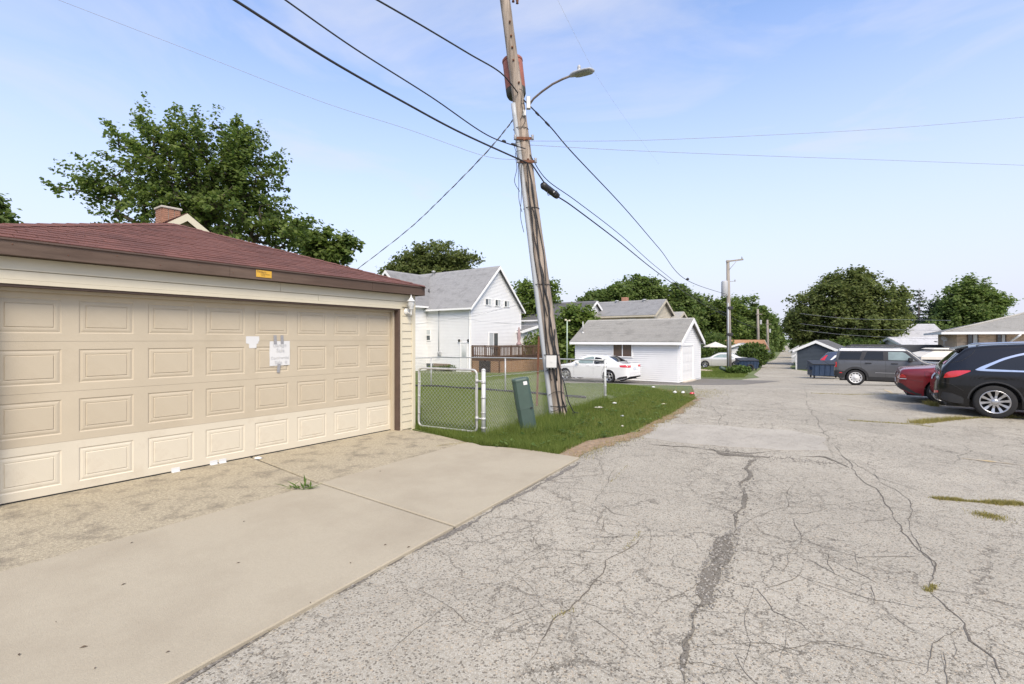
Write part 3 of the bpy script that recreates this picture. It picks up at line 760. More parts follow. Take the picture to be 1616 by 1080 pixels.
# lap siding boards
def lap(y0, y1, z0, z1, x=0, t=.013):
    m = MB(); m.add([(x - .012, y0, z0), (x - .012, y1, z0), (x + t, y0, z0), (x + t, y1, z0), (x + .003, y0, z1 - .004), (x + .003, y1, z1 - .004), (x - .012, y0, z1 - .004), (x - .012, y1, z1 - .004)],
                    [(2, 3, 5, 4), (0, 1, 3, 2), (4, 5, 7, 6), (0, 2, 4, 6), (1, 7, 5, 3)])
    return m
k = 0
z = .03
while z < 2.12:
    part('siding_board', lap(-.283, -.062, z, min(z + .133, 2.14)), M_cream, ga); z += .133
for y0, y1, z0, z1 in ((-S, -2.48, 2.275, 2.40), (-2.476, -.062, 2.275, 2.40), (-S, -1.9, 2.185, 2.271), (-1.896, -.062, 2.185, 2.271)):
    part('siding_board', lap(y0, y1, z0, z1), M_cream, ga)
z = .03
while z < 2.4:
    m = lap(-S + .06, -.0 - .06, z, min(z + .133, 2.4)); m2 = MB(); m2.add([(p[1], p[0], p[2]) for p in m.v], [f[::-1] for f in m.f]); part('siding_board', m2, M_cream, ga); z += .133
part('corner_post', MB().bbox(-.07, .022, -.060, .022, -.02, 2.40, .006), M_cream, ga)
mb = MB(); mb.box(-.012, .02, -S - .02, -.286, 2.142, 2.183); mb.box(-.012, .016, -.322, -.286, -.0, 2.141)
part('door_trim', mb, M_cream, ga)
mb = MB(); mb.box(-.16, .006, -.362, -.324, .0, 2.141); mb.box(-.16, .006, -5.296, -5.258, .0, 2.141); mb.box(-.16, .004, -5.257, -.363, 2.118, 2.141)
part('door_jamb', mb, M_brownt, ga)
mb = MB(); mb.box(-.158, -.10, -.40, -.3625, .0, 2.117); mb.box(-.158, -.10, -5.257, -.401, 2.085, 2.1175)
part('door_stop', mb, M_doort, ga)
# sectional door
gd = part('garage_door', MB().box(-.215, -.19, DR0, DR1, .04, 2.11), M_doort, ga, label='wide tan sectional door with a paler bottom section')
ncol = 8; pitch = (DR1 - DR0) / ncol; secH = .5225
PW, PH = .475, .355
def panel_mesh(nm):
    m = MB(); vs = []; lev = ((0, 0), (.012, -.007), (.034, -.002), (.052, -.002), (.060, -.006), (.066, .001))
    for ins, dp in lev:
        w, h = PW / 2 - ins, PH / 2 - ins
        vs += [(dp, -w, -h), (dp, w, -h), (dp, w, h), (dp, -w, h)]
    fs = [(4 * l + i, 4 * l + (i + 1) % 4, 4 * l + 4 + (i + 1) % 4, 4 * l + 4 + i) for l in range(len(lev) - 1) for i in range(4)]
    fs.append(tuple(4 * (len(lev) - 1) + i for i in range(4)))
    m.add(vs, fs); return m.mesh(nm)
pm_t, pm_c = panel_mesh('door_panel'), panel_mesh('door_panel_pale')
pm_t.materials.append(M_doort); pm_c.materials.append(M_doorc)
fx = door_x
for s_ in range(4):
    z0 = .036 + s_ * (secH - .003); z1 = z0 + secH - .005; zc = (z0 + z1) / 2; mt = M_doorc if s_ == 0 else M_doort
    m = MB()
    m.box(fx - .025, fx, DR0, DR1, z0, zc - PH / 2); m.box(fx - .025, fx, DR0, DR1, zc + PH / 2, z1)
    for c in range(ncol + 1):
        ya = DR0 + c * pitch - (pitch - PW) / 2 if c else DR0
        yb = DR0 + c * pitch + (pitch - PW) / 2 if c < ncol else DR1
        m.box(fx - .025, fx, ya, yb, zc - PH / 2, zc + PH / 2)
    part('door_section', m, mt, gd, label='paler cream bottom section of the door' if s_ == 0 else None)
    for c in range(ncol):
        inst('door_panel', pm_c if s_ == 0 else pm_t, gd, (fx, DR0 + (c + .5) * pitch, zc))
part('bottom_seal', MB().box(fx - .028, fx - .006, DR0, DR1, .001, .0355), M_rubber, ga)
# roof: square hip
OV = .14; HW = (S + 2 * OV) / 2; cy = -S / 2; cx = -S / 2; ZE = 2.555; ZA = ZE + HW * .335
mb = MB()
apex = (cx, cy, ZA)
cs = [(cx + HW, cy - HW, ZE), (cx + HW, cy + HW, ZE), (cx - HW, cy + HW, ZE), (cx - HW, cy - HW, ZE)]
dk = .02
mb.add([apex] + cs + [(a, b, ZE - dk) for a, b, _ in cs], [(0, 1, 2), (0, 2, 3), (0, 3, 4), (0, 4, 1), (1, 5, 6, 2), (2, 6, 7, 3), (3, 7, 8, 4), (4, 8, 5, 1), (8, 7, 6, 5)])
roof = part('roof', mb, M_red_sh, ga, label='dark red shingled hip roof')
# shingle tabs: front face one by one (nearest 300), the rest joined
slope_len = math.hypot(HW, HW * .335); cosA = HW / slope_len; sinA = HW * .335 / slope_len
tabs = []
expo, tw = .137, .305
def tab_poly(face_w, a, c):
    v0 = c * expo; off = (tw / 2 if c % 2 else 0) + .03 * ((c * 7) % 3)
    return [(a * tw + off - face_w, v0), ((a + 1) * tw + off - face_w - .007, v0), ((a + 1) * tw + off - face_w - .007, v0 + expo + .02), (a * tw + off - face_w, v0 + expo + .02)]
lim = [(slope_len, HW, HW * slope_len), (-slope_len, HW, HW * slope_len)]   # inside triangle |y|/HW + v/slope <= 1
def tab_geo(m, poly, rot, t=.0075):
    def to3(y, v, lift): return (v, y, lift)
    Mx = Matrix.Translation((cx, cy, 0)) @ Matrix.Rotation(rot, 4, 'Z')
    pts = []
    for y, v in poly:
        frac = 1 - v / slope_len
        lift0 = .003; lift = .003 + t * max(0, 1 - (v % expo) / expo) if False else 0
        pts.append((y, v))
    vmin = min(p[1] for p in poly)
    low = [(HW - v * cosA + sinA * .002, y, ZE + v * sinA + cosA * .002) for y, v in poly]
    hi = [(HW - v * cosA + sinA * (.003 + t * (1 - (v - vmin) / (expo + .02) * .85)), y, ZE + v * sinA + cosA * (.003 + t * (1 - (v - vmin) / (expo + .02) * .85))) for y, v in poly]
    n = len(poly)
    m.add([Mx @ Vector(p) for p in low + hi], [tuple(range(n, 2 * n))] + [(i, (i + 1) % n, n + (i + 1) % n, n + i) for i in range(n)])
allt = []
for c in range(int(slope_len / expo) + 1):
    for a in range(-1, 22):
        pl = clip_poly(tab_poly(HW, a, c), lim)
        if len(pl) >= 3: allt.append(pl)
rest = MB(); cnt = 0
for pl in allt:
    if cnt < 298:
        m = MB(); tab_geo(m, pl, 0, .0075 * random.uniform(.7, 1.4)); part('shingle', m, M_red_sh, roof); cnt += 1
    else: tab_geo(rest, pl, 0)
for rot in (math.pi / 2, math.pi, -math.pi / 2):
    for pl in allt: tab_geo(rest, pl, rot)
part('shingle_field', rest, M_red_sh, ga, kind='stuff')
mb = MB()
for c_ in cs:
    a, b = Vector(c_), Vector(apex); n = 19
    for i in range(n):
        p, q = a.lerp(b, i / n), a.lerp(b, (i + 1.15) / n) if i < n - 1 else b
        d = (q - p).normalized(); sd_ = d.cross(Vector((0, 0, 1))).normalized()
        w = .10; up = Vector((0, 0, .022))
        vs = [p + up * 1.1, p + sd_ * w + Vector((0, 0, -.006)), p - sd_ * w + Vector((0, 0, -.006)), q + up * .7, q + sd_ * w + Vector((0, 0, -.012)), q - sd_ * w + Vector((0, 0, -.012))]
        mb.add(vs, [(0, 1, 4, 3), (0, 3, 5, 2), (0, 2, 1)])
part('hip_cap', mb, M_red_sh, ga, kind='stuff')
# fascia and soffit
fz0, fz1 = 2.398, 2.556
ys_f = [cy - HW, -3.2, -1.02, cy + HW]
for i in range(3):
    part('fascia_board', MB().box(OV - .03, OV - .001, ys_f[i] + .0015, ys_f[i + 1] - .0015, fz0 + random.uniform(-.002, .002), fz1 - .021), M_brown, ga)
for rot in (1, 2, 3):
    m = MB().box(OV - .03, OV - .002, cy - HW + .03, cy + HW - .031, fz0, fz1 - .021)
    T = Matrix.Translation((cx, cy, 0)) @ Matrix.Rotation(rot * math.pi / 2, 4, 'Z') @ Matrix.Translation((-cx, -cy, 0))
    m.v = [tuple(T @ Vector(p)) for p in m.v]; part('fascia_board', m, M_brown, ga)
part('drip_edge', MB().box(OV - .012, OV + .014, cy - HW - .01, cy + HW + .01, fz1 - .0205, fz1 - .004), M_brownt, ga)
mb = MB()
for i in range(15): mb.lathe([(.0001, 0), (.006, .001), (.006, -.004)], 6, Matrix.Translation((OV + .0006, cy - HW + .2 + i * .39, fz0 + .05 + .05 * (i % 2))) @ Matrix.Rotation(math.pi / 2, 4, 'Y'))
part('nail_head', mb, M_rust, ga, kind='stuff')
mb = MB(); mb.box(.016, OV - .031, cy - HW + .03, cy + HW - .031, 2.4015, 2.412)
part('soffit', mb, M_brownt, ga)

# yellow builder's plate on the fascia
def on_plane(px_, py_, n_off):
    "point of the garage front plane x=n_off (local) at a photo pixel -> local y, z"
    o_ = GO + NX * n_off; k_ = (px_ - 808) / F0
    t = (k_ * o_.y - o_.x) / (UX.x - k_ * UX.y)
    Y = o_.y + UX.y * t
    return t, H0 + (YH - py_) / F0 * Y
y0, za = on_plane(404, 426, OV); y1, _ = on_plane(428.5, 428, OV); _, zb = on_plane(404, 437, OV)
zc_, yc_ = (za + zb) / 2, (y0 + y1) / 2; w_ = y1 - y0; h_ = za - zb
FR = Matrix.Translation(GO) @ Matrix.Rotation(RZ, 4, 'Z')
sg = thing('builder_sign', 'small yellow plate on the brown fascia above the tan door', 'sign', FR @ Vector((OV + .002, yc_, zc_)), RZ)
part('plate', MB().bbox(0, .003, -w_ / 2, w_ / 2, -h_ / 2, h_ / 2, .001), M_sticker, sg)
FACE = Matrix(((0, 0, 1, 0), (1, 0, 0, 0), (0, 1, 0, 0), (0, 0, 0, 1)))     # text xy -> local yz, facing +x
def put_text(parent, body, size, y, z, x, mat, rot=0, name='lettering', sx=1):
    t = text_mb(body, size); m = MB()
    T = Matrix.Translation((x, y, z)) @ FACE @ Matrix.Rotation(rot, 4, 'Z') @ Matrix.Scale(sx, 4, (1, 0, 0))
    m.add([T @ Vector(v) for v in t.v], t.f); return part(name, m, mat, parent)
put_text(sg, "Danley's", h_ * .40, -w_ * .16, h_ * .27, .0042, M_stickink, -.06)
put_text(sg, "GARAGE WORLD", h_ * .17, w_ * .08, -h_ * .04, .0042, M_stickink, -.03)
put_text(sg, "BUILDERS", h_ * .13, -w_ * .05, -h_ * .26, .0042, M_stickink)

# paper notice with tape, torn scraps
y0, za = on_plane(425, 539, fx); y1, _ = on_plane(457, 540, fx); _, zb = on_plane(425, 578, fx)
pn = thing('paper_notice', 'white handwritten sale notice taped to the tan garage door', 'notice', FR @ Vector((fx + .004, (y0 + y1) / 2, (za + zb) / 2)), RZ)
w_ = y1 - y0; h_ = za - zb
m = MB(); nx_, nz_ = 8, 8
m.add([(.0015 + .002 * math.sin(i * 1.3 + j), -w_ / 2 + w_ * i / nx_, -h_ / 2 + h_ * j / nz_ + .006 * (i / nx_)) for j in range(nz_ + 1) for i in range(nx_ + 1)],
      [(j * (nx_ + 1) + i, j * (nx_ + 1) + i + 1, (j + 1) * (nx_ + 1) + i + 1, (j + 1) * (nx_ + 1) + i) for j in range(nz_) for i in range(nx_)], True)
part('sheet', m, M_paper, pn)
for body, dz, dy, sz in (("Garage", .34, -.02, .20), ("Sale", .13, .02, .22), ("Commercial", -.17, 0, .155), ("Side  #", -.36, .05, .19)):
    put_text(pn, body, sz * h_, dy * w_, dz * h_, .0062, M_ink, .03)
for dy, dz, r_ in ((-.17, .57, .03), (.17, .57, .03), (.0, -.60, -.12)):
    m = MB(); T = Matrix.Translation((.006, dy * w_ - .02, dz * h_)) @ Matrix.Rotation(r_, 4, 'X')
    m.bbox(0, .0012, -.022, .022, -.062, .062, .0005, T); part('tape', m, M_tape, pn)
y0, za = on_plane(388, 531, fx); y1, _ = on_plane(409, 531, fx); _, zb = on_plane(388, 550, fx)
w_, h_ = y1 - y0, za - zb
m = MB(); m.prism([(-w_ / 2, h_ / 2), (-w_ / 2, -h_ * .08), (-w_ * .28, -h_ * .14), (-w_ * .26, -h_ / 2), (w_ * .28, -h_ * .48), (w_ * .30, -h_ * .12), (w_ * .44, -h_ * .1), (w_ * .42, h_ * .05), (w_ / 2, h_ * .1), (w_ / 2, h_ / 2)][::-1], .002)
m.v = [(p[2], p[0], p[1]) for p in m.v]
o = single('paper_remnant', m, M_paper, 'torn white paper remnant stuck left of the sale notice', 'paper')
o.location = FR @ Vector((fx + .001, (y0 + y1) / 2, (za + zb) / 2)); o.rotation_euler = (0, 0, RZ)
def crumple(name, loc, s, mat, label, cat='litter', group=None, seed=0, flat=.45):
    rr = random.Random(seed); m = MB(); m.ball((0, 0, 0), 1, 9, 6)
    m.v = [(x * s[0] * rr.uniform(.7, 1.25), y * s[1] * rr.uniform(.7, 1.25), (zz + .6) * s[2] * rr.uniform(.6, 1.2)) for x, y, zz in m.v]
    o = single(name, m, mat, label, cat, group); o.location = loc; return o
for i, (a, b, lab) in enumerate(((277, 746, 'left one of the white tape scraps under the garage door, standing alone'), (337, 733, 'small white tape scrap under the garage door, left of a pair'), (351, 731, 'white tape scrap under the garage door, right of a pair'))):
    t, _ = on_plane(a, b, fx)
    m = MB(); m.bbox(0, .004, -.045, .045, 0, .05, .001); m.add([(.004, -.04, .001), (.03, -.045, .0), (.03, .04, .0), (.004, .045, .001), (.004, -.04, .004), (.03, -.045, .003), (.03, .04, .003), (.004, .045, .004)], [(0, 1, 2, 3)[::-1], (4, 5, 6, 7), (0, 1, 5, 4), (1, 2, 6, 5), (2, 3, 7, 6)])
    o = single('tape_scrap', m, M_paper, lab, 'litter', 'white tape scraps along the foot of the garage door'); o.location = FR @ Vector((fx + .001, t, .021)); o.rotation_euler = (0, .02 * i, RZ)
crumple('paper_scrap', G(407, 727) + Vector((0, 0, .02)), (.05, .03, .018), M_paper, 'crumpled white scrap at the slab joint by the garage door', seed=3)

# coach lantern on the garage corner strip
t, zl = on_plane(640, 490, .02)
wl = thing('wall_lantern', 'white coach lantern with ribbed glass at the garage corner', 'lamp', FR @ Vector((.016, -.185, 2.10)), RZ)
mb = MB(); Mr = Matrix.Translation((0, 0, 0)) @ Matrix.Rotation(math.pi / 2, 4, 'Y')
mb.lathe([(.0001, .03), (.03, .028), (.055, .015), (.062, 0)], 16, Mr); part('back_plate', mb, M_wmetal, wl)
mb = MB(); mb.tube([(.02, 0, 0), (.06, .0, -.03), (.10, 0, -.03), (.115, 0, .0), (.115, 0, .04)], .011, 8); mb.lathe([(.0001, -.07), (.010, -.06), (.014, -.045), (.008, -.03), (.02, .03), (.045, .05), (.045, .055), (.0001, .056)], 12, Matrix.Translation((.115, 0, .0)))
part('arm', mb, M_wmetal, wl)
mb = MB(); prof = [(.036, .056), (.050, .10), (.056, .14), (.055, .175)]
vs = []; n = 24
for r_, z_ in prof:
    for k in range(n): rr_ = r_ * (1 + (.035 if k % 2 else -.035)); vs.append((.115 + rr_ * math.cos(6.2832 * k / n), rr_ * math.sin(6.2832 * k / n), z_))
mb.add(vs, [(i * n + k, i * n + (k + 1) % n, (i + 1) * n + (k + 1) % n, (i + 1) * n + k) for i in range(3) for k in range(n)]); part('glass_shade', mb, M_frost, wl)
mb = MB(); mb.lathe([(.062, .170), (.074, .176), (.070, .185), (.045, .205), (.030, .235), (.012, .25), (.016, .262), (.010, .275), (.0001, .31)], 16, Matrix.Translation((.115, 0, 0))); part('cap', mb, M_wmetal, wl)

# ================================================================== gate and chain-link fences
GP = G(763, 690); EP = G(955, 633)
def wires(mb, a, b, z0, ztop, pitch=.072, r=.0022, seed=0):
    "diamond wires between ground points a and b; ztop(t) gives the upper edge"
    a, b = Vector((a[0], a[1], 0)), Vector((b[0], b[1], 0)); Lw = (b - a).length; d = (b - a) / Lw; nn = Vector((-d.y, d.x, 0))
    for sgn in (1, -1):
        s = -2.0
        while s < Lw + 2.0:
            p = []; st = .06
            zz = z0
            hmax = max(ztop(0), ztop(1), ztop(.5)) + .05
            steps = int((hmax - z0) / st) + 1
            run = []
            for k in range(steps + 1):
                z_ = z0 + k * st; ss = s + sgn * (z_ - z0)
                if 0 <= ss <= Lw and z_ <= ztop(ss / Lw): run.append((ss, z_))
            if len(run) >= 2:
                (s0, za_), (s1, zb_) = run[0], run[-1]
                off = nn * (.0024 * sgn)
                nseg = 1
                pa = a + d * s0 + off; pb = a + d * s1 + off
                mb.tube([Vector((pa.x, pa.y, gh(pa.y) + za_)), Vector((pb.x, pb.y, gh(pb.y) + zb_))], r, 3, False, False)
            s += pitch
# gate
ga0 = G(661, 678); ga1 = Vector((GP.x, GP.y, 0)) + (Vector((ga0.x, ga0.y, 0)) - Vector((GP.x, GP.y, 0))).normalized() * .13
gate = thing('chain_link_gate', 'galvanised chain link gate with rounded corners beside the garage', 'gate', (ga1.x, ga1.y, 0), 0)
ga0 = Vector((ga0.x, ga0.y, 0)); gd_ = (ga0 - ga1); Lg = gd_.length; gd_.normalize()
def gp(s, z): return ga1 + gd_ * s + Vector((0, 0, z))
gz0, gz1, cr_ = .07, 1.10, .08
loop = []
for cx_, cz_, a0 in ((Lg - cr_, gz1 - cr_, 0), (cr_, gz1 - cr_, 90), (cr_, gz0 + cr_, 180), (Lg - cr_, gz0 + cr_, 270)):
    for k in range(6): a = R(a0 + k * 18); loop.append(gp(cx_ + cr_ * math.cos(a), cz_ + cr_ * math.sin(a)))
loop.append(loop[0])
part('frame', MB().tube(loop, .019, 10, False), M_galv, gate, world=True)
m = MB(); wires(m, gp(.03, 0), gp(Lg - .03, 0), gz0 + .03, lambda t: gz1 - .03 + .0 * t, .072, .0022)
part('wire_mesh', m, M_galvw, gate, kind='stuff', world=True)
for z_ in (.30, .92):
    m = MB(); m.tube([gp(-.10, z_), gp(.005, z_)], .011, 8); m.tube([gp(.0, z_ - .03), gp(.0, z_ + .03)], .027, 10); part('hinge', m, M_galv, gate, world=True)
for s_ in (.03, Lg - .03):
    m = MB(); m.tube([gp(s_, gz0 + .08), gp(s_, gz1 - .08)], .005, 6)
    for z_ in (.3, .6, .85): m.tube([gp(s_ + (.02 if s_ > .5 else -.02), z_ - .012), gp(s_ + (.02 if s_ > .5 else -.02), z_ + .012)], .024, 8)
    part('tension_bar', m, M_galv, gate, world=True)
# front fence
ff = thing('chain_link_fence', 'front chain link fence without top rail, between gate post and corner post', 'fence', GP, 0)
m = MB(); m.tube([GP + Vector((0, 0, -.1)), GP + Vector((0, 0, 1.10))], .034, 14); m.ball(GP + Vector((0, 0, 1.10)), .037, 12, 8, (1, 1, .8))
for z_ in (.30, .92): m.tube([GP + Vector((0, 0, z_ - .02)), GP + Vector((0, 0, z_ + .02))], .039, 14)
part('gate_post', m, M_galvw, ff, world=True)
m = MB(); m.tube([EP + Vector((0, 0, -.1)), EP + Vector((0, 0, 1.09))], .034, 12); m.ball(EP + Vector((0, 0, 1.09)), .037, 12, 8, (1, 1, .8))
part('corner_post', m, M_galvw, ff, world=True)
dff = (EP - GP).normalized()
m = MB(); top_f = lambda t: .975 + .05 * t - .09 * math.sin(math.pi * t) * 0 - .05 * math.sin(math.pi * min(1, t * 1.0)) + .03 * t
wires(m, GP + dff * .05, EP - dff * .05, .02, top_f, .072, .0014)
part('wire_mesh', m, M_galv, ff, kind='stuff', world=True)
m = MB(); pts = []
for k in range(73):
    t_ = k / 72; p = GP.lerp(EP, .01 + .98 * t_); pts.append(Vector((p.x, p.y, gh(p.y) + top_f(t_) + .012 + .012 * (k % 2))))
m.tube(pts, .0035, 4, False, False); part('top_edge', m, M_galv, ff, world=True)
for p_, s_ in ((GP, 1), (EP, -1)):
    q = p_ + dff * (.055 * s_); m = MB(); m.tube([q + Vector((0, 0, .03)), q + Vector((0, 0, .97))], .006, 6)
    for z_ in (.15, .4, .65, .9): m.tube([p_ + Vector((0, 0, z_ - .012)), p_ + Vector((0, 0, z_ + .012))], .042, 10)
    part('tension_bar', m, M_galv, ff, world=True)
# back fence
dirb = Vector((-.8126, .583, 0)); dirb = (Vector((-2.73, 17.3, 0)) - Vector((EP.x, EP.y, 0))).normalized()
bf = thing('chain_link_fence', 'back chain link fence with a top rail crossing the yard behind the gate', 'fence', EP, 0)
BFL = 13.5
def bp_(s, z): q = Vector((EP.x, EP.y, 0)) + dirb * s; return Vector((q.x, q.y, gh(q.y) + z))
m = MB(); m.tube([bp_(s, 1.07) for s in np.linspace(.03, BFL, 28)], .019, 8); part('top_rail', m, M_galv, bf, world=True)
sp1 = (Vector((X_at(799, 15.1), 15.1, 0)) - Vector((EP.x, EP.y, 0))).length
for s_ in (sp1, sp1 * 2.02, sp1 * 3.04, BFL): part('line_post', MB().tube([bp_(s_, -.1), bp_(s_, 1.06)], .024, 10), M_galv, bf, world=True)
m = MB(); wires(m, bp_(.05, 0), bp_(BFL, 0), .04, lambda t: 1.05, .072, .0010); part('wire_mesh', m, M_galv, bf, kind='stuff', world=True)
m = MB(); m.tube([bp_(s, .05 + .01 * math.sin(s * 3)) for s in np.linspace(.6, BFL, 40)], .035, 7); part('bottom_pipe', m, M_blackp, bf, world=True)

# rusty stake behind the fence
b = P(848, 641, 11.9); m = MB(); bz = Vector((X_at(847, 11.6), 11.6, -.1)); tp = P(850.5, 531, 11.6)
m.bar(bz, tp, .05, .006, (0, 1, 0)); m.bar(bz + Vector((.022, .02, 0)), tp + Vector((.022, .02, 0)), .006, .04, (0, 1, 0))
single('rusty_stake', m, M_rust, 'thin rusty steel stake standing behind the chain link fence', 'stake', loc=bz)

# green cable pedestal
pb = G(835, 684); pd = thing('cable_pedestal', 'leaning dark green cable pedestal upright in the verge grass', 'pedestal', pb, .12)
pd.rotation_euler = (R(-1.5), R(-9.5), .12)
def ped_ring(w, d, z, ch=.045): return [(-w / 2 + ch, -d / 2, z), (w / 2 - ch, -d / 2, z), (w / 2, -d / 2 + ch, z), (w / 2, d / 2 - ch, z), (w / 2 - ch, d / 2, z), (-w / 2 + ch, d / 2, z), (-w / 2, d / 2 - ch, z), (-w / 2, -d / 2 + ch, z)]
def loft(rings, cap=True):
    m = MB(); n = len(rings[0]); vs = [p for r_ in rings for p in r_]
    fs = [(k * n + j, k * n + (j + 1) % n, (k + 1) * n + (j + 1) % n, (k + 1) * n + j) for k in range(len(rings) - 1) for j in range(n)]
    if cap: fs += [tuple(range(n - 1, -1, -1)), tuple(range((len(rings) - 1) * n, len(rings) * n))]
    m.add(vs, fs); return m
part('base', loft([ped_ring(.275, .25, -.08), ped_ring(.275, .25, .44)]), M_ped, pd)
cv = part('cover', loft([ped_ring(.288, .263, .44), ped_ring(.285, .26, .455), ped_ring(.275, .25, .90), ped_ring(.282, .257, .905), ped_ring(.282, .257, .93), ped_ring(.265, .24, .955), ped_ring(.16, .14, .965)]), M_ped, pd)
m = MB(); m.box(.03, .095, -.1285, -.126, .84, .90); part('sticker', m, M_paper, cv)
m = MB(); m.bbox(.075, .115, -.145, -.130, .43, .455, .003); part('latch', m, M_black, pd)

# ================================================================== leaning utility pole
PY = 9.65
pbase = Vector((X_at(886, PY), PY, 0)); 
def pole_pt(py): return P(797 + (885 - 797) * (py / 665.0), py, PY)
POLE_TOP = -95
up = thing('utility_pole', 'tall weathered wooden utility pole leaning left in the verge', 'utility pole', pbase)
pts = []; rs = []
for i in range(34):
    py = 672 + (POLE_TOP - 672) * i / 33
    p = pole_pt(py); pts.append(p); rs.append(.152 + (.088 - .152) * i / 33)
m = MB(); m.tube(pts, rs, 20)
rr = random.Random(5)
# vertical checks: push vertex columns in and out a little
n = 20
m.v = [tuple(Vector(v) + (Vector(v) - pts[i // n]).normalized() * (.010 * math.sin(3.1 * (i % n) + .25 * (i // n)) + rr.uniform(-.003, .003))) for i, v in enumerate(m.v[:34 * n])] + m.v[34 * n:]
part('shaft', m, M_pole, up, world=True)
m = MB(); cpts = []
for i in range(26):
    py = 668 + (166 - 668) * i / 25; p = pole_pt(py); t = i / 25
    cpts.append(p + Vector((-.165 + .055 * t, -.055, 0)))
m.tube(cpts, .052, 12); part('conduit', m, M_conduit, up, world=True)
for py in (205, 330, 450, 560, 640):
    p = pole_pt(py); m = MB(); rr_ = .152 + (.088 - .152) * ((672 - py) / 767) + .006
    ring = [p + Vector((rr_ * 1.02 * math.cos(a) - (.05 if math.cos(a) < -.3 else 0), rr_ * 1.05 * math.sin(a), 0)) for a in np.linspace(0, 6.2832, 21)]
    m.tube(ring, .007, 5, False); part('conduit_strap', m, M_black, up, world=True)
# cables down the shaft
rr = random.Random(11)
for ci, (p0, p1, offs, r_) in enumerate(((262, 668, .02, .012), (262, 660, -.045, .010), (285, 668, .075, .009), (290, 600, -.09, .008), (520, 664, .11, .013), (430, 600, .035, .016), (330, 500, .0, .008))):
    pts = []; nseg = 26
    for i in range(nseg + 1):
        py = p0 + (p1 - p0) * i / nseg; p = pole_pt(py); rad = .152 + (.088 - .152) * ((672 - py) / 767)
        ox = max(-rad * .95, min(rad * .95, offs * (.7 + .3 * i / nseg) + .03 * math.sin(i * .5 + ci * 2) + rr.uniform(-.006, .006)))
        oy = -math.sqrt(max(0, (rad + .012) ** 2 - ox * ox)) - r_
        pts.append(p + Vector((ox, oy, 0)))
    part('riser_cable', MB().tube(pts, r_, 6), M_black, up, world=True)
# loop hanging to the black guards
pts = [pole_pt(585) + Vector((.10, -.13, 0)), pole_pt(605) + Vector((.16, -.12, 0)), pole_pt(632) + Vector((.19, -.12, 0)), pole_pt(648) + Vector((.26, -.10, 0)), pole_pt(652) + Vector((.33, -.06, 0)), pole_pt(662) + Vector((.30, -.05, 0)), pole_pt(672) + Vector((.27, -.04, 0))]
part('cable_loop', MB().tube(pts, .011, 6), M_black, up, world=True)
for py in (582, 620, 644):
    p = pole_pt(py); m = MB()
    ring = [p + Vector((.175 * math.cos(a) - .03, .18 * math.sin(a), .05 * math.sin(a * 2 + py))) for a in np.linspace(0, 6.2832, 19)]
    m.tube(ring, .006, 5, False); part('tie_wire', m, M_black, up, world=True)
for dx in (.20, .285):
    m = MB(); T = Matrix.Translation(pole_pt(668) + Vector((dx, -.05, -.02))) @ Matrix.Rotation(.16, 4, 'Y')
    m.bbox(-.03, .03, -.012, .012, -.05, .25, .006, T); part('cable_guard', m, M_blackp, up, world=True)
bx = pole_pt(570) + Vector((-.05, -.20, 0))
m = MB(); m.bbox(-.095, .095, -.05, .05, -.115, .115, .012, Matrix.Translation(bx)); ob = part('terminal_box', m, M_box, up, world=True)
m = MB(); m.bbox(-.10, .10, -.058, -.046, -.118, .118, .004, Matrix.Translation(bx)); m.tube([bx + Vector((.0, -.055, 0)), bx + Vector((0, -.068, 0))], .014, 10); part('box_lid', m, M_box, up, world=True)
for dx in (-.06, .0, .06):
    m = MB(); m.tube([bx + Vector((dx, 0, -.115)), bx + Vector((dx, 0, -.145))], .018, 10); part('cable_gland', m, M_box, up, world=True)
# hardware: bolts, crossarm fitting, insulators
m = MB()
for py, dx in ((40, .03), (62, .02), (80, .01), (100, 0), (135, .05), (225, .0), (255, .03)):
    p = pole_pt(py); m.ball(p + Vector((dx, -.115, 0)), .022, 8, 6)
part('bolt_head', m, M_rust, up, kind='stuff', world=True)
for py in (222, 258):
    m = MB(); p = pole_pt(py); m.bar(p + Vector((-.17, -.12, .0)), p + Vector((.17, -.12, -.01)), .022, .05); part('cable_bracket', m, M_rust, up, world=True)
    for dx in (-.17, .17):
        m = MB(); q = p + Vector((dx, -.15, 0)); m.lathe([(.0001, -.05), (.03, -.045), (.022, -.02), (.03, .0), (.022, .02), (.03, .045), (.0001, .05)], 10, Matrix.Translation(q)); part('spool_insulator', m, M_porc, up, world=True)
m = MB(); p = pole_pt(2); m.bar(p + Vector((.06, -.05, .05)), p + Vector((.26, -.05, .06)), .03, .03)
for dx, dz in ((.16, .0), (.24, -.03), (.20, .06)): m.lathe([(.0001, -.06), (.03, -.05), (.018, -.02), (.032, 0), (.018, .02), (.026, .05), (.0001, .06)], 9, Matrix.Translation(p + Vector((dx, -.05, dz))))
part('cutout_bracket', m, M_rust, up, world=True)
m = MB(); p = pole_pt(-70); m.bar(p + Vector((-.9, -.12, .0)), p + Vector((.9, -.12, .0)), .09, .11); part('crossarm', m, M_pole, up, world=True)
m = MB(); p = pole_pt(183) + Vector((.075, -.11, 0)); m.bbox(-.035, .035, -.03, .03, -.06, .06, .006, Matrix.Translation(p)); part('lamp_relay_box', m, M_galv, up, world=True)

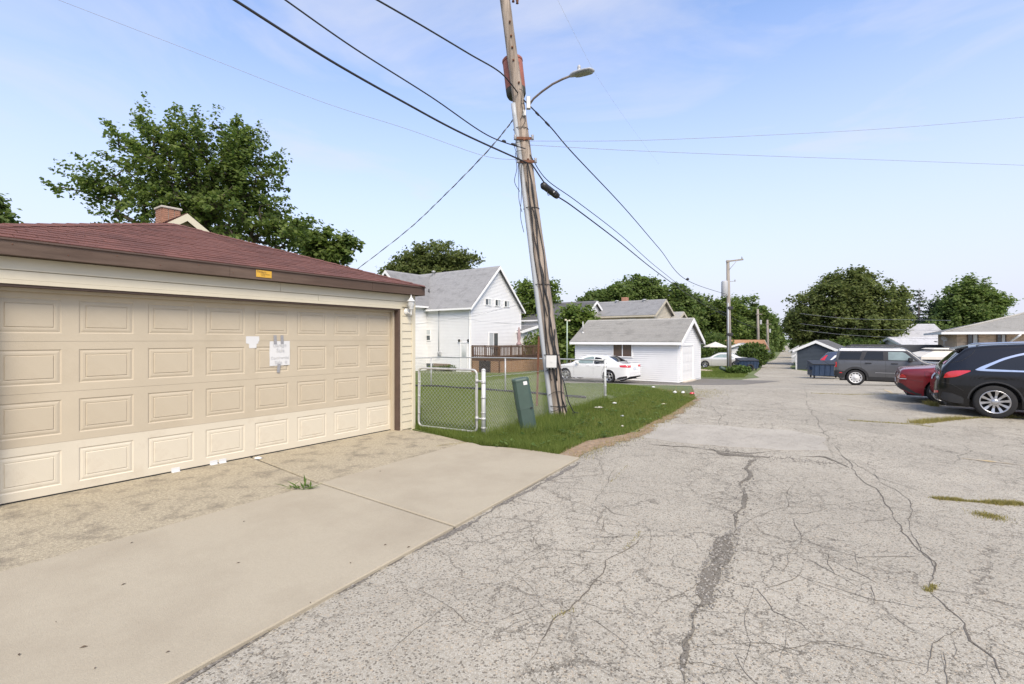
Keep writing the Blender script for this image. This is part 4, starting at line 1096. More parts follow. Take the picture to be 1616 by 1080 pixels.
# transformer (hangs on the pole)
tp_ = P(815, 120, 10.0); tilt = Matrix.Rotation(R(-6.5), 4, 'Y')
tf = thing('pole_transformer', 'rusty red cylindrical transformer hanging behind the leaning pole', 'transformer', tp_ + Vector((0, 0, -.42)))
tf.rotation_euler = (0, R(-6.5), 0)
m = MB(); m.lathe([(.0001, .82), (.12, .81), (.19, .77), (.205, .74), (.205, .14)], 22); part('tank', m, M_tank, tf)
m = MB(); m.lathe([(.205, .138), (.20, .03), (.17, -.03), (.0001, -.04)], 22); part('tank_bottom', m, M_tankd, tf)
m = MB(); m.lathe([(.212, .70), (.214, .72), (.212, .745), (.206, .746)], 22); part('band', m, M_tank, tf)
m = MB(); m.lathe([(.045, .80), (.05, .83), (.03, .85), (.05, .87), (.03, .89), (.045, .91), (.02, .93), (.012, .99), (.0001, 1.0)], 12, Matrix.Translation((.06, 0, 0))); part('bushing', m, M_porc, tf)
for z_ in (.58, .42, .28):
    m = MB(); a = R(-62); c_ = Vector((.205 * math.cos(a), .205 * math.sin(a), z_)); m.ball(c_, .026, 8, 6); part('stud', m, M_rust, tf)
m = MB(); m.box(-.06, .06, -.30, -.20, .22, .26); m.box(-.06, .06, -.30, -.20, .62, .66); part('mounting_bracket', m, M_rust, tf)

# street lamp arm and head
lb = pole_pt(166) + Vector((.10, -.06, 0))
sl = thing('street_lamp', 'grey cobra head street lamp on a curved arm from the leaning pole', 'street lamp', lb)
arm = [P(835, 166, PY - .06), P(842, 156, PY - .15), P(855, 145, PY - .28), P(872, 133, PY - .45), P(888, 125, PY - .6), P(903, 119, PY - .75)]
part('arm', MB().tube(arm, .021, 8), M_rust if False else pm('lamp_arm_steel', (.20, .17, .155), .7, .2, 10), sl, world=True)
m = MB(); q = P(829, 166, PY); m.bbox(-.04, .04, -.04, .04, -.12, .12, .008, Matrix.Translation(q + Vector((.06, -.08, 0)))); part('arm_bracket', m, M_galv, sl, world=True)
h0_, h1_ = P(900, 120, PY - .72), P(936, 110, PY - 1.08)
d_ = (h1_ - h0_).normalized(); sd_ = Vector((0, 0, 1)).cross(d_).normalized(); u_ = d_.cross(sd_); Lh = (h1_ - h0_).length
m = MB(); rings = []
for t, w, hi, lo in ((0, .03, .03, -.03), (.06, .05, .045, -.03), (.2, .08, .055, -.03), (.45, .10, .05, -.03), (.75, .10, .04, -.03), (.94, .085, .03, -.025), (1, .05, .015, -.02)):
    rings.append([h0_ + d_ * (t * Lh) + sd_ * (w * math.cos(a)) + u_ * ((hi if math.sin(a) > 0 else -lo) * math.sin(a)) for a in np.linspace(0, 2 * math.pi, 15)[:-1]])
lm = loft(rings); lm.sm = [True] * len(lm.f); hd = part('head', lm, M_lampm, sl, world=True)
m = MB(); rings = []
for t, w in ((.22, .05), (.35, .08), (.6, .09), (.85, .085), (.94, .06)):
    c_ = h0_ + d_ * (t * Lh) - u_ * .027
    rings.append([c_ + sd_ * w, c_ + sd_ * w * .8 - u_ * .014, c_ - sd_ * w * .8 - u_ * .014, c_ - sd_ * w])
part('lens', loft(rings), M_lampg, hd, world=True)
c_ = h0_ + d_ * (.38 * Lh) + u_ * .045
m = MB(); m.lathe([(.04, 0), (.04, .02), (.025, .03), (.032, .045), (.032, .08), (.02, .10), (.0001, .105)], 12, Matrix.Translation(c_)); part('photocell', m, M_lampm, hd, world=True)
# ================================================================== overhead wires
def smooth(pts, n=8):
    pts = [Vector(p) for p in pts]; out = []
    for i in range(len(pts) - 1):
        p0 = pts[max(i - 1, 0)]; p1 = pts[i]; p2 = pts[i + 1]; p3 = pts[min(i + 2, len(pts) - 1)]
        for k in range(n):
            t = k / n
            out.append(.5 * ((2 * p1) + (p2 - p0) * t + (2 * p0 - 5 * p1 + 4 * p2 - p3) * t * t + (3 * p1 - p0 - 3 * p2 + p3) * t ** 3))
    out.append(pts[-1]); return out
def along_u(px_, py_, base):
    "point on the vertical plane through base along the alley, seen at a pixel"
    k = (px_ - 808) / F0; t = (k * base.y - base.x) / (UX.x - k * UX.y)
    q = base + UX * t; return P(px_, py_, q.y)
def wire(name, label, pts, r, mat, cat='wire', n=5, tail=None):
    v = smooth(pts, 10)
    if tail: v = [v[0] + (v[0] - v[3]).normalized() * tail] + v
    return single(name, MB().tube(v, r, n, True), mat, label, cat, loc=v[-1])
pp_ = lambda py, dx=0, dy=0: pole_pt(py) + Vector((dx, dy, 0))
a = pp_(262, 0, -.16)
wire('telephone_cable', 'lower thick black cable running from the leaning pole up to the upper left', [along_u(370, 0, a), along_u(520, 95, a), along_u(640, 163, a), along_u(730, 211, a), a], .015, M_black, 'cable', 6, 14)
a = pp_(240, 0, -.16)
wire('telephone_cable', 'upper thin black cable reaching the leaning pole just above the lower cable', [along_u(450, 0, a), along_u(560, 77, a), along_u(680, 153, a), along_u(770, 214, a), a], .010, M_black, 'cable', 6, 14)
a = pp_(152, 0, -.13)
wire('power_cable', 'black power cable from the upper left meeting the leaning pole below the transformer', [along_u(595, 0, a), along_u(668, 42, a), along_u(740, 85, a), along_u(790, 115, a), a], .013, M_black, 'cable', 6, 12)
a = pp_(255, -.2, -.1)
wire('thin_wire', 'long thin grey wire crossing the sky above the maple to the leaning pole', [P(92, 0, 11), P(300, 80, 11.4), P(500, 158, 11), P(640, 203, 10.4), P(760, 245, 9.9), a], .005, M_wire, 'wire', 4, 3)
# loose drop wires hanging from the brackets, splices sitting on the cables
rr = random.Random(23)
for i, (py, dx, ln) in enumerate(((232, -.20, .35), (246, -.20, .75), (262, -.17, .95), (266, -.12, 1.3), (150, .09, .55), (172, .10, .40))):
    p = pole_pt(py) + Vector((dx, -.15, 0)); q = smooth([pole_pt(py) + Vector((dx * .3, -.13, .05)), p, p + Vector((rr.uniform(-.03, .03), 0, -ln * .4)), p + Vector((rr.uniform(-.03, .06), 0, -ln * .75)), p + Vector((dx * -.4, .03, -ln))], 5)
    part('drop_wire', MB().tube(q, .006, 4), M_black, up, world=True)
ca_, cb_ = pp_(162, .1, -.1), P(868, 200, 10.6); cc_ = pp_(262, 0, -.16); cd_ = along_u(730, 211, cc_); ce_ = pp_(240, 0, -.16); cf_ = along_u(770, 214, ce_)
for p, q, t0, t1 in ((ca_, cb_, .42, .56), (ca_, cb_, .80, .98), (cc_, cd_, .14, .20), (ce_, cf_, .25, .40), (ce_, cf_, .55, .64)):
    part('wire_splice', MB().tube([p.lerp(q, t0), p.lerp(q, t0 + .02), p.lerp(q, t1 - .02), p.lerp(q, t1)], [.012, .024, .024, .012], 6), M_blackp, up, world=True)
# twisted service drop: two strands
s0 = pp_(188, -.12, -.05); pl = smooth([s0, P(770, 238, 10.8), P(700, 310, 12.6), P(640, 366, 14.4), P(560, 428, 17)], 14)
sv_ = thing('service_drop', 'twisted black and white service cable sloping from the pole to behind the red roof', 'cable', pl[-1])
for ph, mt in ((0, M_black), (3.14, M_whitewire)):
    q = [p + Vector((.010 * math.cos(i * 1.25 + ph), 0, .010 * math.sin(i * 1.25 + ph))) for i, p in enumerate(pl)]
    part('strand', MB().tube(q, .008, 5), mt, sv_, world=True)
# right side
wire('thin_wire', 'thin grey wire running right from the pole, the upper of two', [pp_(226, .05, -.1), P(1000, 222, 10.5), P(1200, 214, 11.5), P(1400, 203, 12.5), P(1616, 185, 13.5), P(1800, 166, 14.5)], .005, M_wire, 'wire', 4)
wire('thin_wire', 'thin grey wire running right from the pole, the lower of two', [pp_(232, .05, -.1), P(1000, 238, 10.5), P(1200, 246, 11.5), P(1400, 253, 12.5), P(1616, 261, 13.5), P(1800, 268, 14.5)], .005, M_wire, 'wire', 4)
wire('primary_line', 'hair thin pale line dropping steeply at the upper right of the pole', [P(880, 0, 9.4), P(915, 70, 10.5), P(945, 125, 12), P(985, 185, 14.5), P(1040, 260, 19)], .0022, M_whitewire, 'wire', 4, 2)
P2Y = 38.5
p2b = Vector((X_at(1151, P2Y), P2Y, gh(P2Y)))
p2 = lambda z, dx=0, dy=0: p2b + Vector((dx, dy, z))
wire('power_cable', 'black power cable falling from the lamp arm towards the second pole', [pp_(162, .1, -.1), P(868, 200, 10.6), P(905, 243, 11.6), P(985, 328, 15), P(1040, 392, 19.5), P(1085, 443, 26), p2(6.2, -.15)], .014, M_black, 'cable', 6)
b1 = [pp_(248, .08, -.12), P(862, 283, 10.0), P(910, 318, 10.8), P(980, 372, 13.2), P(1040, 425, 18), P(1100, 470, 27), p2(4.6, -.15)]
wire('telephone_cable', 'thin black cable sloping from the leaning pole down to the second pole, upper', b1, .009, M_black, 'cable', 6)
b2 = [pp_(262, .08, -.14), P(870, 302, 9.9), P(905, 327, 10.6), P(975, 380, 12.9), P(1040, 432, 18), P(1100, 474, 27), p2(4.4, -.15)]
wire('telephone_cable', 'thicker black cable carrying the splice case towards the second pole, lower', b2, .014, M_black, 'cable', 6)
c0, c1 = P(855, 291, 9.75), P(880, 310, 10.1)
m = MB(); m.tube([c0, c0.lerp(c1, .1), c0.lerp(c1, .2), c0.lerp(c1, .22), c0.lerp(c1, .9), c1], [.04, .075, .075, .07, .07, .06], 12); sp_ = single('splice_case', m, M_blackp, 'black splice case hanging on the cable right of the leaning pole', 'splice case', loc=c0)
m = MB(); q = c0.lerp(c1, .68); m.box(-.03, .03, -.078, -.07, -.02, .02, Matrix.Translation(q) @ Matrix.Rotation(R(35), 4, 'Y')); part('label_plate', m, M_paper, sp_, world=True)
m = MB()
for dx in (.0, .12, .2): m.tube([c0.lerp(c1, .3) + Vector((dx, -.03, -.06)), c0.lerp(c1, .3) + Vector((dx + .03, -.03, -.16)), c0.lerp(c1, .5) + Vector((dx, -.03, -.10))], .008, 5)
part('drop_wire', m, M_black, sp_, world=True)
# drop to the white house and between distant poles
wh_mast = P(693, 490, 41.5)
wire('thin_wire', 'upper thin wire crossing the white house wall to its service mast', [P(835, 478, 30), P(790, 488, 33), P(740, 500, 37), P(655, 512, 42)], .008, M_wire, 'wire', 4)
wire('thin_wire', 'lower thin wire sagging from the white house service mast to the right', [wh_mast, P(740, 504, 36), P(790, 510, 34), P(822, 511, 32), P(850, 506, 30)], .008, M_wire, 'wire', 4)
wire('telephone_cable', 'dark cable between the second and third alley poles', [p2(4.5), P(1172, 510, 48), P(1196, 519, 75)], .02, M_black, 'cable', 4)
wire('telephone_cable', 'dark cable from the second pole passing over the far garages to the left', [p2(4.6), P(1130, 492, 46), P(1105, 508, 55)], .015, M_black, 'cable', 4)
for i, (yl, yr, lab) in enumerate(((500, 505, 'top one of the thin wires across the big tree on the right'), (516, 521, 'middle one of the thin wires across the big tree on the right'), (526, 534, 'lowest of the thin wires across the big tree on the right'))):
    wire('thin_wire', lab, [P(1262, yl - 5, 47), P(1340, yl + 3, 43), P(1440, yr, 38), P(1500, yr + 1, 35)], .010, M_wire, 'wire', 4)
crumple('wire_clamp', P(1085, 442, 26), (.09, .09, .07), M_black, 'black clamp on the power cable near the second pole', 'clamp', seed=2, flat=1)

# ================================================================== further poles down the alley
def far_pole(label, px_, pytop, Y, r0, r1, can=False, arm=False):
    bx_ = X_at(px_, Y); b = Vector((bx_, Y, gh(Y))); t = thing('utility_pole', label, 'utility pole', b, 0, 'poles along the alley')
    ztop = H0 + (YH - pytop) / F0 * Y - b.z
    part('shaft', MB().tube([(0, 0, -.2), (-.05, 0, ztop * .5), (-.12, 0, ztop)], [r0, (r0 + r1) / 2, r1], 12), M_pole2, t)
    if can:
        m = MB(); T = Matrix.Translation((-.42, -.1, ztop - 2.9)); m.lathe([(.0001, 0), (.22, .02), (.25, .08), (.25, 1.15), (.2, 1.25), (.0001, 1.28)], 14, T); part('transformer_can', m, M_lampm, t)
        m = MB(); m.lathe([(.05, 0), (.03, .05), (.05, .1), (.03, .15), (.0001, .25)], 8, Matrix.Translation((.45, 0, ztop - 1.7))); m.bar((-.1, 0, ztop - 1.7), (.5, 0, ztop - 1.65), .04, .04); part('bushing_bracket', m, M_porc, t)
        m = MB(); m.tube([(-.14, -.15, 0), (-.16, -.15, ztop - 3.4)], .05, 8); part('conduit', m, M_conduit, t)
        m = MB(); m.bar((-.3, -.1, ztop - .12), (1.05, -.1, ztop + .05), .09, .12); part('crossarm', m, M_pole2, t)
        m = MB(); m.tube([(-.1, -.12, ztop - .8), (.5, -.12, ztop - .1)], .02, 5); part('arm_brace', m, M_pole2, t)
        m = MB(); m.lathe([(.0001, 0), (.05, .02), (.03, .08), (.05, .12), (.0001, .2)], 8, Matrix.Translation((.95, -.1, ztop + .10))); part('insulator', m, M_porc, t)
        for z_ in (ztop - 3.8, ztop - 5.9): part('cable_clamp', MB().bbox(-.2, .22, -.22, .1, z_ - .12, z_ + .12, .03), M_black, t)
    else:
        m = MB(); m.bar((-.5, -.15, ztop - .8), (.5, -.15, ztop - .8), .08, .1); part('crossarm', m, M_pole2, t)
        m = MB(); m.bbox(.1, .4, -.3, -.1, ztop - 2.4, ztop - 1.7, .05); part('equipment_box', m, M_lampm, t)
far_pole('second alley pole with a grey transformer can and single crossarm', 1151, 411, P2Y, .19, .12, True)
far_pole('third alley pole, right behind the left blue dumpster', 1197, 488, 75, .24, .15)
far_pole('farthest of the alley poles, thin against the left trees', 1212, 505, 90, .24, .16)

# ================================================================== vehicles
def pchip(xs, ys):
    xs = np.array(xs, float); ys = np.array(ys, float); h = np.diff(xs); d = np.diff(ys) / h; m = np.zeros(len(xs))
    for i in range(1, len(xs) - 1):
        if d[i - 1] * d[i] > 0:
            w1 = 2 * h[i] + h[i - 1]; w2 = h[i] + 2 * h[i - 1]; m[i] = (w1 + w2) / (w1 / d[i - 1] + w2 / d[i])
    m[0] = d[0]; m[-1] = d[-1]
    def f(x):
        i = int(np.clip(np.searchsorted(xs, x) - 1, 0, len(h) - 1)); t = min(1, max(0, (x - xs[i]) / h[i]))
        return float((2 * t ** 3 - 3 * t * t + 1) * ys[i] + (t ** 3 - 2 * t * t + t) * h[i] * m[i] + (-2 * t ** 3 + 3 * t * t) * ys[i + 1] + (t ** 3 - t * t) * h[i] * m[i + 1])
    return f
class Shell:
    def __init__(s, sp):
        s.sp = sp; Lc = sp['L']; top = pchip(*zip(*sp['top'])); bot = pchip(*zip(*sp['bot'])); wid = pchip(*zip(*sp['w']))
        belt = sp['belt']; k = sp.get('tumble', .28); rt = sp.get('rt', .09)
        xs = set(np.linspace(0, Lc, 64)) | {x for x, _ in sp['top']} | {0.01, .03, Lc - .01, Lc - .03}
        Ra = sp['Ra']; axz = sp['R']
        for xc in sp['axles']:
            for a in np.linspace(0, math.pi, 15): xs.add(xc + Ra * math.cos(a))
            xs.add(xc - Ra - .004); xs.add(xc + Ra + .004)
        xs = sorted(x for x in xs if 0 <= x <= Lc); xs = [x for i, x in enumerate(xs) if i == 0 or x - xs[i - 1] > .0015]
        mb = MB(); nside = 14; rings = []
        for x in xs:
            zt = top(x); zb = bot(x); w = wid(x)
            for xc in sp['axles']:
                if abs(x - xc) < Ra: zb = max(zb, axz + math.sqrt(max(0, Ra * Ra - (x - xc) ** 2)))
            zb = min(zb, zt - .05); b_ = belt(x) if callable(belt) else belt
            r_ = min(rt, (zt - zb) * .35)
            def yy(z):
                if z <= b_:
                    u = (z - .62) / .45; y = w * (1 - .035 * u * u)
                    if sp.get('crease'): y += .012 * math.exp(-((z - sp['crease']) / .05) ** 2)
                    return y
                u = (b_ - .62) / .45; return w * (1 - .035 * u * u) - k * (z - b_) - .10 * (z - b_) ** 2
            zs = [zb + (zt - r_ - zb) * i / (nside - 1) for i in range(nside)]
            ring = [(x, yy(z), z) for z in zs]; y1 = yy(zt - r_); rr_ = min(r_ * 1.3, y1 * .4)
            for a in (22, 45, 68): ring.append((x, y1 - rr_ * (1 - math.cos(R(a))), zt - r_ + r_ * math.sin(R(a))))
            ye = y1 - rr_
            for f in (1, .75, .5, .25, 0): ring.append((x, ye * f, zt + sp.get('crown', .03) * (1 - f * f)))
            ring += [(px_, -py_, pz) for px_, py_, pz in ring[-2::-1]]
            rings.append(ring)
        n = len(rings[0]); vs = [p for r_ in rings for p in r_]
        fs = [(i * n + j, i * n + j + 1, (i + 1) * n + j + 1, (i + 1) * n + j) for i in range(len(rings) - 1) for j in range(n - 1)]
        fs = [f[::-1] for f in fs]
        mb.add(vs, fs, True); mb.add(rings[0], [tuple(range(n))]); mb.add(rings[-1], [tuple(range(n - 1, -1, -1))])
        s.mb = mb; s.bvh = BVHTree.FromPolygons([Vector(v) for v in mb.v], mb.f)
    def cast(s, a, b, view):
        o, d = {'R': (Vector((a, -4, b)), Vector((0, 1, 0))), 'L': (Vector((a, 4, b)), Vector((0, -1, 0))), 'B': (Vector((-4, a, b)), Vector((1, 0, 0))),
                'F': (Vector((9, a, b)), Vector((-1, 0, 0))), 'T': (Vector((a, b, 5)), Vector((0, 0, -1)))}[view]
        loc, nrm, _, _ = s.bvh.ray_cast(o, d)
        if loc is None: return None
        if nrm.dot(d) > 0: nrm = -nrm
        return loc, nrm
    def decal(s, poly, view, off=.004, edge=.07):
        bm = bmesh.new(); f = bm.faces.new([bm.verts.new((p[0], p[1], 0)) for p in poly]); bmesh.ops.triangulate(bm, faces=[f])
        for _ in range(5):
            le = [e for e in bm.edges if e.calc_length() > edge]
            if not le: break
            bmesh.ops.subdivide_edges(bm, edges=le, cuts=1); bmesh.ops.triangulate(bm, faces=bm.faces[:])
        vs = []; ok = []
        for v in bm.verts:
            h = s.cast(v.co.x, v.co.y, view)
            if h is None: vs.append((0, 0, 0)); ok.append(False)
            else: vs.append(tuple(h[0] + h[1] * off)); ok.append(True)
        bm.verts.index_update(); fs = [tuple(v.index for v in fc.verts) for fc in bm.faces]
        fs = [f for f in fs if all(ok[i] for i in f)]
        bm.free()
        m = MB(); m.add(vs, fs, True)
        return m
    def line(s, pts, view, w=.008, off=.003):
        m = MB(); q = []
        for i in range(len(pts) - 1):
            for k in range(6): q.append((pts[i][0] + (pts[i + 1][0] - pts[i][0]) * k / 6, pts[i][1] + (pts[i + 1][1] - pts[i][1]) * k / 6))
        q.append(pts[-1]); p3 = []
        for a, b in q:
            h = s.cast(a, b, view)
            if h: p3.append(h[0] + h[1] * off * .2)
        if len(p3) > 1: m.tube(p3, w / 2, 5)
        return m
def sp_poly(pts, n=6): return [tuple(p)[:2] for p in smooth([(a, b, 0) for a, b in pts] + [(pts[0][0], pts[0][1], 0)], n)][:-1]
def arc_band(xc, zc, r0, r1, a0, a1, n=14):
    o = [(xc + r1 * math.cos(R(a0 + (a1 - a0) * i / n)), zc + r1 * math.sin(R(a0 + (a1 - a0) * i / n))) for i in range(n + 1)]
    return o + [(xc + r0 * math.cos(R(a1 - (a1 - a0) * i / n)), zc + r0 * math.sin(R(a1 - (a1 - a0) * i / n))) for i in range(n + 1)]
WHEELS = {}
def wheel_meshes(key, Rw, style, rim_mat):
    if key in WHEELS: return WHEELS[key]
    T = Matrix.Rotation(R(90), 4, 'X'); rr_ = Rw * .70; w = .105
    ty = MB(); ty.lathe([(rr_, -w), (rr_ * 1.06, -w - .006), (Rw * .90, -w - .008), (Rw * .97, -w + .012), (Rw, -w + .035), (Rw, w - .035), (Rw * .97, w - .012), (Rw * .9, w), (rr_, w)], 36, T)
    rm = MB()    # outer side towards -y
    rm.lathe([(rr_ * 1.01, w - .02), (rr_ * 1.01, w + .004), (rr_ * .96, w + .006), (rr_ * .90, w - .012), (rr_ * .88, w - .05)], 36, T)
    dk = MB(); dk.lathe([(rr_ * .99, w - .03), (rr_ * .9, w - .10), (.0001, w - .11)], 30, T)
    if style == 'steel':
        prof = []
        rm.lathe([(rr_ * .96, w - .01), (rr_ * .84, w - .03), (rr_ * .84, w - .031)], 36, T)
        rm.lathe([(rr_ * .66, w - .028), (rr_ * .5, w - .015), (rr_ * .3, w - .012), (rr_ * .26, w + .0), (.0001, w + .004)], 30, T)
        ns = 10
        for i in range(ns):
            a0 = 2 * math.pi * (i + .22) / ns; a1 = 2 * math.pi * (i + .78) / ns; q = []
            for a in np.linspace(a0, a1, 4):
                for r_, d_ in ((rr_ * .86, w - .028), (rr_ * .65, w - .028)): q.append(T @ Vector((r_ * math.cos(a), r_ * math.sin(a), d_)))
            rm.add(q, [(2 * k, 2 * k + 1, 2 * k + 3, 2 * k + 2) for k in range(3)])
    else:
        ns = style
        for i in range(ns):
            a = 2 * math.pi * (i + .25) / ns; c_, s_ = math.cos(a), math.sin(a); q = []
            wi, wo, wm = (.055, .062, .036) if ns <= 5 else (.030, .034, .020)
            for r_, hw, d_ in ((rr_ * .20, wi * .8, w - .012), (rr_ * .55, wm, w - .016), (rr_ * .97, wo, w + .002)):
                for sg_ in (-1, 1):
                    q.append(T @ Vector((r_ * c_ - sg_ * hw * s_, r_ * s_ + sg_ * hw * c_, d_)))
            lowq = [v + Vector((0, .035, 0)) for v in q]
            rm.add(q + lowq, [(0, 1, 3, 2), (2, 3, 5, 4), (0, 2, 8, 6), (2, 4, 10, 8), (1, 7, 9, 3), (3, 9, 11, 5)])
        rm.lathe([(rr_ * .26, w - .05), (rr_ * .25, w - .008), (rr_ * .16, w - .002), (.0001, w - .0)], 24, T)
    a, b, c = rm.mesh('wheel'), ty.mesh('tyre'), dk.mesh('wheel_well_disc')
    a.materials.append(rim_mat); b.materials.append(M_tyre); c.materials.append(M_rimd)
    WHEELS[key] = (a, b, c); return WHEELS[key]
def car(sp, label, cat, rearwheel, heading, side, paint, wkey, wstyle, wmat=None, details=None, group=None, name='parked_car', ground_dz=0):
    """rearwheel: ground point under the near rear wheel; side 'R' or 'L' is the side seen"""
    sh = Shell(sp); hx = Vector((math.cos(heading), math.sin(heading), 0)); hy = Vector((-hx.y, hx.x, 0))
    ysgn = -1 if side == 'R' else 1; yw = sp['track'] / 2
    org = Vector(rearwheel) - hx * sp['axles'][0] - hy * (ysgn * yw)
    t = thing(name, label, cat, org, heading, group)
    part('body', sh.mb, paint, t)
    iw = yw - .14
    m = MB(); m.box(.22, sp['L'] - .25, -iw, iw, .20, .52); m.box(.5, sp['L'] - .9, -iw, iw, .521, .78); part('underbody', m, M_rimd, t)
    wm, tm, dm = wheel_meshes(wkey, sp['R'], wstyle, wmat or M_rim)
    for xc in sp['axles']:
        for sg_ in (-1, 1):
            w = inst('wheel', wm, t, (xc, sg_ * yw, sp['R']), (0, 0, 0 if sg_ < 0 else math.pi))
            inst('tyre', tm, w, (0, 0, 0)); inst('wheel_hollow', dm, w, (0, 0, 0))
    if details: details(sh, t)
    return t
def both(sh, t, name, poly, mat, off=.004, label=None, edge=.07):
    for v in 'RL': part(name, sh.decal(poly, v, off, edge), mat, t, label)
def bothline(sh, t, pts, name='panel_gap', w=.008, mat=None):
    for v in 'RL': part(name, sh.line(pts, v, w), mat or M_rubber, t)

# --- black suv
SP_SUV = dict(L=4.9, R=.375, Ra=.435, axles=(1.03, 3.85), track=1.69, belt=1.10, tumble=.34, rt=.10, crown=.04, crease=.98,
    top=[(0, .66), (.015, .80), (.05, .88), (.085, .92), (.10, 1.00), (.13, 1.12), (.17, 1.17), (.30, 1.33), (.46, 1.50), (.55, 1.585), (.70, 1.635), (1.2, 1.685), (1.9, 1.71), (2.5, 1.70), (2.95, 1.62), (3.4, 1.36), (3.75, 1.14), (4.1, 1.06), (4.6, .95), (4.82, .82), (4.9, .62)],
    bot=[(0, .40), (.12, .33), (.45, .25), (4.5, .25), (4.9, .36)],
    w=[(0, .60), (.03, .72), (.10, .84), (.25, .925), (.6, .965), (2.4, .97), (4.1, .95), (4.6, .84), (4.82, .66), (4.9, .5)])
def det_suv(sh, t):
    win = sp_poly([(.86, 1.125), (1.0, 1.22), (1.25, 1.36), (1.6, 1.475), (2.1, 1.535), (2.6, 1.53), (2.95, 1.44), (3.25, 1.27), (3.45, 1.13), (2.6, 1.115), (1.6, 1.11)], 5)
    trim = sp_poly([(.70, 1.10), (.80, 1.17), (.98, 1.27), (1.24, 1.405), (1.6, 1.52), (2.1, 1.58), (2.62, 1.575), (3.0, 1.47), (3.3, 1.28), (3.55, 1.10), (2.6, 1.078), (1.6, 1.075), (.86, 1.075)], 5)
    both(sh, t, 'window_trim', trim, M_chrome, .004); both(sh, t, 'side_window', win, M_cglass, .008)
    for x in (1.62, 2.55): bothline(sh, t, [(x - .10, 1.12), (x + .02, 1.50)], 'window_pillar', .03, M_blackp)
    bothline(sh, t, [(1.56, 1.08), (1.60, .85), (1.52, .68), (1.44, .55)]); bothline(sh, t, [(2.50, 1.08), (2.52, .6), (2.50, .35)]); bothline(sh, t, [(3.5, 1.08), (3.45, .5)])
    bothline(sh, t, [(.50, .60), (.30, .74), (.12, .78)]); bothline(sh, t, [(.30, 1.25), (.48, 1.30), (.66, 1.45), (.72, 1.55)])
    both(sh, t, 'tail_light', sp_poly([(.16, .885), (.20, 1.00), (.34, 1.06), (.62, 1.075), (.52, 1.00), (.36, .92)], 4), M_tail, .012)
    for s_ in (1, -1):
        part('tail_light', sh.decal([(s_ * .42, .98), (s_ * .78, .95), (s_ * .80, 1.05), (s_ * .44, 1.07)], 'B', .006), M_tail, t)
        part('reflector', sh.decal([(s_ * .62, .49), (s_ * .80, .52), (s_ * .80, .57), (s_ * .62, .555)], 'B', .01), M_tail, t)
    part('rear_window', sh.decal([(-.66, 1.19), (.66, 1.19), (.58, 1.52), (-.58, 1.52)], 'B', .006), M_cglass, t)
    part('window_sticker', sh.decal([(-.62, 1.21), (-.40, 1.21), (-.40, 1.27), (-.60, 1.29)], 'B', .010), M_pink, t)
    part('number_plate', sh.decal([(-.16, .80), (.16, .80), (.16, .94), (-.16, .94)], 'B', .015), M_plate, t)
    both(sh, t, 'lower_cladding', [(.10, .42), (.14, .55), (.30, .53), (.46, .46), (.50, .42), (.50, .30), (.36, .30), (.14, .36)], M_clad, .006)
    part('bumper_cladding', sh.decal([(-.78, .36), (.78, .36), (.78, .52), (.3, .46), (-.3, .46), (-.78, .52)], 'B', .006), M_clad, t)
    for xc in (1.03, 3.85): both(sh, t, 'arch_trim', arc_band(xc, .375, .446, .472, 6, 174, 30), M_clad, .005)
    both(sh, t, 'lower_cladding', [(1.52, .25), (3.38, .25), (3.38, .37), (1.52, .37)], M_clad, .006)
    for s_ in (1, -1):
        m = MB(); m.tube([(.08, s_ * .58, .42), (-.01, s_ * .58, .42)], .04, 12); part('exhaust_tip', m, M_chrome, t)
        for x in (1.72, 2.66):
            m = MB(); h = sh.cast(x, 1.0, 'R' if s_ < 0 else 'L'); y = h[0].y
            m.tube([(x - .02, y, 1.0), (x, y + s_ * .035, 1.0), (x + .2, y + s_ * .035, 1.003), (x + .22, y, 1.003)], .016, 8); part('door_handle', m, M_chrome, t)
        m = MB(); m.tube([(.75, s_ * .60, 1.66), (.85, s_ * .60, 1.70), (1.8, s_ * .62, 1.745), (2.5, s_ * .62, 1.735), (2.6, s_ * .61, 1.71)], .018, 6); part('roof_rail', m, M_chrome, t)
        m = MB(); m.bbox(-.09, .09, -.13, .0, -.06, .08, .03, Matrix.Translation((3.3, s_ * 1.0 + (.05 if s_ > 0 else 0), 1.16))); part('door_mirror', m, M_pblack, t)
    m = MB(); m.add([(.38, -.60, 1.575), (.38, .60, 1.575), (.62, .62, 1.655), (.62, -.62, 1.655), (.38, -.60, 1.545), (.38, .60, 1.545), (.60, .62, 1.60), (.60, -.62, 1.60)], [(0, 1, 2, 3)[::-1], (4, 5, 6, 7), (0, 4, 5, 1), (0, 3, 7, 4), (1, 5, 6, 2)]); part('roof_spoiler', m, M_pblack, t)
SUVW = Vector((X_at(1569, 11.15), 11.15, 0)); SUVW.z = gh(SUVW.y, SUVW.x)
suv = car(SP_SUV, 'black suv with chrome window trim at the right edge of the lot', 'car', SUVW, RZ + R(-1.5), 'R', M_pblack, 'suv', 10, None, det_suv)

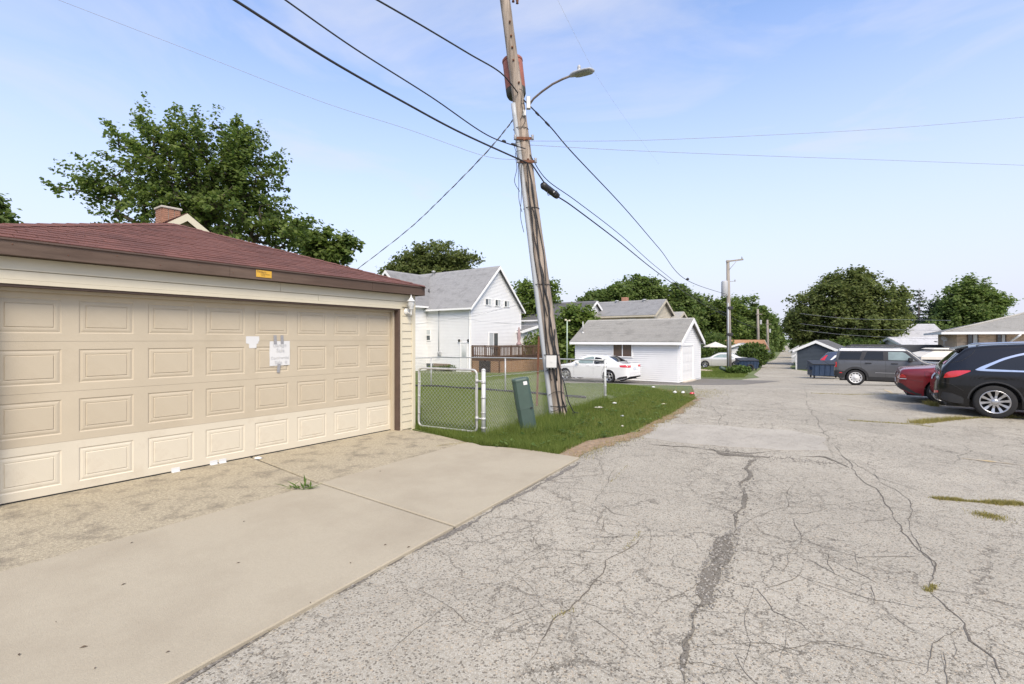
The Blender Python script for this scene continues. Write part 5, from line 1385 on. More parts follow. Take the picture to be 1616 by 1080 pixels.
# --- red coupe
SP_CPE = dict(L=4.8, R=.345, Ra=.405, axles=(.98, 3.79), track=1.66, belt=.90, tumble=.50, rt=.09, crown=.03, crease=.80,
    top=[(0, .62), (.01, .74), (.03, .80), (.06, .90), (.12, .955), (.35, .985), (.75, 1.02), (1.0, 1.09), (1.5, 1.28), (1.9, 1.345), (2.3, 1.345), (2.7, 1.25), (3.1, 1.04), (3.4, .99), (4.4, .88), (4.7, .74), (4.8, .56)],
    bot=[(0, .44), (.1, .36), (.5, .22), (4.4, .22), (4.8, .30)],
    w=[(0, .66), (.02, .76), (.08, .85), (.25, .92), (.7, .955), (2.2, .93), (4.0, .93), (4.5, .84), (4.72, .66), (4.8, .5)])
def det_cpe(sh, t):
    both(sh, t, 'side_window', sp_poly([(1.25, .97), (1.5, 1.10), (1.85, 1.20), (2.3, 1.21), (2.75, 1.08), (2.95, .955), (2.2, .94)], 4), M_cglass, .006)
    part('rear_window', sh.decal([(.92, -.55), (1.6, -.5), (1.6, .5), (.92, .55)], 'T', .006), M_cglass, t)
    both(sh, t, 'tail_light', [(.05, .72), (.20, .73), (.17, .785), (.12, .82), (.05, .82)], M_tail, .010)
    for s_ in (1, -1):
        part('tail_light', sh.decal([(s_ * .30, .71), (s_ * .82, .70), (s_ * .84, .82), (s_ * .30, .84)], 'B', .01), M_tailc, t)
        part('tail_light', sh.decal([(s_ * .58, .725), (s_ * .74, .72), (s_ * .76, .80), (s_ * .58, .815)], 'B', .015), M_tail, t)
    both(sh, t, 'lower_cladding', [(.02, .43), (.02, .57), (.10, .55), (.22, .44), (.40, .31), (.58, .26), (.56, .215), (.3, .25), (.1, .35)], M_clad, .006)
    part('bumper_cladding', sh.decal([(-.82, .40), (.82, .40), (.82, .56), (.5, .50), (-.5, .50), (-.82, .56)], 'B', .006), M_clad, t)
    part('number_plate', sh.decal([(-.16, .55), (.16, .55), (.16, .68), (-.16, .68)], 'B', .012), M_plate, t)
    both(sh, t, 'bumper_crease', [(.05, .677), (.20, .685), (.20, .697), (.05, .697)], M_whitewire, .008)
    for v in 'RL':
        m = MB(); q = []
        for k in range(25):
            a = 2 * math.pi * k / 24; h = sh.cast(.66 + .075 * math.cos(a), .84 + .075 * math.sin(a), v); q.append(h[0] + h[1] * .001)
        m.tube(q, .003, 4, False); part('fuel_flap_gap', m, M_rubber, t)
    bothline(sh, t, [(1.55, .93), (1.50, .6), (1.46, .35)]); bothline(sh, t, [(2.95, .93), (2.98, .35)]); bothline(sh, t, [(.05, .69), (.35, .66), (.56, .62)], w=.006)
    for s_ in (1, -1):
        m = MB(); m.tube([(.10, s_ * .55, .46), (.02, s_ * .55, .46)], .035, 12); part('exhaust_tip', m, M_black, t)
Y_ = 13.55
CPEW = Vector((X_at(1487, Y_), Y_, gh(Y_, X_at(1487, Y_))))
car(SP_CPE, 'dark red coupe parked between the black suv and the grey suv', 'car', CPEW, RZ, 'R', M_pred, 'cpe', 5, M_rim, det_cpe)

# --- grey suv with white roof
SP_BRO = dict(L=4.38, R=.355, Ra=.415, axles=(.83, 3.50), track=1.64, belt=1.12, tumble=.13, rt=.085, crown=.02, crease=1.05,
    top=[(0, .66), (.01, .82), (.04, .88), (.055, 1.08), (.07, 1.15), (.14, 1.50), (.19, 1.665), (.26, 1.72), (.5, 1.755), (1.6, 1.765), (2.3, 1.75), (2.62, 1.70), (2.95, 1.43), (3.24, 1.17), (3.4, 1.12), (4.0, 1.07), (4.25, .98), (4.34, .80), (4.38, .62)],
    bot=[(0, .44), (.1, .38), (.4, .26), (4.0, .26), (4.38, .42)],
    w=[(0, .72), (.02, .80), (.07, .87), (.2, .92), (.7, .94), (3.4, .94), (4.0, .90), (4.25, .80), (4.38, .65)])
def det_bro(sh, t):
    for v in 'RL':
        for nm, pl, mt in (('quarter_window', [(.20, 1.19), (.98, 1.19), (1.08, 1.53), (.27, 1.52)], M_cglass), ('side_window', [(1.13, 1.19), (1.85, 1.19), (1.84, 1.55), (1.26, 1.55)], M_cglass), ('side_window', [(2.02, 1.19), (2.93, 1.19), (2.62, 1.50), (2.52, 1.55), (2.02, 1.55)], M_lglass)):
            part('window_surround' if False else nm, sh.decal(pl, v, .007), mt, t)
        part('pillar_band', sh.decal([(.17, 1.15), (3.06, 1.15), (2.66, 1.585), (.24, 1.57)], v, .003), M_blackp, t)
        part('roof_side', sh.decal([(.17, 1.60), (.24, 1.70), (2.45, 1.70), (2.60, 1.66), (2.64, 1.60), (1.1, 1.60), (1.05, 1.585), (.16, 1.575)], v, .005), M_pwhite, t)
        part('lower_cladding', sh.decal([(1.28, .27), (3.05, .27), (3.05, .42), (1.28, .42)], v, .008), M_clad, t)
        part('lower_cladding', sh.decal([(.01, .44), (.03, .66), (.18, .68), (.40, .63), (.42, .34), (.2, .34)], v, .008), M_clad, t)
        for xc in (.83, 3.50): part('arch_trim', sh.decal(arc_band(xc, .355, .428, .505, 4, 176, 30), v, .009), M_clad, t)
        part('side_moulding', sh.decal([(1.55, .60), (3.0, .60), (3.0, .625), (1.55, .625)], v, .012), M_rim, t)
        part('tail_light', sh.decal([(.03, .82), (.12, .82), (.13, 1.06), (.055, 1.06)], v, .012), M_tail, t)
        part('side_marker', sh.decal([(.22, .55), (.32, .55), (.32, .59), (.22, .59)], v, .012), M_tail, t)
        s_ = -1 if v == 'R' else 1
        for x in (1.18, 2.12):
            h = sh.cast(x, 1.03, v)[0].y; m = MB(); m.bbox(x, x + .24, min(h, h + s_ * .04), max(h, h + s_ * .04), 1.015, 1.06, .012); part('door_handle', m, M_blackp, t)
        m = MB(); m.bbox(2.70, 2.86, min(s_ * .93, s_ * 1.14), max(s_ * .93, s_ * 1.14), 1.15, 1.32, .03); part('door_mirror', m, M_blackp, t)
        m = MB(); m.tube([(.45, s_ * .66, 1.78), (.55, s_ * .66, 1.81), (2.2, s_ * .66, 1.81), (2.3, s_ * .66, 1.78)], .02, 6); part('roof_rail', m, M_blackp, t)
    bothline(sh, t, [(1.03, 1.14), (1.02, .9), (1.10, .72), (1.24, .6)]); bothline(sh, t, [(1.93, 1.14), (1.93, .42)]); bothline(sh, t, [(3.04, 1.14), (3.06, .42)])
    part('roof_panel', sh.decal([(.22, -.70), (2.58, -.70), (2.58, .70), (.22, .70)], 'T', .006, .2), M_pwhite, t)
    part('windscreen', sh.decal([(2.66, -.66), (3.22, -.74), (3.22, .74), (2.66, .66)], 'T', .006), M_lglass, t)
    for s_ in (1, -1): part('tail_light', sh.decal([(s_ * .62, .84), (s_ * .80, .84), (s_ * .79, 1.07), (s_ * .62, 1.07)], 'B', .01), M_tail, t)
    part('rear_window', sh.decal([(-.66, 1.18), (.66, 1.18), (.62, 1.52), (-.62, 1.52)], 'B', .006), M_cglass, t)
    part('fender_badge', sh.decal([(3.14, .98), (3.20, .98), (3.20, 1.07), (3.14, 1.07)], 'R', .012), M_blackp, t)
Y_ = 22.3
car(SP_BRO, 'grey boxy suv with white roof and white steel wheels', 'car', Vector((X_at(1350, Y_), Y_, gh(Y_, 16))), RZ + R(1), 'R', M_pgrey, 'bro', 'steel', M_rimw, det_bro)

# --- white sedan beside the white garage
SP_SED = dict(L=4.85, R=.335, Ra=.39, axles=(1.12, 3.88), track=1.57, belt=.95, tumble=.42, rt=.09, crown=.035, crease=.84,
    top=[(0, .58), (.012, .70), (.04, .86), (.07, 1.0), (.12, 1.035), (.45, 1.06), (.72, 1.11), (1.25, 1.36), (1.6, 1.45), (2.1, 1.485), (2.6, 1.45), (3.05, 1.27), (3.5, 1.03), (3.7, .98), (4.5, .84), (4.75, .70), (4.85, .55)],
    bot=[(0, .38), (.1, .30), (.4, .22), (4.4, .22), (4.85, .32)],
    w=[(0, .66), (.03, .76), (.12, .86), (.3, .90), (.8, .91), (3.6, .905), (4.3, .86), (4.7, .72), (4.85, .52)])
def det_sed(sh, t):
    both(sh, t, 'side_window', sp_poly([(1.22, 1.04), (1.45, 1.20), (1.7, 1.33), (1.95, 1.36), (2.02, 1.36), (2.02, 1.02), (1.6, 1.02)], 3), M_cglass, .006)
    both(sh, t, 'side_window', sp_poly([(2.10, 1.02), (2.10, 1.37), (2.4, 1.36), (2.7, 1.28), (3.05, 1.12), (3.22, 1.005)], 3), M_lglass, .006)
    part('rear_window', sh.decal([(.74, -.56), (1.30, -.50), (1.30, .50), (.74, .56)], 'T', .006), M_cglass, t)
    part('windscreen', sh.decal([(2.78, -.50), (3.45, -.62), (3.45, .62), (2.78, .50)], 'T', .006), M_cglass, t)
    both(sh, t, 'tail_light', [(.05, .86), (.05, .99), (.16, 1.0), (.50, .965), (.44, .87)], M_tail, .012)
    for s_ in (1, -1): part('tail_light', sh.decal([(s_ * .45, .86), (s_ * .80, .85), (s_ * .80, .98), (s_ * .45, .97)], 'B', .012), M_tail, t)
    part('number_plate', sh.decal([(-.16, .72), (.16, .72), (.16, .85), (-.16, .85)], 'B', .012), M_plate, t)
    both(sh, t, 'lower_cladding', [(.04, .32), (.1, .42), (.5, .34), (.66, .26), (.60, .225), (.3, .25)], M_clad, .006)
    bothline(sh, t, [(2.06, 1.02), (2.06, .4)]); bothline(sh, t, [(1.36, 1.02), (1.42, .8), (1.52, .6), (1.56, .3)]); bothline(sh, t, [(3.30, 1.0), (3.30, .3)])
    for s_ in (1, -1):
        for x in (1.62, 2.30):
            v = 'R' if s_ < 0 else 'L'; h = sh.cast(x, .90, v)[0].y; m = MB(); m.bbox(x, x + .2, min(h, h + s_ * .03), max(h, h + s_ * .03), .885, .92, .01); part('door_handle', m, M_pwhite, t)
        m = MB(); m.bbox(2.98, 3.12, min(s_ * .86, s_ * 1.02), max(s_ * .86, s_ * 1.02), .98, 1.10, .025); part('door_mirror', m, M_pwhite, t)
WSW = Vector((0, 0, 0)); Y_ = 26.2
WSW = Vector((X_at(962, Y_), Y_, gh(Y_)))
car(SP_SED, 'white sedan parked along the long wall of the white garage', 'car', WSW, RZ + math.pi + R(-3), 'L', M_pwhite, 'sed', 5, M_rim, det_sed)

# --- far cars share the sedan shell
def det_far(glass=M_cglass):
    def f(sh, t):
        both(sh, t, 'side_window', [(1.25, 1.03), (1.5, 1.2), (1.8, 1.35), (2.5, 1.35), (2.9, 1.2), (3.2, 1.02)], glass, .006)
        part('rear_window', sh.decal([(.74, -.56), (1.30, -.50), (1.30, .50), (.74, .56)], 'T', .006), M_cglass, t)
        part('windscreen', sh.decal([(2.78, -.50), (3.45, -.62), (3.45, .62), (2.78, .50)], 'T', .006), M_cglass, t)
        for s_ in (1, -1): part('tail_light', sh.decal([(s_ * .45, .84), (s_ * .80, .83), (s_ * .80, .98), (s_ * .45, .97)], 'B', .012), M_tail, t)
        part('number_plate', sh.decal([(-.2, .66), (.2, .66), (.2, .80), (-.2, .80)], 'B', .012), M_plate, t)
        bothline(sh, t, [(2.06, 1.02), (2.06, .4)]); bothline(sh, t, [(3.30, 1.0), (3.30, .3)])
    return f
Y_ = 47
car(SP_SED, 'silver sedan parked left of the second alley pole', 'car', Vector((X_at(1161, Y_), Y_, gh(Y_))), RZ + math.pi + R(12), 'L', M_psilver, 'sed', 5, M_rim, det_far(M_lglass))
Y_ = 57
car(SP_SED, 'pale hatch seen from behind in the driveway of the far garage', 'car', Vector((X_at(1166, Y_), Y_, gh(Y_))), RZ + math.pi / 2 + R(6), 'L', M_pwhite, 'sed', 5, M_rim, det_far())
Y_ = 33.5
def det_navy(sh, t):
    both(sh, t, 'side_window', [(.95, 1.16), (1.2, 1.35), (1.7, 1.5), (2.6, 1.5), (3.3, 1.16)], M_cglass, .008)
    both(sh, t, 'window_trim', [(.74, 1.12), (.85, 1.12), (1.15, 1.38), (1.7, 1.55), (2.6, 1.55), (2.6, 1.6), (1.6, 1.6), (1.0, 1.42)], M_pwhite, .006)
    both(sh, t, 'tail_light', [(.14, .95), (.20, 1.15), (.52, 1.45), (.60, 1.45), (.45, 1.15), (.40, .95)], M_tail, .012)
    part('rear_window', sh.decal([(-.66, 1.19), (.66, 1.19), (.58, 1.52), (-.58, 1.52)], 'B', .006), M_cglass, t)
car(SP_SUV, 'navy car with a slanting red tail lamp mostly hidden behind the right dumpster', 'car', Vector((X_at(1318, Y_), Y_, gh(Y_))), RZ, 'R', M_pnavy, 'suv', 10, None, det_navy)

# ================================================================== dumpsters
def dumpster(label, loc, rz, w, d, h, tyre=False):
    t = thing('dumpster', label, 'dumpster', loc, rz, 'blue steel dumpsters')
    z0 = .17
    m = MB(); m.add([(-w / 2, -d / 2 + .12, z0), (w / 2, -d / 2 + .12, z0), (w / 2, d / 2, z0), (-w / 2, d / 2, z0), (-w / 2, -d / 2, h * .82), (w / 2, -d / 2, h * .82), (w / 2, d / 2, h), (-w / 2, d / 2, h)],
        [(0, 3, 2, 1), (0, 1, 5, 4), (1, 2, 6, 5), (2, 3, 7, 6), (3, 0, 4, 7), (4, 5, 6, 7)]); part('body', m, M_dumpb, t)
    m = MB()
    for x in np.linspace(-w / 2 + .12, w / 2 - .12, 6): m.bar((x, -d / 2 + .105, z0 + .02), (x, -d / 2 - .012, h * .80), .05, .03, (1, 0, 0))
    part('rib', m, M_dumpb, t, kind='stuff')
    for x0, x1 in ((-w / 2 - .02, -.01), (.01, w / 2 + .02)):
        m = MB(); m.slab([(x0, -d / 2 - .05, h * .83), (x1, -d / 2 - .05, h * .83), (x1, d / 2 + .02, h + .02), (x0, d / 2 + .02, h + .02)], .04); part('lid', m, M_dumpl, t)
    for s_ in (-1, 1):
        m = MB(); x = s_ * (w / 2 + .07); m.box(min(s_ * w / 2, x + s_ * .06), max(s_ * w / 2, x + s_ * .06), -.25, .35, h * .50, h * .66); part('fork_pocket', m, M_dumpb, t)
        for y in (-d / 2 + .22, d / 2 - .15):
            m = MB(); m.tube([(s_ * (w / 2 - .15) - .03, y, .085), (s_ * (w / 2 - .15) + .03, y, .085)], .085, 12); m.box(s_ * (w / 2 - .15) - .05, s_ * (w / 2 - .15) + .05, y - .04, y + .04, .12, z0 + .01); part('caster', m, M_rimd, t)
    return t
Y_ = 30.8
dumpster('large blue dumpster behind the grey suv on the right', Vector((X_at(1312, Y_), Y_ + .6, gh(Y_ + .6))), RZ + R(20), 1.75, 1.1, 1.06)
Y_ = 42.5
dumpster('small blue dumpster left of the alley beside the third pole', Vector((X_at(1183, Y_), Y_ + .5, gh(Y_ + .5))), RZ + R(30), 1.62, 1.05, 1.02)
# fallen pedestal and loose tyre by the second pole
b0 = Vector((X_at(1148, 37.6), 37.6, gh(37.6))); m = MB(); m.tube([b0 + Vector((.35, 0, .05)), b0 + Vector((-.45, .1, .42)), b0 + Vector((-.55, .1, .44))], [.15, .15, .13], 10)
single('cable_pedestal', m, M_ped, 'green cable pedestal fallen over at the foot of the second pole', 'pedestal', loc=b0)
Y_ = 41.6; b0 = Vector((X_at(1184, Y_), Y_, gh(Y_) + .29))
m = MB(); m.lathe([(.17, -.1), (.27, -.1), (.30, -.06), (.30, .06), (.27, .1), (.17, .1)], 24, Matrix.Rotation(R(80), 4, 'X'), closed=True)
o = single('loose_tyre', m, M_tyre, 'old tyre leaning on the front of the small blue dumpster', 'tyre'); o.location = b0

# ================================================================== litter on the verge
for i, (a, b, s, mt, lab) in enumerate((
    (944, 647, (.16, .04, .03), M_umbw, 'long pale litter strip in the grass by the fence corner post'), (970, 640, (.08, .05, .03), M_paper, 'bright white paper ball in the grass right of the fence corner post'),
    (982, 661, (.06, .04, .025), M_conduit, 'pale blue grey scrap in the middle of the verge grass'), (982, 677, (.03, .02, .02), M_umbw, 'tiny pale scrap in the verge grass near the alley'),
    (1031, 613.6, (.10, .06, .03), M_paper, 'white paper at the back edge of the verge by the white garage drive'), (1047, 641, (.10, .03, .015), M_cream, 'flat cream scrap in the verge grass near the alley edge'),
    (1065, 622.5, (.08, .06, .05), M_paper, 'left one of two white balls of paper on the gravel edge'), (1078, 623, (.08, .06, .05), M_paper, 'right one of two white balls of paper on the gravel edge'),
    (1092, 624.5, (.11, .07, .05), M_tail, 'red wrapper at the gravel edge of the verge'))):
    crumple('litter', G(a, b) + Vector((0, 0, .045)), tuple(v * .7 for v in s), mt, lab, 'litter', 'scraps of litter on the verge', seed=i)
# weed in the slab joint
wd_p = G(474, 776)
m = MB(); rr = random.Random(3)
for i in range(26):
    a = rr.uniform(-.5, 3.6); l = rr.uniform(.05, .22); b = Vector((wd_p.x + rr.uniform(-.12, .12), wd_p.y + rr.uniform(-.04, .04), .03)); d = Vector((math.cos(a), math.sin(a) * .6, rr.uniform(.1, .5))).normalized(); s_ = d.cross(Vector((0, 0, 1))).normalized() * rr.uniform(.006, .013)
    m.add([b, b + d * l * .5 + s_, b + d * l + Vector((0, 0, -.01)), b + d * l * .5 - s_], [(0, 1, 2, 3)])
single('weed', m, M_weed, 'sprawling green weed growing in the driveway joint', 'weed', loc=wd_p)
# small dark leaf specks on the slab
m = MB(); rr = random.Random(9)
for a, b in ((553, 895), (150, 1063), (88, 991), (132, 1030), (376, 896), (420, 774), (600, 748), (645, 870), (265, 1040), (30, 1045), (208, 863), (385, 829), (490, 960), (195, 930), (608, 866)):
    p = G(a, b); s = rr.uniform(.008, .02); an = rr.uniform(0, 6)
    c_, sn = math.cos(an), math.sin(an)
    m.add([(p.x + s * c_, p.y + s * sn, .031), (p.x - s * .35 * sn, p.y + s * .35 * c_, .036), (p.x - s * c_, p.y - s * sn, .031), (p.x + s * .35 * sn, p.y - s * .35 * c_, .034)], [(0, 1, 2, 3)])
o = part('fallen_leaves', m, pm('dry_leaf', (.09, .06, .035), .9, .3, 30), None); o['kind'] = 'stuff'; o['label'] = 'small dry leaf bits scattered on the concrete slabs'; o['category'] = 'leaves'
# ================================================================== buildings
def xf(m, M):
    m.v = [tuple(M @ Vector(p)) for p in m.v]; return m
def gable(t, L, hw, ze, zp, wall, roof, trim, ov=.3, ovg=.3, zb=-.2, M=None, siding=0.12, boards=None, gutter=True, course=.15, courses=True, side_boards=True):
    """building with its ridge along local x, gable at x=0 facing +x, from x=-L to 0, y=-hw..hw.
    siding: lap height; boards: 'single' = every lap an object"""
    M = M or Matrix.Identity(4); I = Matrix.Identity(4)
    slope = (zp - ze) / hw; th = .10
    # wall core
    m = MB(); pts = [(-hw, zb), (hw, zb), (hw, ze), (0, zp - .05), (-hw, ze)]
    vs = [(0, y, z) for y, z in pts] + [(-L, y, z) for y, z in pts]
    m.add(vs, [(0, 1, 2, 3, 4), (9, 8, 7, 6, 5)] + [((i + 1) % 5, i, 5 + i, 5 + (i + 1) % 5) for i in range(5)])
    part('wall', xf(m, M), wall, t)
    # siding laps on the gable face and the long sides
    jm = MB(); rows = []
    z = .0
    while z < zp - .12 and siding:
        z1 = z + siding
        def half(zz): return hw - .02 if zz <= ze - .02 else max(.02, (zp - .06 - zz) / slope - .02)
        if z1 <= ze or z >= ze - .3:
            a, b = half(z), half(z1); m = MB()
            m.add([(.036, -a, z), (.036, a, z), (.008, b, z1 - .002), (.008, -b, z1 - .002), (0, -a, z), (0, a, z)], [(0, 1, 2, 3), (4, 5, 1, 0)]); rows.append(m)
        if z1 <= ze - .05 and side_boards:
            for s_ in (-1, 1):
                y = s_ * hw; m = MB(); q = [(-.03, y + s_ * .036, z), (-L + .03, y + s_ * .036, z), (-L + .03, y + s_ * .008, z1 - .002), (-.03, y + s_ * .008, z1 - .002), (-.03, y, z), (-L + .03, y, z)]
                m.add(q, [(0, 1, 2, 3)[::s_ * -1 if s_ == 1 else 1], (4, 5, 1, 0)[::s_ * -1 if s_ == 1 else 1]]); rows.append(m)
        z = z1
    if boards == 'single':
        for m in rows: part('siding_board', xf(m, M), wall, t)
    else:
        for m in rows: jm.add(m.v, m.f)
        if rows: part('siding', xf(jm, M), wall, t, kind='stuff')
    # corner boards
    m = MB()
    for y in (-hw, hw): m.box(-.09, .028, y - .03 if y < 0 else y - .09, y + .09 if y < 0 else y + .03, zb + .02, ze - .03)
    part('corner_board', xf(m, M), trim, t)
    # roof planes
    ang = math.atan(slope); c_, s2 = math.cos(ang), math.sin(ang); Ls = (hw + ov) / c_
    m = MB(); cm = MB()
    for s_ in (-1, 1):
        e = (hw + ov) * s_; zl = zp - slope * (hw + ov)
        q = [(ovg, 0, zp), (-L - ovg, 0, zp), (-L - ovg, e, zl), (ovg, e, zl)]
        if s_ < 0: q = q[::-1]
        nrm = Vector((0, s_ * s2, c_))
        vs = [Vector(p) for p in q] + [Vector(p) + nrm * th for p in q]
        m.add(vs, [(0, 1, 2, 3)[::-1] if False else (3, 2, 1, 0), (4, 5, 6, 7)] + [(i, (i + 1) % 4, 4 + (i + 1) % 4, 4 + i) for i in range(4)])
        if courses:
            n = int(Ls / course)
            for i in range(n):
                d0 = Ls - i * course; d1 = d0 - course
                a0, a1 = d0 + .012, max(0, d1)
                lo = Vector((0, s_ * a0 * c_, zp - a0 * s2)); hi_ = Vector((0, s_ * a1 * c_, zp - a1 * s2)); tb = nrm * (th + .016); tt = nrm * (th + .003); tbb = nrm * (th + .001)
                # split the course in tabs
                nt_ = max(1, int((L + 2 * ovg) / 1.0)) if L < 30 else 1
                xs = np.linspace(ovg, -L - ovg, nt_ + 1)
                for k in range(nt_):
                    xa, xb = xs[k], xs[k + 1]; j = random.uniform(0, .006); tj = nrm * (th + .013 + j)
                    X0, X1 = Vector((xa, 0, 0)), Vector((xb, 0, 0))
                    q = [lo + tj + X0, lo + tj + X1, hi_ + tt + X1, hi_ + tt + X0, lo + tbb + X0, lo + tbb + X1]
                    fs = [(0, 1, 2, 3), (4, 5, 1, 0)]
                    if s_ > 0: fs = [f[::-1] for f in fs]
                    cm.add(q, fs)
    rf = part('roof', xf(m, M), roof, t)
    if courses: part('shingle_courses', xf(cm, M), roof, rf, kind='stuff')
    part('ridge_cap', xf(MB().slab([(ovg + .01, -.14, zp + th * .75 - .14 * slope * .6), (ovg + .01, 0, zp + th + .035), (-L - ovg, 0, zp + th + .035), (-L - ovg, -.14, zp + th * .75 - .14 * slope * .6)][::-1], .012).slab([(ovg + .01, .14, zp + th * .75 - .14 * slope * .6), (-L - ovg, .14, zp + th * .75 - .14 * slope * .6), (-L - ovg, 0, zp + th + .036), (ovg + .01, 0, zp + th + .036)][::-1], .012), M), roof, rf)
    # rake boards, fascias, soffit
    for xo in (ovg + .002, -L - ovg - .03):
        for s_ in (-1, 1):
            e = (hw + ov) * s_; zl = zp - slope * (hw + ov); m = MB()
            m.add([(xo, 0, zp - .16), (xo, e, zl - .16), (xo, e, zl + th * c_), (xo, 0, zp + th / c_ * .9), (xo + .028, 0, zp - .16), (xo + .028, e, zl - .16), (xo + .028, e, zl + th * c_), (xo + .028, 0, zp + th / c_ * .9)],
                  [(4, 5, 6, 7), (3, 2, 1, 0), (0, 1, 5, 4), (1, 2, 6, 5), (2, 3, 7, 6)] if s_ > 0 else [(7, 6, 5, 4), (0, 1, 2, 3), (4, 5, 1, 0), (5, 6, 2, 1), (6, 7, 3, 2)])
            part('rake_trim', xf(m, M), trim, t)
    m = MB()
    for s_ in (-1, 1):
        e = (hw + ov) * s_; zl = zp - slope * (hw + ov); a, b = sorted((e + s_ * .003, e + s_ * (.11 if gutter else .03)))
        m.box(-L - ovg + .005, ovg - .005, a, b, zl - .10, zl + .055)
        a, b = sorted((hw * s_ + s_ * .03, e)); m.box(-L - ovg + .01, ovg - .01, a, b, zl - .06, zl - .045)
    part('gutter' if gutter else 'fascia', xf(m, M), trim, t)
    return t
def window(t, face, hw, u0, u1, z0, z1, mats, trim, M=None, vert=True, fr=.05, slit=True):
    "framed window with panes proud of a wall; face 'G' (x=0), 'S-' (y=-hw), 'S+'"
    M = M or Matrix.Identity(4)
    def mp(d, u, z): return (d, u, z) if face == 'G' else ((u, -hw - d, z) if face == 'S-' else (u, hw + d, z))
    def bx(m, d0, d1, a, b, c, d):
        p = [mp(x, y, z) for z in (c, d) for y in (a, b) for x in (d0, d1)]
        xs, ys, zs = zip(*p); m.box(min(xs), max(xs), min(ys), max(ys), min(zs), max(zs))
    f = MB(); D = .080
    bx(f, .004, D, u0 - fr, u0, z0 - fr, z1 + fr); bx(f, .004, D, u1, u1 + fr, z0 - fr, z1 + fr); bx(f, .004, D, u0, u1, z0 - fr, z0); bx(f, .004, D, u0, u1, z1, z1 + fr)
    n = len(mats)
    if vert:
        for i in range(1, n): a = u0 + (u1 - u0) * i / n; bx(f, .004, D - .004, a - fr * .4, a + fr * .4, z0, z1)
    else:
        for i in range(1, n): a = z0 + (z1 - z0) * i / n; bx(f, .004, D - .004, u0, u1, a - fr * .4, a + fr * .4)
    w = part('window', xf(f, M), trim, t)
    for i in range(n):
        g = MB()
        if vert: bx(g, .037, .056, u0 + (u1 - u0) * i / n + (fr * .4 if i else 0), u0 + (u1 - u0) * (i + 1) / n - (fr * .4 if i < n - 1 else 0), z0, z1)
        else: bx(g, .037, .056, u0, u1, z0 + (z1 - z0) * i / n + (fr * .4 if i else 0), z0 + (z1 - z0) * (i + 1) / n - (fr * .4 if i < n - 1 else 0))
        part('pane', xf(g, M), mats[i], w)
    return w
def along(c, d, px_):
    "distance from world point c along d (xy) at which the photo column px is reached"
    k = (px_ - 808) / F0; return (k * c.y - c.x) / (d.x - k * d.y)
def zat(c, d, s, py): return H0 + (YH - py) / F0 * (c.y + d.y * s)

# --- white garage
zb_ = gh(27.5); HWg = 2.25
o_ = WC + UX * HWg; o_.z = zb_
wg = thing('white_garage', 'small white vinyl garage with a grey gable roof beside the alley', 'garage', o_, RZ)
ze_, zp_ = 1.50 - zb_, 2.74 - zb_
gable(wg, 6.5, HWg, ze_, zp_, M_wsid, M_tan_sh, M_wtrim, .22, .22, -.3, siding=.118, boards='single', course=.14)
u1 = -along(WC, -NX, 998); u0 = -along(WC, -NX, 968)
window(wg, 'S-', HWg, u0 + .03, u1 - .03, .58 - zb_, 1.38 - zb_, [M_blind, M_blind], M_wtrim, fr=.06)
ya, yb = along(WC, UX, 1075) - HWg, along(WC, UX, 1092) - HWg
dz = 1.22 - zb_
gdo = part('garage_door', MB().box(.03, .045, ya, yb, .02, dz), M_wsid, wg)
for i in range(4):
    for j in range(3):
        w_ = (yb - ya) / 3; h_ = (dz - .02) / 4
        part('door_panel', MB().bbox(.0455, .058, ya + j * w_ + .07, ya + (j + 1) * w_ - .07, .02 + i * h_ + .08, .02 + (i + 1) * h_ - .08, .006), M_wsid, gdo)
m = MB(); m.box(.023, .085, ya - .09, ya, 0, dz + .09); m.box(.023, .085, yb, yb + .09, 0, dz + .09); m.box(.023, .085, ya, yb, dz, dz + .09); part('door_trim', m, M_wtrim, wg)
m = MB(); m.box(.0, .25, ya - .05, yb + .05, -.05, .015); part('door_sill', m, pm('sill_concrete', (.52, .46, .38), .9, .1, 5), wg)
sl_ = (zp_ - ze_) / HWg
m = MB(); m.tube([(-6.3, -1.55, zp_ - 1.55 * sl_ + .05), (-6.3, -1.55, zp_ - 1.55 * sl_ + .85)], .035, 8); m.lathe([(.10, 0), (.04, .1)], 10, Matrix.Translation((-6.3, -1.55, zp_ - 1.55 * sl_ + .1))); part('vent_pipe', m, M_galv, wg)

# --- white house
HC = Vector((X_at(743, 40), 40, 0)); HWh = 3.63; zb_ = gh(42)
o_ = HC + UX * HWh; o_.z = zb_
wh = thing('white_house', 'two storey white house with a steep grey roof behind the lawn', 'house', o_, RZ)
ze_, zp_ = 4.42 - zb_, 7.93 - zb_
gable(wh, 12, HWh, ze_, zp_, M_wsid, M_gry_sh, M_wtrim, .30, .30, -.4, siding=.125, course=.15)
for a, b, c, d in ((765.5, 774, 472, 481), (781, 789, 473.5, 482.5), (795.5, 803, 475.5, 484)):
    sa, sb = along(HC, UX, a), along(HC, UX, b); window(wh, 'G', HWh, sa - HWh, sb - HWh, zat(HC, UX, sa, d) - zb_, zat(HC, UX, sa, c) - zb_, [M_glass, M_curtain], M_wtrim, fr=.06)
sa, sb = along(HC, UX, 771.5), along(HC, UX, 785); window(wh, 'G', HWh, sa - HWh, sb - HWh, zat(HC, UX, sa, 564) - zb_, zat(HC, UX, sa, 526) - zb_, [M_curtain, M_glass], M_wtrim, fr=.07)
sa, sb = along(HC, -NX, 669.5), along(HC, -NX, 679.5)
window(wh, 'S-', HWh, -sa, -sb, zat(HC, -NX, sa, 537) - zb_, zat(HC, -NX, sa, 521.5) - zb_, [M_glass, M_curtain], M_wtrim, vert=False, fr=.07)
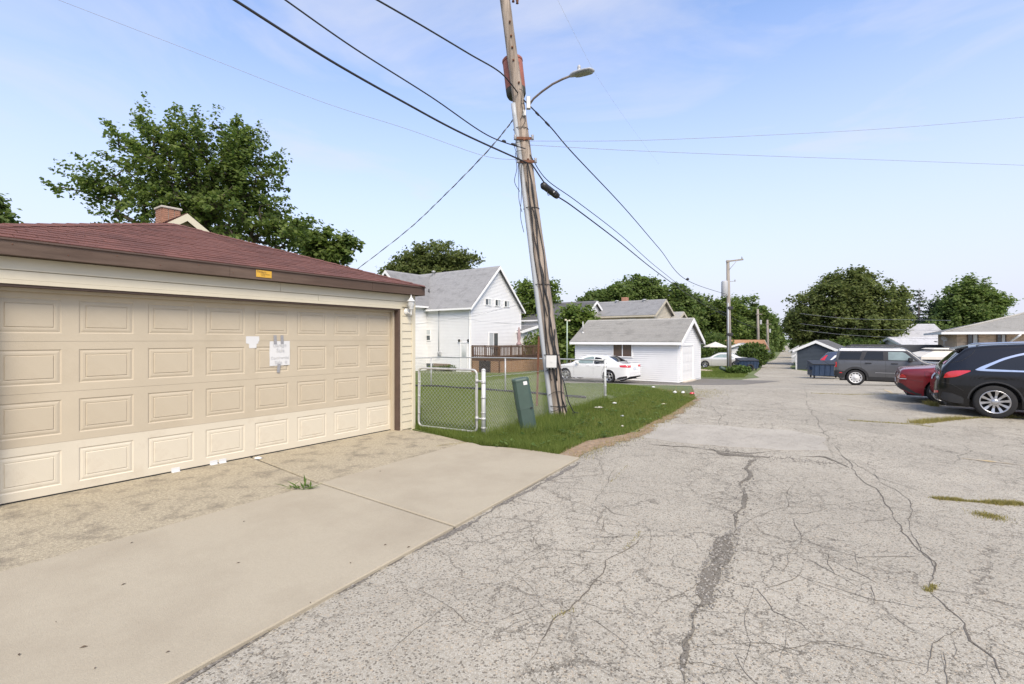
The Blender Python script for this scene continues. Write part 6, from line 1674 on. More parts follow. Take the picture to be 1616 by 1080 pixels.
sa, sb = along(HC, -NX, 728), along(HC, -NX, 738); zd = zat(HC, -NX, sa, 542) - zb_
dr = part('side_door', MB().box(-sa, -sb, -HWh - .066, -HWh - .03, .03, zd), M_wsid, wh)
m = MB()
for q0, q1, z0, z1 in ((-sa - .07, -sa, 0, zd + .07), (-sb, -sb + .07, 0, zd + .07), (-sa, -sb, zd, zd + .07)): m.box(q0, q1, -HWh - .09, -HWh - .003, z0, z1)
part('door_frame', m, M_wtrim, dr)
part('door_glass', MB().box(-sa + .12, -sb - .12, -HWh - .073, -HWh - .067, zd * .5, zd - .15), M_curtain, dr)
m = MB()
for i in range(4): x = -sa + .12 + (-sb + sa - .24) * (i + .5) / 4; m.tube([(x, -HWh - .085, zd * .5), (x, -HWh - .085, zd - .15)], .012, 5)
part('door_bar', m, M_wtrim, dr, kind='stuff')
for q in (-sa - .15, -sb + .15):
    m = MB(); m.lathe([(.0001, .10), (.07, .06), (.09, 0), (.06, -.12), (.0001, -.14)], 10, Matrix.Translation((q, -HWh - .12, zd + .25))); m.box(q - .02, q + .02, -HWh - .1, -HWh - .02, zd + .24, zd + .30); part('door_lamp', m, M_black, wh)
sm = along(HC, -NX, 693)
m = MB(); m.tube([(-sm, -HWh - .06, zat(HC, -NX, sm, 560) - zb_), (-sm, -HWh - .06, zat(HC, -NX, sm, 490) - zb_)], .035, 8); part('service_mast', m, M_conduit, wh)
m = MB(); z0 = zat(HC, -NX, sm, 558) - zb_; m.bbox(-sm - .02, -sm + .30, -HWh - .2, -HWh - .024, z0 - .2, z0 + .18, .03); m.tube([(-sm + .14, -HWh - .2, z0 + .02), (-sm + .14, -HWh - .28, z0 + .02)], .1, 12); part('meter_box', m, M_lampm, wh)
m = MB(); m.tube([(-.05, -HWh - .34, ze_ - .25), (-.05, -HWh - .10, ze_ - .55), (-.05, -HWh - .10, .15), (.1, -HWh - .25, .06)], .045, 8); part('downspout', m, M_wtrim, wh)
s0 = along(HC, -NX, 712)
m = MB(); 
for r_ in range(3):
    for k in range(26):
        x1 = -s0 - k * .42 - (.2 if r_ % 2 else 0); m.box(x1 - .405, x1, -HWh - .052, -HWh - .038, .02 + r_ * .205, .215 + r_ * .205)
part('foundation_blocks', m, M_found, wh, kind='stuff')
sa, sb = along(HC, -NX, 672), along(HC, -NX, 684); window(wh, 'S-', HWh + .02, -sa, -sb, .22, .58, [M_glass], M_lampm, fr=.04)
sl_ = (zp_ - ze_) / HWh
m = MB(); m.lathe([(.12, -.2), (.12, .28), (.2, .28), (.2, .36), (.0001, .44)], 12, Matrix.Translation((-7.6, -.3, zp_ - .1))); part('roof_vent', m, M_galv, wh)
m = MB(); m.tube([(-6.2, -2.3, zp_ - 2.3 * sl_), (-6.2, -2.3, zp_ - 2.3 * sl_ + .5)], .06, 8); part('vent_pipe', m, M_blackp, wh)
# cross wing at the left with its own gable
Wp = P(612, 429, 43.2); lx = (Wp - o_).dot(NX); ly = (Wp - o_).dot(UX)
Mw = Matrix.Translation((lx, ly, 0)) @ Matrix.Rotation(-math.pi / 2, 4, 'Z')
gable(wh, 8.5, 3.0, Wp.z - zb_ - 2.9, Wp.z - zb_, M_wsid, M_gry_sh, M_wtrim, .3, .3, -.4, M=Mw, siding=.125)

# --- deck of the white house
dk0 = HC + UX * .05; DZ = 1.22; zb_ = gh(41)
dk = thing('wooden_deck', 'raised brown wooden deck with railing and lattice skirt behind the white house', 'deck', (dk0.x, dk0.y, zb_), RZ)
DL, DW = 2.9, 11.5      # out from wall, along the lots
m = MB()
for i in range(20): m.box(.05, DL, 0 + i * (DW / 20) + .004, (i + 1) * (DW / 20) - .004, DZ - .04, DZ)
part('floor_boards', m, M_deck, dk, kind='stuff')
m = MB(); m.box(.06, DL, -.04, .0, DZ - .24, DZ - .042); m.box(DL + .001, DL + .04, -.04, DW, DZ - .24, DZ - .042); part('rim_joist', m, M_deck, dk)
posts = [(.12, 0)] + [(DL * .5, 0)] + [(DL, y) for y in np.linspace(0, DW, 8)]
for x, y in posts: part('post', MB().box(x - .05, x + .05, y - .05, y + .05, -.15, DZ + 1.0), M_deck, dk)
for z_, hgt in ((DZ + .95, .05), (DZ + .84, .09), (DZ + .10, .09)):
    m = MB(); m.box(.17, DL - .05, -.045, .045, z_, z_ + hgt); m.box(DL - .045, DL + .045, .05, DW, z_, z_ + hgt); part('rail', m, M_deck, dk)
m = MB()
for x in np.arange(.25, DL - .08, .19): m.box(x, x + .075, -.02, .02, DZ + .02, DZ + .93)
for y in np.arange(.12, DW, .19): m.box(DL - .02, DL + .02, y, y + .08, DZ + .02, DZ + .93)
part('balusters', m, M_deck, dk, kind='stuff')
m = MB(); zt, z0 = DZ - .25, -.05
def lat(fx_, Lx):
    for sgn in (1, -1):
        s = -1.5
        while s < Lx + 1.5:
            r_ = [(s + sgn * k * .1, z0 + k * .1) for k in range(int((zt - z0) / .1) + 1)]; r_ = [(a, b) for a, b in r_ if 0 <= a <= Lx]
            if len(r_) > 1: m.bar(fx_(r_[0][0], sgn) + Vector((0, 0, r_[0][1])), fx_(r_[-1][0], sgn) + Vector((0, 0, r_[-1][1])), .045, .012, (.8, -.6, 0))
            s += .15
lat(lambda s, g: Vector((.1 + s, -.06 + .008 * g, 0)), DL - .1); lat(lambda s, g: Vector((DL + .055 + .008 * g, s, 0)), DW)
part('lattice', m, M_latt, dk, kind='stuff')
m = MB(); m.box(.9, 2.1, -.085, -.075, -.1, DZ - .26); part('access_panel', m, M_blackp, dk)
for i in range(5): part('step', MB().box(DL + .06 + i * .27, DL + .33 + i * .27, DW - 1.5, DW - .4, DZ - .22 - i * .21, DZ - .18 - i * .21), M_deck, dk)
m = MB(); m.bar((DL + .1, DW - 1.55, DZ + .75), (DL + 1.5, DW - 1.55, -.15 + .6), .06, .1); part('stair_rail', m, M_latt, dk)
# closed parasol, table and chair on the deck
pu = P(819, 547, 41.6); zf = zb_ + DZ
um = thing('patio_umbrella', 'closed mauve patio umbrella standing on the brown deck', 'umbrella', (pu.x, pu.y, zf))
part('pole', MB().tube([(0, 0, 0), (0, 0, 2.55)], .025, 8), M_galvw, um)
m = MB(); vs = []; nn_ = 16
for z_, r_ in ((.95, .10), (1.0, .24), (1.12, .20), (1.3, .11), (1.6, .15), (2.0, .13), (2.3, .08), (2.55, .03)):
    for k in range(nn_): q = r_ * (1.15 if k % 2 else .85); vs.append((q * math.cos(6.2832 * k / nn_), q * math.sin(6.2832 * k / nn_), z_))
m.add(vs, [(i * nn_ + k, i * nn_ + (k + 1) % nn_, (i + 1) * nn_ + (k + 1) % nn_, (i + 1) * nn_ + k) for i in range(7) for k in range(nn_)], True); part('canopy', m, M_umb, um)
part('base', MB().lathe([(.0001, .08), (.06, .08), (.22, .04), (.24, 0), (.0001, 0)], 14), M_black, um)
tq = HC + NX * 1.6 + UX * 1.3
tb = thing('patio_table', 'dark patio table on the deck behind the balusters', 'table', (tq.x, tq.y, zf), RZ)
part('table_top', MB().lathe([(.0001, .72), (.5, .72), (.5, .69), (.0001, .69)], 18), M_black, tb)
for a in (0, 1.57, 3.14, 4.71): part('leg', MB().tube([(.1 * math.cos(a), .1 * math.sin(a), .69), (.38 * math.cos(a), .38 * math.sin(a), 0)], .02, 6), M_black, tb)

# --- generic houses behind
def house(name, label, cat, peak, Y, hw, ze, L, wall, roof, trim, rz=RZ, zb=None, **kw):
    pk = P(peak[0], peak[1], Y); zb = gh(Y) if zb is None else zb
    t = thing(name, label, cat, (pk.x, pk.y, zb), rz); gable(t, L, hw, ze - zb, pk.z - zb, wall, roof, trim, **kw); return t, zb, pk
# beige house behind the red roof
bh, zb_, pk = house('beige_house', 'cream gabled house with a brick chimney showing over the red roof', 'house', (290, 344), 18, 3.0, 3.95, 7, M_csid, M_red_sh, M_cream, siding=.12)
zr = pk.z - zb_
m = MB(); cw = .30
for r_ in range(16):
    z_ = zr - .75 + r_ * .078
    for k in range(3):
        o2 = .1 if r_ % 2 else 0
        for s_ in (-1, 1):
            a, b = -cw + k * .2 + .004, -cw + (k + 1) * .2 - .004
            m.box(-1.45 + a, -1.45 + b, s_ * cw - .02, s_ * cw + .02, z_, z_ + .068); m.box(-1.45 + s_ * cw - .022, -1.45 + s_ * cw + .022, a + .01, b - .01, z_, z_ + .068)
part('chimney_bricks', m, M_rbrick, bh, kind='stuff')
part('chimney_core', MB().box(-1.45 - cw + .005, -1.45 + cw - .005, -cw + .005, cw - .005, zr - 1.2, zr + .49), M_mortar, bh)
part('chimney_cap', MB().bbox(-1.45 - cw - .06, -1.45 + cw + .06, -cw - .06, cw + .06, zr + .492, zr + .58, .02), M_mortar, bh)
# dark roof house
dh, zb_, pk = house('grey_roofed_house', 'white gabled house with a charcoal roof left of the white garage', 'house', (938, 477), 50, 2.6, 3.75, 11, M_wsid, M_drk_sh, M_wtrim, siding=.14)
part('chimney', MB().bbox(-6.2, -5.6, -.3, .3, pk.z - zb_ - .5, pk.z - zb_ + .55, .03), M_rbrick, dh)
window(dh, 'G', 2.6, .6, 1.3, 3.3, 4.2, [M_glass], M_wtrim)
# long grey roof behind the white garage
gh_, zb_, pk = house('tan_house', 'wide tan house with a grey roof and brick chimney behind the white garage', 'house', (1047, 474.5), 49, 2.9, 4.0, 8.6, M_bsid, M_gry_sh, M_bsid, siding=.14)
zr = pk.z - zb_
part('chimney', MB().bbox(-4.6, -4.0, .2, .8, zr - .6, zr + .55, .03), M_rbrick, gh_)
for x in (-1.9, -4.9, -7.2): part('roof_vent', MB().lathe([(.17, 0), (.17, .2), (.22, .2), (.2, .3), (.0001, .33)], 12, Matrix.Translation((x, -.25, zr - .1))), M_lampm, gh_)
for x in (-2.2, -3.1, -6.3, -7.2): window(gh_, 'S-', 2.9, x - .38, x + .38, 4.0 - zb_ - 1.1, 4.0 - zb_ - .45, [M_glass], M_wtrim)
# lower annex roof to its right
house('low_annex', 'low grey roofed annex at the right end of the tan house', 'annex', (1075, 494), 51.5, 3.0, 3.0, 5.0, M_bsid, M_tan_sh, M_bsid, siding=.14)
# white addition right of the deck
ad, zb_, pk = house('white_addition', 'low white sunroom with two tall windows right of the white house', 'house', (846, 515), 47.5, 2.6, 2.35, 4.0, M_wsid, M_gry_sh, M_wtrim, siding=.13)
# far white two-car garage and the orange roof behind it
fg, zb_, pk = house('far_white_garage', 'far white two car garage with a low grey gable roof', 'garage', (1167, 543), 62, 2.85, -.1, 4.0, M_wsid, M_gry_sh, M_wtrim, rz=RZ - math.pi / 2 + R(3), siding=.16)
part('garage_door', MB().box(.024, .05, -2.1, 2.1, .02, 1.9), M_wsid, fg); part('door_header', MB().box(.03, .06, -2.2, 2.2, 1.91, 2.0), M_lampm, fg)
oh, zb_, pk = house('orange_roofed_house', 'far house with an orange brown shingle roof behind the far garage', 'house', (1203, 538), 68, 3.4, .1, 5.4, M_wsid, M_org_sh, M_wtrim, rz=RZ + R(18), siding=.2)
# small white house far left of the hedge
house('distant_white_house', 'distant white house glimpsed right of the white garage', 'house', (1108, 546), 80, 3, -.6, 6, M_wsid, M_drk_sh, M_wtrim, siding=.2, rz=RZ + R(30))
# blue grey shed
bs, zb_, pk = house('blue_shed', 'blue grey gabled garage with white trim behind the right dumpster', 'garage', (1288, 539), 44.5, 1.62, .62, 6, M_gsid, M_drk_sh, M_wtrim, rz=RZ - math.pi / 2 - R(6), siding=.12, ov=.25, ovg=.2, gutter=False)
# small white sheds behind it
house('white_shed', 'small white shed behind the blue grey garage, the nearer one', 'shed', (1273, 553), 56, 1.1, -.25, 3, M_wsid, M_tan_sh, M_wtrim, rz=RZ - math.pi / 2 - R(6), siding=.14)
house('white_shed', 'small white shed further down the alley behind the blue grey garage', 'shed', (1262, 546), 70, 1.0, .0, 3, M_wsid, M_tan_sh, M_wtrim, rz=RZ - math.pi / 2 - R(6), siding=.14)
# houses behind the lot on the right
lh, zb_, pk = house('pale_roofed_house', 'house with a tall pale grey roof behind the big tree on the right', 'house', (1470, 513), 62, 4.5, .6, 5, M_wsid, M_lgt_sh, M_wtrim, rz=RZ + R(25), siding=.2)
part('roof_vent', MB().lathe([(.12, -.3), (.12, .3), (.0001, .34)], 10, Matrix.Translation((-4.6, -2.8, pk.z - zb_ - 2.0))), M_blackp, lh)
lw, zb_, pk = house('pale_low_house', 'low white house with a pale shallow roof below the tall pale roof', 'house', (1480, 534), 52, 4.0, .35, 4.6, M_wsid, M_lgt_sh, M_wtrim, rz=RZ + R(28), siding=.2)
part('roof_vent', MB().lathe([(.15, -.3), (.15, .22), (.0001, .25)], 10, Matrix.Translation((-1.2, -1.5, pk.z - zb_ - .55))), M_blackp, lw)
house('dark_roofed_garage', 'long low garage with a black roof behind the grey suv', 'garage', (1478, 547), 38, 2.6, -.02, 5.6, M_wsid, M_blk_sh, M_wtrim, rz=RZ + R(22), siding=.2)
# pop-up canopy
Y_ = 27; cp = Vector((X_at(1490, Y_), Y_, gh(Y_)))
ct = thing('white_canopy', 'white fabric canopy tent behind the red coupe', 'canopy', cp, RZ + R(14))
zz = lambda py: H0 + (YH - py) / F0 * Y_ - cp.z
m = MB(); a, b = 1.55, .62; z0, z1, z2 = zz(562.5), zz(553), zz(549.5)
lo = [(-a, -a, z0), (a, -a, z0), (a, a, z0), (-a, a, z0)]; hi_ = [(-b, -b, z1), (b, -b, z1), (b, b, z1), (-b, b, z1)]
m.add(lo + hi_ + [(x, y, z - .14) for x, y, z in lo], [(0, 1, 5, 4), (1, 2, 6, 5), (2, 3, 7, 6), (3, 0, 4, 7), (8, 9, 1, 0), (9, 10, 2, 1), (10, 11, 3, 2), (11, 8, 0, 3)]); part('canopy_cloth', m, M_umbw, ct)
m = MB(); b = .78; m.add([(-b, -b, z1 + .06), (b, -b, z1 + .06), (b, b, z1 + .06), (-b, b, z1 + .06), (-b * .8, -b * .8, z2), (b * .8, -b * .8, z2), (b * .8, b * .8, z2), (-b * .8, b * .8, z2)], [(0, 1, 5, 4), (1, 2, 6, 5), (2, 3, 7, 6), (3, 0, 4, 7), (4, 5, 6, 7), (3, 2, 1, 0)]); part('canopy_vent', m, M_umbw, ct)
for x in (-a + .03, a - .03):
    for y in (-a + .03, a - .03): part('leg', MB().box(x - .02, x + .02, y - .02, y + .02, 0, z0), M_galvw, ct)

# --- brick bungalow at the right edge
BC = Vector((X_at(1510, 32.6), 32.6, 0)); zb_ = -.85
bb = thing('brick_bungalow', 'low buff brick bungalow with a grey hip roof at the right edge', 'house', (BC.x, BC.y, zb_), RZ)
LX, LY = 12.0, 9.6; zE = 2.02 - zb_
part('wall', MB().box(0, LX, 0, LY, -.2, zE), M_mortar, bb)
m = MB()
for r_ in range(18):
    z_ = zE - .04 - (r_ + 1) * .078; x = .0 - (.1 if r_ % 2 else 0)
    while x < 7.0:
        a, b = max(.0, x + .004), x + .196; m.box(a, b, -.014, .0 - .002, z_, z_ + .068); x += .2
    y = (.1 if r_ % 2 else 0)
    while y < LY - .2:
        m.box(-.014, -.002, y + .004, y + .196, z_, z_ + .068); y += .2
part('bricks', m, pm('buff_brick_joined', (.50, .39, .285), .9, .1, 6, island=.16), bb, kind='stuff')
oe = .75; zr = zE + .02; rise = .285
hw2 = (LY + 2 * oe) / 2; zA = zr + hw2 * rise
c = [(-oe, -oe, zr), (LX + oe, -oe, zr), (LX + oe, LY + oe, zr), (-oe, LY + oe, zr)]; r1, r2 = (-oe + hw2, LY / 2, zA), (LX + oe - hw2, LY / 2, zA)
m = MB(); m.add(c + [r1, r2] + [(x, y, z - .03) for x, y, z in c], [(0, 1, 5, 4), (1, 2, 5), (2, 3, 4, 5), (3, 0, 4), (6, 7, 1, 0), (7, 8, 2, 1), (8, 9, 3, 2), (9, 6, 0, 3), (9, 8, 7, 6)])
rf = part('roof', m, M_tan_sh, bb)
m = MB(); sl_ = math.hypot(hw2, hw2 * rise); n = int(sl_ / .2)
for i in range(n):
    f0, f1 = i / n, (i + 1) / n
    for A, B, C, D in ((c[0], c[1], r2, r1), (c[3], c[0], r1, r1)):
        A, B, C, D = map(Vector, (A, B, C, D)); up = Vector((0, 0, .022)); up2 = Vector((0, 0, .004))
        p0, p1 = A.lerp(D, f0) + up, B.lerp(C, f0) + up; p2_, p3_ = B.lerp(C, f1) + up2, A.lerp(D, f1) + up2
        m.add([p0, p1, p2_, p3_, p0 - up, p1 - up], [(0, 1, 2, 3), (4, 5, 1, 0)])
part('shingle_courses', m, M_tan_sh, rf, kind='stuff')
m = MB(); m.tube([Vector(c[0]) + Vector((0, 0, .03)), Vector(r1) + Vector((0, 0, .03))], .07, 6); part('hip_cap', m, M_tan_sh, rf)
m = MB(); m.box(-oe - .12, LX + oe, -oe - .12, -oe - .002, zr - .12, zr + .03); m.box(-oe - .12, -oe - .002, -oe - .001, LY + oe, zr - .12, zr + .03); part('gutter', m, M_wtrim, bb)
m = MB(); m.box(-oe, LX + oe, -oe, LY + oe, zr - .05, zr - .035); part('soffit', m, M_wtrim, bb)
m = MB(); m.tube([(2.9, -oe - .06, zr - .08), (2.75, -oe - .06, zr - .28), (2.55, -.1, zr - .58), (2.55, -.07, zr - .75), (2.55, -.07, .2)], .06, 8); part('downspout', m, M_wtrim, bb)
for a, b in ((.55, 1.0), (1.95, 2.3)): window(bb, 'S-', .015, a, b, zE - 1.6, zE - .12, [M_glass, M_curtain], M_brownt, vert=True, fr=.05)
m = MB(); m.lathe([(.0001, -.02), (.28, .02), (.36, .06), (.34, .06), (.0001, .0)], 16, Matrix.Translation((-.62, .3, zE - .42)) @ Matrix.Scale(.55, 4) @ Matrix.Rotation(R(55), 4, (1, .5, 0))); m.tube([(-.62, .3, zE - .45), (-.62, .3, zE - .9), (0, .3, zE - 1.0)], .025, 6); part('satellite_dish', m, M_lampm, bb)

# green post lamp and antenna by the bushes
b0 = Vector((X_at(895, 33), 33, gh(33))); lt = thing('yard_lamp', 'pale green yard lamp post left of the white garage', 'lamp', b0)
z1 = H0 + (YH - 506) / F0 * 33 - b0.z
part('post', MB().tube([(0, 0, -.1), (0, 0, z1)], .045, 8), pm('pale_green_paint', (.30, .38, .30), .6, .1, 5), lt)
m = MB(); m.bar((-.13, 0, z1), (.15, 0, z1 - .03), .05, .05); m.bbox(-.17, -.03, -.07, .07, z1 - .02, z1 + .09, .02); m.bbox(.08, .22, -.07, .07, z1 - .06, z1 + .04, .02); part('lamp_head', m, M_cream, lt)
# ivory garden parasol by the hedge
b0 = Vector((X_at(1129, 56), 56, gh(56))); iu = thing('garden_parasol', 'open ivory garden parasol above the far hedge', 'umbrella', b0)
part('pole', MB().tube([(0, 0, 0), (0, 0, 2.6)], .03, 6), M_deck, iu)
part('canopy', MB().lathe([(.0001, 2.7), (1.4, 2.15), (1.4, 2.08), (.0001, 2.62)], 8, smooth=False), M_umbw, iu)
# ================================================================== trees
def tree(name, label, base, lobes, trunk_r, leaf, nclu, nper, lmat, seed, spray=.9, cl_r=.45, cat='tree', group=None, fork=.35, up=.35, bark=None, inner=.35, droop=0):
    """lobes: (cx, cy, cz, rx, ry, rz) relative to the base. Clusters of leaves sit on twigs grown towards points in the lobes."""
    rg = np.random.default_rng(seed); base = Vector(base)
    t = thing(name, label, cat, base, 0, group)
    lob = np.array(lobes, float); vol = (lob[:, 3] * lob[:, 4] * lob[:, 5]) ** .75; vol /= vol.sum()
    k = rg.choice(len(lob), nclu, p=vol)
    d = rg.normal(size=(nclu, 3)); d /= np.linalg.norm(d, axis=1)[:, None]
    rad = inner + (1 - inner) * rg.random(nclu) ** .55
    rad *= 1 + .10 * np.sin(d[:, 0] * 5 + seed) * np.cos(d[:, 2] * 6 + d[:, 1] * 4)
    C = lob[k, :3] + d * rad[:, None] * lob[k, 3:]
    cen = (lob[:, :3] * vol[:, None]).sum(0)
    keep = C[:, 2] > .25; C, d = C[keep], d[keep]; nclu = len(C)
    # skeleton
    zlow = C[:, 2].min(); zf = zlow + (cen[2] - zlow) * fork
    nodes = [np.array([0, 0, -.2]), np.array([0, 0, zf * .5]), np.array([cen[0] * .1, cen[1] * .1, zf])]; par = [-1, 0, 1]
    top = np.array([cen[0] * .75, cen[1] * .75, cen[2] + (C[:, 2].max() - cen[2]) * .45])
    for f in (.35, .7, 1): nodes.append(nodes[2] + (top - nodes[2]) * f + rg.normal(0, .12, 3)); par.append(len(nodes) - 2)
    order = np.argsort(np.linalg.norm(C - nodes[2], axis=1)); cnode = np.zeros(nclu, int)
    N = np.array(nodes)
    for ci in order:
        p = C[ci]; dd = np.linalg.norm(N - p, axis=1) + .25 * np.linalg.norm(N - N[2], axis=1) + np.where(N[:, 2] > p[2] + .2, .8, 0)
        dd[:2] += 50
        j = int(np.argmin(dd)); L_ = np.linalg.norm(N[j] - p); ns = max(1, min(3, int(L_ / 1.2)))
        prev = j
        for s_ in range(1, ns + 1):
            q = N[j] + (p - N[j]) * s_ / ns
            if s_ < ns: q = q + rg.normal(0, .08 * L_, 3) * .5 + np.array([0, 0, -.05 * L_])
            N = np.vstack([N, q]); par.append(prev); prev = len(N) - 1
        cnode[ci] = prev
    cnt = np.zeros(len(N)); cnt[cnode] += 1
    for i in range(len(N) - 1, 0, -1): cnt[par[i]] += cnt[i]
    rr_ = trunk_r * (np.maximum(cnt, .6) / max(cnt[0], 1)) ** .46
    m = MB()
    for i in range(1, len(N)):
        a, b = Vector(N[par[i]]), Vector(N[i]); ra, rb = rr_[par[i]], rr_[i]
        if i > 2: ra = min(ra, rb * 1.6)
        if (b - a).length > 1e-4: m.tube([a, b], [ra, rb], 7 if rb > .08 else 4, False)
    part('trunk', m, bark or M_bark, t)
    # leaves
    n = nclu * nper; ci = np.repeat(np.arange(nclu), nper)
    out = C - cen; out /= np.linalg.norm(out, axis=1)[:, None] + 1e-6
    axis = out + np.array([0, 0, up]) + rg.normal(0, .35, C.shape); axis /= np.linalg.norm(axis, axis=1)[:, None]
    sl = spray * rg.uniform(.5, 1.3, nclu)
    tt = rg.random(n) ** .8
    pos = C[ci] + axis[ci] * (sl[ci] * (tt - .35))[:, None] + rg.normal(0, 1, (n, 3)) * (cl_r * (1.05 - .75 * tt))[:, None] * np.array([1, 1, .75])
    nrm = rg.normal(0, .55, (n, 3)) + np.array([0, 0, .8]) + axis[ci] * .4; nrm /= np.linalg.norm(nrm, axis=1)[:, None]
    a = np.cross(nrm, rg.normal(size=(n, 3))); a /= np.linalg.norm(a, axis=1)[:, None] + 1e-9; b = np.cross(nrm, a)
    s_ = leaf * rg.uniform(.6, 1.35, n)[:, None]
    v = np.stack([pos - a * s_ * .55, pos - b * s_ * .40 + nrm * s_ * .10, pos + a * s_ * .55, pos + b * s_ * .40 + nrm * s_ * .10], 1).reshape(-1, 3)
    part('crown', raw_mesh('crown', v, 4), lmat, t)
    return t
def lobes_px(base, Y, specs):
    "lobes given in photo pixels (cx, cy, rx, ry[, depth offset, depth radius])"
    out = []
    for sp in specs:
        cx_, cy_, rx_, ry_ = sp[:4]; dy = sp[4] if len(sp) > 4 else 0; Yy = Y + dy; k = Yy / F0
        p = P(cx_, cy_, Yy) - base; out.append((p.x, dy, p.z, rx_ * k, sp[5] if len(sp) > 5 else (rx_ + ry_) / 2 * k, ry_ * k))
    return out
def gb(px_, Y): return Vector((X_at(px_, Y), Y, gh(Y)))
b = gb(325, 27)
tree('maple_tree', 'large spreading maple rising behind the red garage roof', b, lobes_px(b, 27, [(300, 268, 85, 56), (232, 228, 42, 34), (340, 242, 70, 44), (395, 278, 45, 40), (205, 288, 58, 28), (122, 300, 30, 11), (160, 306, 32, 18), (270, 330, 70, 40), (375, 345, 75, 52), (330, 310, 80, 58), (440, 370, 46, 28), (215, 335, 40, 14)]),
     .42, .19, 500, 64, M_maple, 21, 1.9, .30, fork=.2, up=.35)
b = gb(520, 33)
tree('small_tree', 'small maple with open twigs right of the large maple', b, lobes_px(b, 33, [(505, 385, 24, 22), (538, 388, 18, 12), (520, 405, 30, 16), (480, 375, 18, 16)]), .16, .27, 110, 50, M_maple, 4, 1.0, .36)
b = gb(-8, 26)
tree('edge_tree', 'tree crown just entering the picture at the far left edge', b, lobes_px(b, 26, [(-24, 352, 24, 18), (-42, 334, 36, 28), (-20, 375, 26, 22)]), .2, .26, 110, 50, M_leafA, 5, .9, .36)
b = gb(682, 66)
tree('oak_tree', 'round dark oak crown rising behind the white house roof', b, lobes_px(b, 66, [(690, 410, 46, 22), (648, 420, 36, 20), (725, 418, 28, 18), (680, 440, 66, 30), (622, 430, 16, 12)]), .4, .34, 280, 84, M_oak, 6, 1.4, .75)
b = gb(838, 54)
tree('leafy_tree', 'leafy tree between the white house and the leaning pole', b, lobes_px(b, 54, [(825, 475, 24, 26), (850, 490, 26, 30), (868, 470, 14, 20), (830, 515, 28, 26), (862, 520, 26, 28)]), .25, .30, 250, 74, M_leafB, 7, 1.2, .6)
b = gb(903, 39)
tree('leafy_bush', 'tall bright bush left of the white garage', b, lobes_px(b, 39, [(905, 508, 24, 22), (885, 530, 18, 26), (925, 520, 16, 26), (900, 545, 28, 22)]), .1, .30, 170, 46, M_leafB, 8, .9, .42, cat='bush')
for i, (px_, Y, sp, nm, lab, mt) in enumerate((
    (945, 74, [(950, 472, 22, 12), (975, 468, 24, 14), (930, 478, 14, 8)], 'leafy_tree', 'bushy tree behind the charcoal roof', M_leafA),
    (1003, 76, [(1000, 458, 30, 18), (985, 470, 26, 14), (1025, 462, 26, 18), (1005, 485, 45, 20)], 'leafy_tree', 'tree behind the brick chimney of the tan house', M_leafA),
    (1070, 78, [(1062, 470, 26, 18), (1082, 480, 24, 18), (1070, 500, 40, 26)], 'leafy_tree', 'tree right of the tan house roof', M_leafA),
    (1125, 84, [(1128, 490, 34, 24), (1108, 500, 26, 24), (1145, 500, 28, 22), (1125, 530, 46, 24)], 'shade_tree', 'large dark tree left of the second alley pole', M_maple),
    (1170, 112, [(1172, 492, 30, 22), (1160, 515, 34, 24), (1190, 510, 26, 26), (1180, 535, 34, 18)], 'shade_tree', 'large tree right of the second alley pole', M_leafA),
    (1204, 130, [(1202, 520, 19, 24), (1212, 530, 11, 22), (1202, 545, 18, 14)], 'shade_tree', 'tree behind the farthest alley pole', M_leafA),
    (1218, 170, [(1219, 532, 8, 15), (1216, 545, 10, 12)], 'shade_tree', 'farthest tree on the left of the alley', M_leafA))):
    b = gb(px_, Y); tree(nm, lab, b, lobes_px(b, Y, sp), .3, .0047 * Y + .05, 210, 72, mt, 30 + i, .014 * Y, .008 * Y, group='trees left of the alley')
b = gb(1335, 58)
tree('large_oak', 'very large dark rounded tree on the right of the alley', b, lobes_px(b, 58, [(1335, 470, 58, 38), (1300, 490, 48, 38), (1385, 485, 42, 40), (1270, 510, 26, 26), (1335, 515, 80, 38), (1400, 520, 34, 26), (1425, 482, 8, 8), (1345, 445, 38, 14), (1262, 518, 16, 9), (1310, 545, 45, 18), (1400, 548, 32, 10), (1350, 550, 75, 14), (1408, 535, 22, 20)]),
     .55, .30, 600, 105, M_oak, 50, .95, .62)
b = gb(1266, 105)
tree('alley_tree', 'dark tree on the right of the alley behind the white sheds', b, lobes_px(b, 105, [(1265, 545, 9, 16), (1268, 533, 10, 18), (1274, 552, 8, 12)]), .25, .5, 130, 70, M_leafA, 51, 1.0, .8)
for px_, Y, cy_, rx_, ry_, h_ in ((1229, 320, 546, 5, 7, 'the near left one'), (1258, 300, 545, 6, 8, 'the near right one'), (1242, 620, 540.5, 9, 3.2, 'the farthest, straight ahead')):
    b = gb(px_, Y); tree('distant_tree', 'small distant tree at the end of the alley, %s' % h_, b, lobes_px(b, Y, [(px_, cy_, rx_, ry_), (px_ + 2, cy_ + 1, rx_, ry_)]), .4, 1.2, 60, 40, M_leafA, 60 + Y, 1.5, 1.5, group='trees closing the alley')
b = gb(1530, 66)
tree('leafy_tree', 'tall broad tree behind the brick bungalow roof', b, lobes_px(b, 66, [(1525, 462, 28, 16), (1545, 480, 32, 22), (1508, 482, 24, 22), (1530, 505, 50, 24), (1565, 484, 14, 10), (1500, 515, 34, 20)]), .35, .34, 320, 84, M_leafA, 70, 1.5, .7)
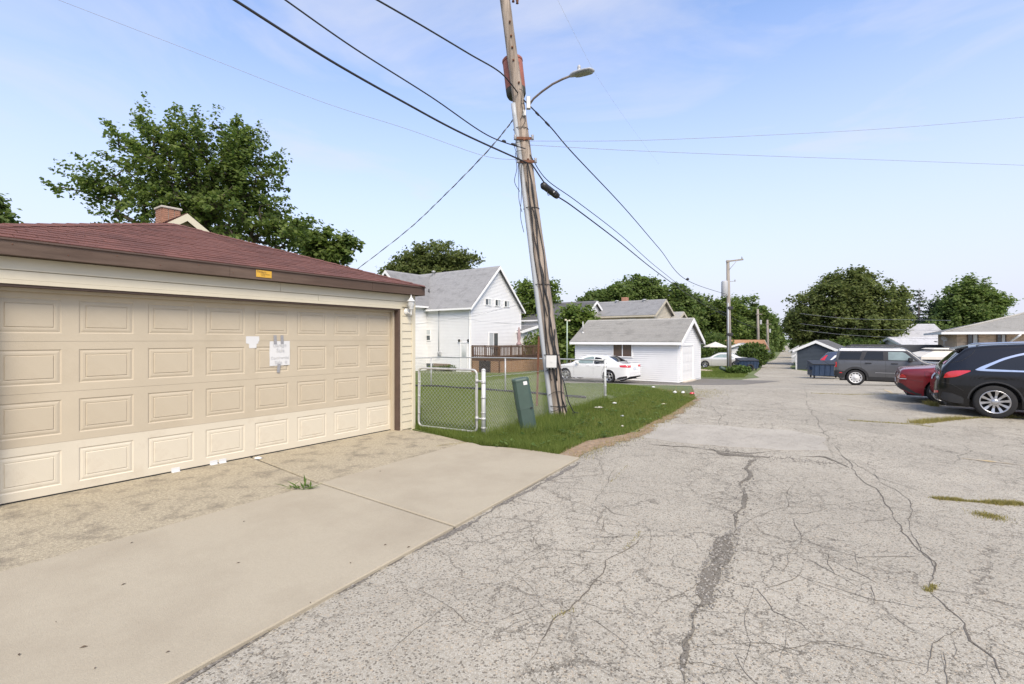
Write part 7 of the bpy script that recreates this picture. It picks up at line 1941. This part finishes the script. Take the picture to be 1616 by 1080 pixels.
# conifers
def conifer(name, label, px_, Y, pytop, r0, bare_top, mat, seed, dense=1.0):
    rg = random.Random(seed); b = gb(px_, Y); Ht = H0 + (YH - pytop) / F0 * Y - b.z
    t = thing(name, label, 'tree', b); m = MB(); m.tube([(0, 0, -.2), (0, 0, Ht * .6), (.05, 0, Ht)], [.22, .12, .02], 8); bm_ = MB(); P_, = ([],)
    z = Ht * .18
    while z < Ht * .99:
        f = z / Ht; rl = r0 * (1 - f) ** .8 + .25
        for k in range(7):
            a = rg.uniform(0, 6.28); l = rl * rg.uniform(.65, 1.1); zz = z + rg.uniform(-.2, .2); e = Vector((math.cos(a) * l, math.sin(a) * l, z - l * rg.uniform(.0, .35) + (.35 if f > .8 else 0))); mid = Vector((math.cos(a) * l * .5, math.sin(a) * l * .5, z - l * .12))
            m.tube([(0, 0, z), mid, e], [.035, .025, .008], 4, False)
            dn = 1.0 if f < bare_top else .28
            for q in range(int(30 * l * dn * dense)):
                s_ = rg.uniform(.15, 1); c_ = Vector((0, 0, z)).lerp(e, s_); P_.append((c_.x + rg.gauss(0, .16), c_.y + rg.gauss(0, .16), c_.z - abs(rg.gauss(0, .22))))
        z += .42 + .1 * rg.random()
    part('trunk', m, M_deadwood, t)
    pos = np.array(P_); n = len(pos); r2 = np.random.default_rng(seed); nr = r2.normal(size=(n, 3)); nr /= np.linalg.norm(nr, axis=1)[:, None]; a = np.cross(nr, r2.normal(size=(n, 3))); a /= np.linalg.norm(a, axis=1)[:, None]; bb_ = np.cross(nr, a)
    s_ = .3 * r2.uniform(.6, 1.3, n)[:, None]
    part('crown', raw_mesh('crown', np.stack([pos - a * s_ * .6, pos - bb_ * s_ * .3, pos + a * s_ * .6, pos + bb_ * s_ * .3], 1).reshape(-1, 3), 4), mat, t)
conifer('bare_conifer', 'conifer with bare dead branches at its top, right of the big tree', 1450, 72, 455, 4.2, .60, M_ever, 3)
conifer('spruce_tree', 'dense dark spruce right of the bare topped conifer', 1472, 68, 478, 3.4, .97, M_ever, 4, 1.6)
conifer('spruce_tree', 'dense dark spruce left of the bare topped conifer', 1432, 74, 484, 3.4, .97, M_ever, 5, 1.6)

# hedges and low shrubs: leaf masses on a real form
def shrub(name, label, c, ext, n, leaf, mat, cat='bush', seed=1, boxy=False):
    r2 = np.random.default_rng(seed); c = Vector(c); t = thing(name, label, cat, c)
    if boxy: pos = r2.uniform(-1, 1, (n, 3)); ax = r2.integers(0, 3, n); pos[np.arange(n), ax] = np.sign(pos[np.arange(n), ax]) * r2.uniform(.8, 1.02, n)
    else:
        pos = r2.normal(size=(n, 3)); pos /= np.linalg.norm(pos, axis=1)[:, None]; pos *= (r2.uniform(.55, 1.06, n) * (1 + .12 * np.sin(pos[:, 0] * 6 + seed) * np.cos(pos[:, 2] * 5)))[:, None]
    pos = pos * np.array(ext); pos[:, 2] += ext[2]; pos = pos[pos[:, 2] > .02]; n = len(pos)
    nr = r2.normal(size=(n, 3)) * .7 + np.array([0, 0, .6]); nr /= np.linalg.norm(nr, axis=1)[:, None]; a = np.cross(nr, r2.normal(size=(n, 3))); a /= np.linalg.norm(a, axis=1)[:, None]; b = np.cross(nr, a); s_ = leaf * r2.uniform(.6, 1.3, n)[:, None]
    part('foliage', raw_mesh('foliage', np.stack([pos - a * s_ * .55, pos - b * s_ * .4, pos + a * s_ * .55, pos + b * s_ * .4], 1).reshape(-1, 3), 4), mat, t)
    m = MB(); rg = random.Random(seed)
    for i in range(7): m.tube([(rg.uniform(-.15, .15), rg.uniform(-.15, .15), -.1), (rg.uniform(-.5, .5) * ext[0], rg.uniform(-.5, .5) * ext[1], ext[2] * 1.2)], [.03, .012], 5, False)
    part('stem', m, M_bark, t)
shrub('round_bush', 'round dark bush in front of the far white garage', gb(1188, 50), (1.5, 1.3, 1.25), 3800, .22, M_hedge, seed=2)
hg = gb(1117, 55); shrub('clipped_hedge', 'clipped dark hedge right of the white garage', hg, (2.1, .8, .95), 4200, .2, M_hedge, 'hedge', 3, True)
shrub('leafy_shrub', 'loose green shrub behind the clipped hedge', gb(1122, 64), (3.2, 2, 2.0), 4200, .28, M_hedge, seed=4)
shrub('leafy_shrub', 'low weeds at the foot of the second alley pole', gb(1166, 37.2), (1.0, .5, .32), 900, .16, M_weed, 'weeds', 5)
shrub('leafy_shrub', 'green growth beside the third alley pole', gb(1194, 62), (1.2, 2, .9), 2200, .25, M_leafA, seed=6)
shrub('leafy_shrub', 'dark growth along the alley behind the farthest pole', gb(1209, 95), (1.3, 2.0, 1.4), 2400, .4, M_leafA, seed=7)
shrub('leafy_shrub', 'overgrown bushes on the right side of the alley beyond the sheds', gb(1270, 82), (1.4, 2.0, 1.5), 2400, .4, M_hedge, seed=8)
shrub('leafy_shrub', 'dark shrubbery under the big tree on the right', gb(1345, 54), (5.5, 1.6, 1.5), 5200, .3, M_hedge, seed=9)
shrub('leafy_shrub', 'green bushes behind the brown deck stairs', gb(862, 46), (2.4, 1.4, 1.9), 3600, .24, M_leafB, seed=10)
shrub('low_plants', 'low garden plants along the white house wall', gb(715, 41.2), (2.2, .4, .26), 800, .14, M_hedge, 'plants', 11)
# far woods: masses of leaves that close the view
def woods(name, pts, hmin, hmax, n, leaf, mat, label):
    r2 = np.random.default_rng(77); pts = [Vector(p) for p in pts]; L_ = [(pts[i + 1] - pts[i]).length for i in range(len(pts) - 1)]; P_ = []
    cl = r2.random((160, 3)); tot = sum(L_)
    s_ = r2.random(n) * tot; x = np.zeros((n, 3))
    acc = 0
    for i, l in enumerate(L_):
        k = (s_ >= acc) & (s_ < acc + l); f = ((s_[k] - acc) / l)[:, None]; x[k] = np.array(pts[i]) * (1 - f) + np.array(pts[i + 1]) * f; acc += l
    hh = hmin + (hmax - hmin) * (.5 + .25 * np.sin(s_ * .31) + .25 * np.sin(s_ * .13 + 2))
    u = r2.random(n) ** .7; x[:, 2] = np.interp(x[:, 1], _hy, _hz) + hh * u
    x[:, :2] += r2.normal(0, 2.2, (n, 2)) * (1.1 - u)[:, None]
    nr = r2.normal(size=(n, 3)) * .6 + np.array([0, 0, .7]); nr /= np.linalg.norm(nr, axis=1)[:, None]; a = np.cross(nr, r2.normal(size=(n, 3))); a /= np.linalg.norm(a, axis=1)[:, None]; b = np.cross(nr, a); q = leaf * r2.uniform(.6, 1.3, n)[:, None]
    o = part(name, raw_mesh(name, np.stack([x - a * q * .55, x - b * q * .4, x + a * q * .55, x + b * q * .4], 1).reshape(-1, 3), 4), mat); o['kind'] = 'stuff'; o['label'] = label; o['category'] = 'woods'
woods('far_woods', [(-70, 75, 0), (-20, 92, 0), (15, 100, 0), (38, 118, 0), (54, 150, 0), (88, 210, 0), (140, 300, 0)], 4.5, 8, 15000, .9, M_leafA, 'dark woods far behind the houses on the left')
woods('far_woods', [(160, 260, 0), (92, 150, 0), (64, 98, 0), (66, 80, 0), (130, 80, 0)], 4, 7, 12000, .9, M_leafA, 'dark woods far behind the lot on the right')
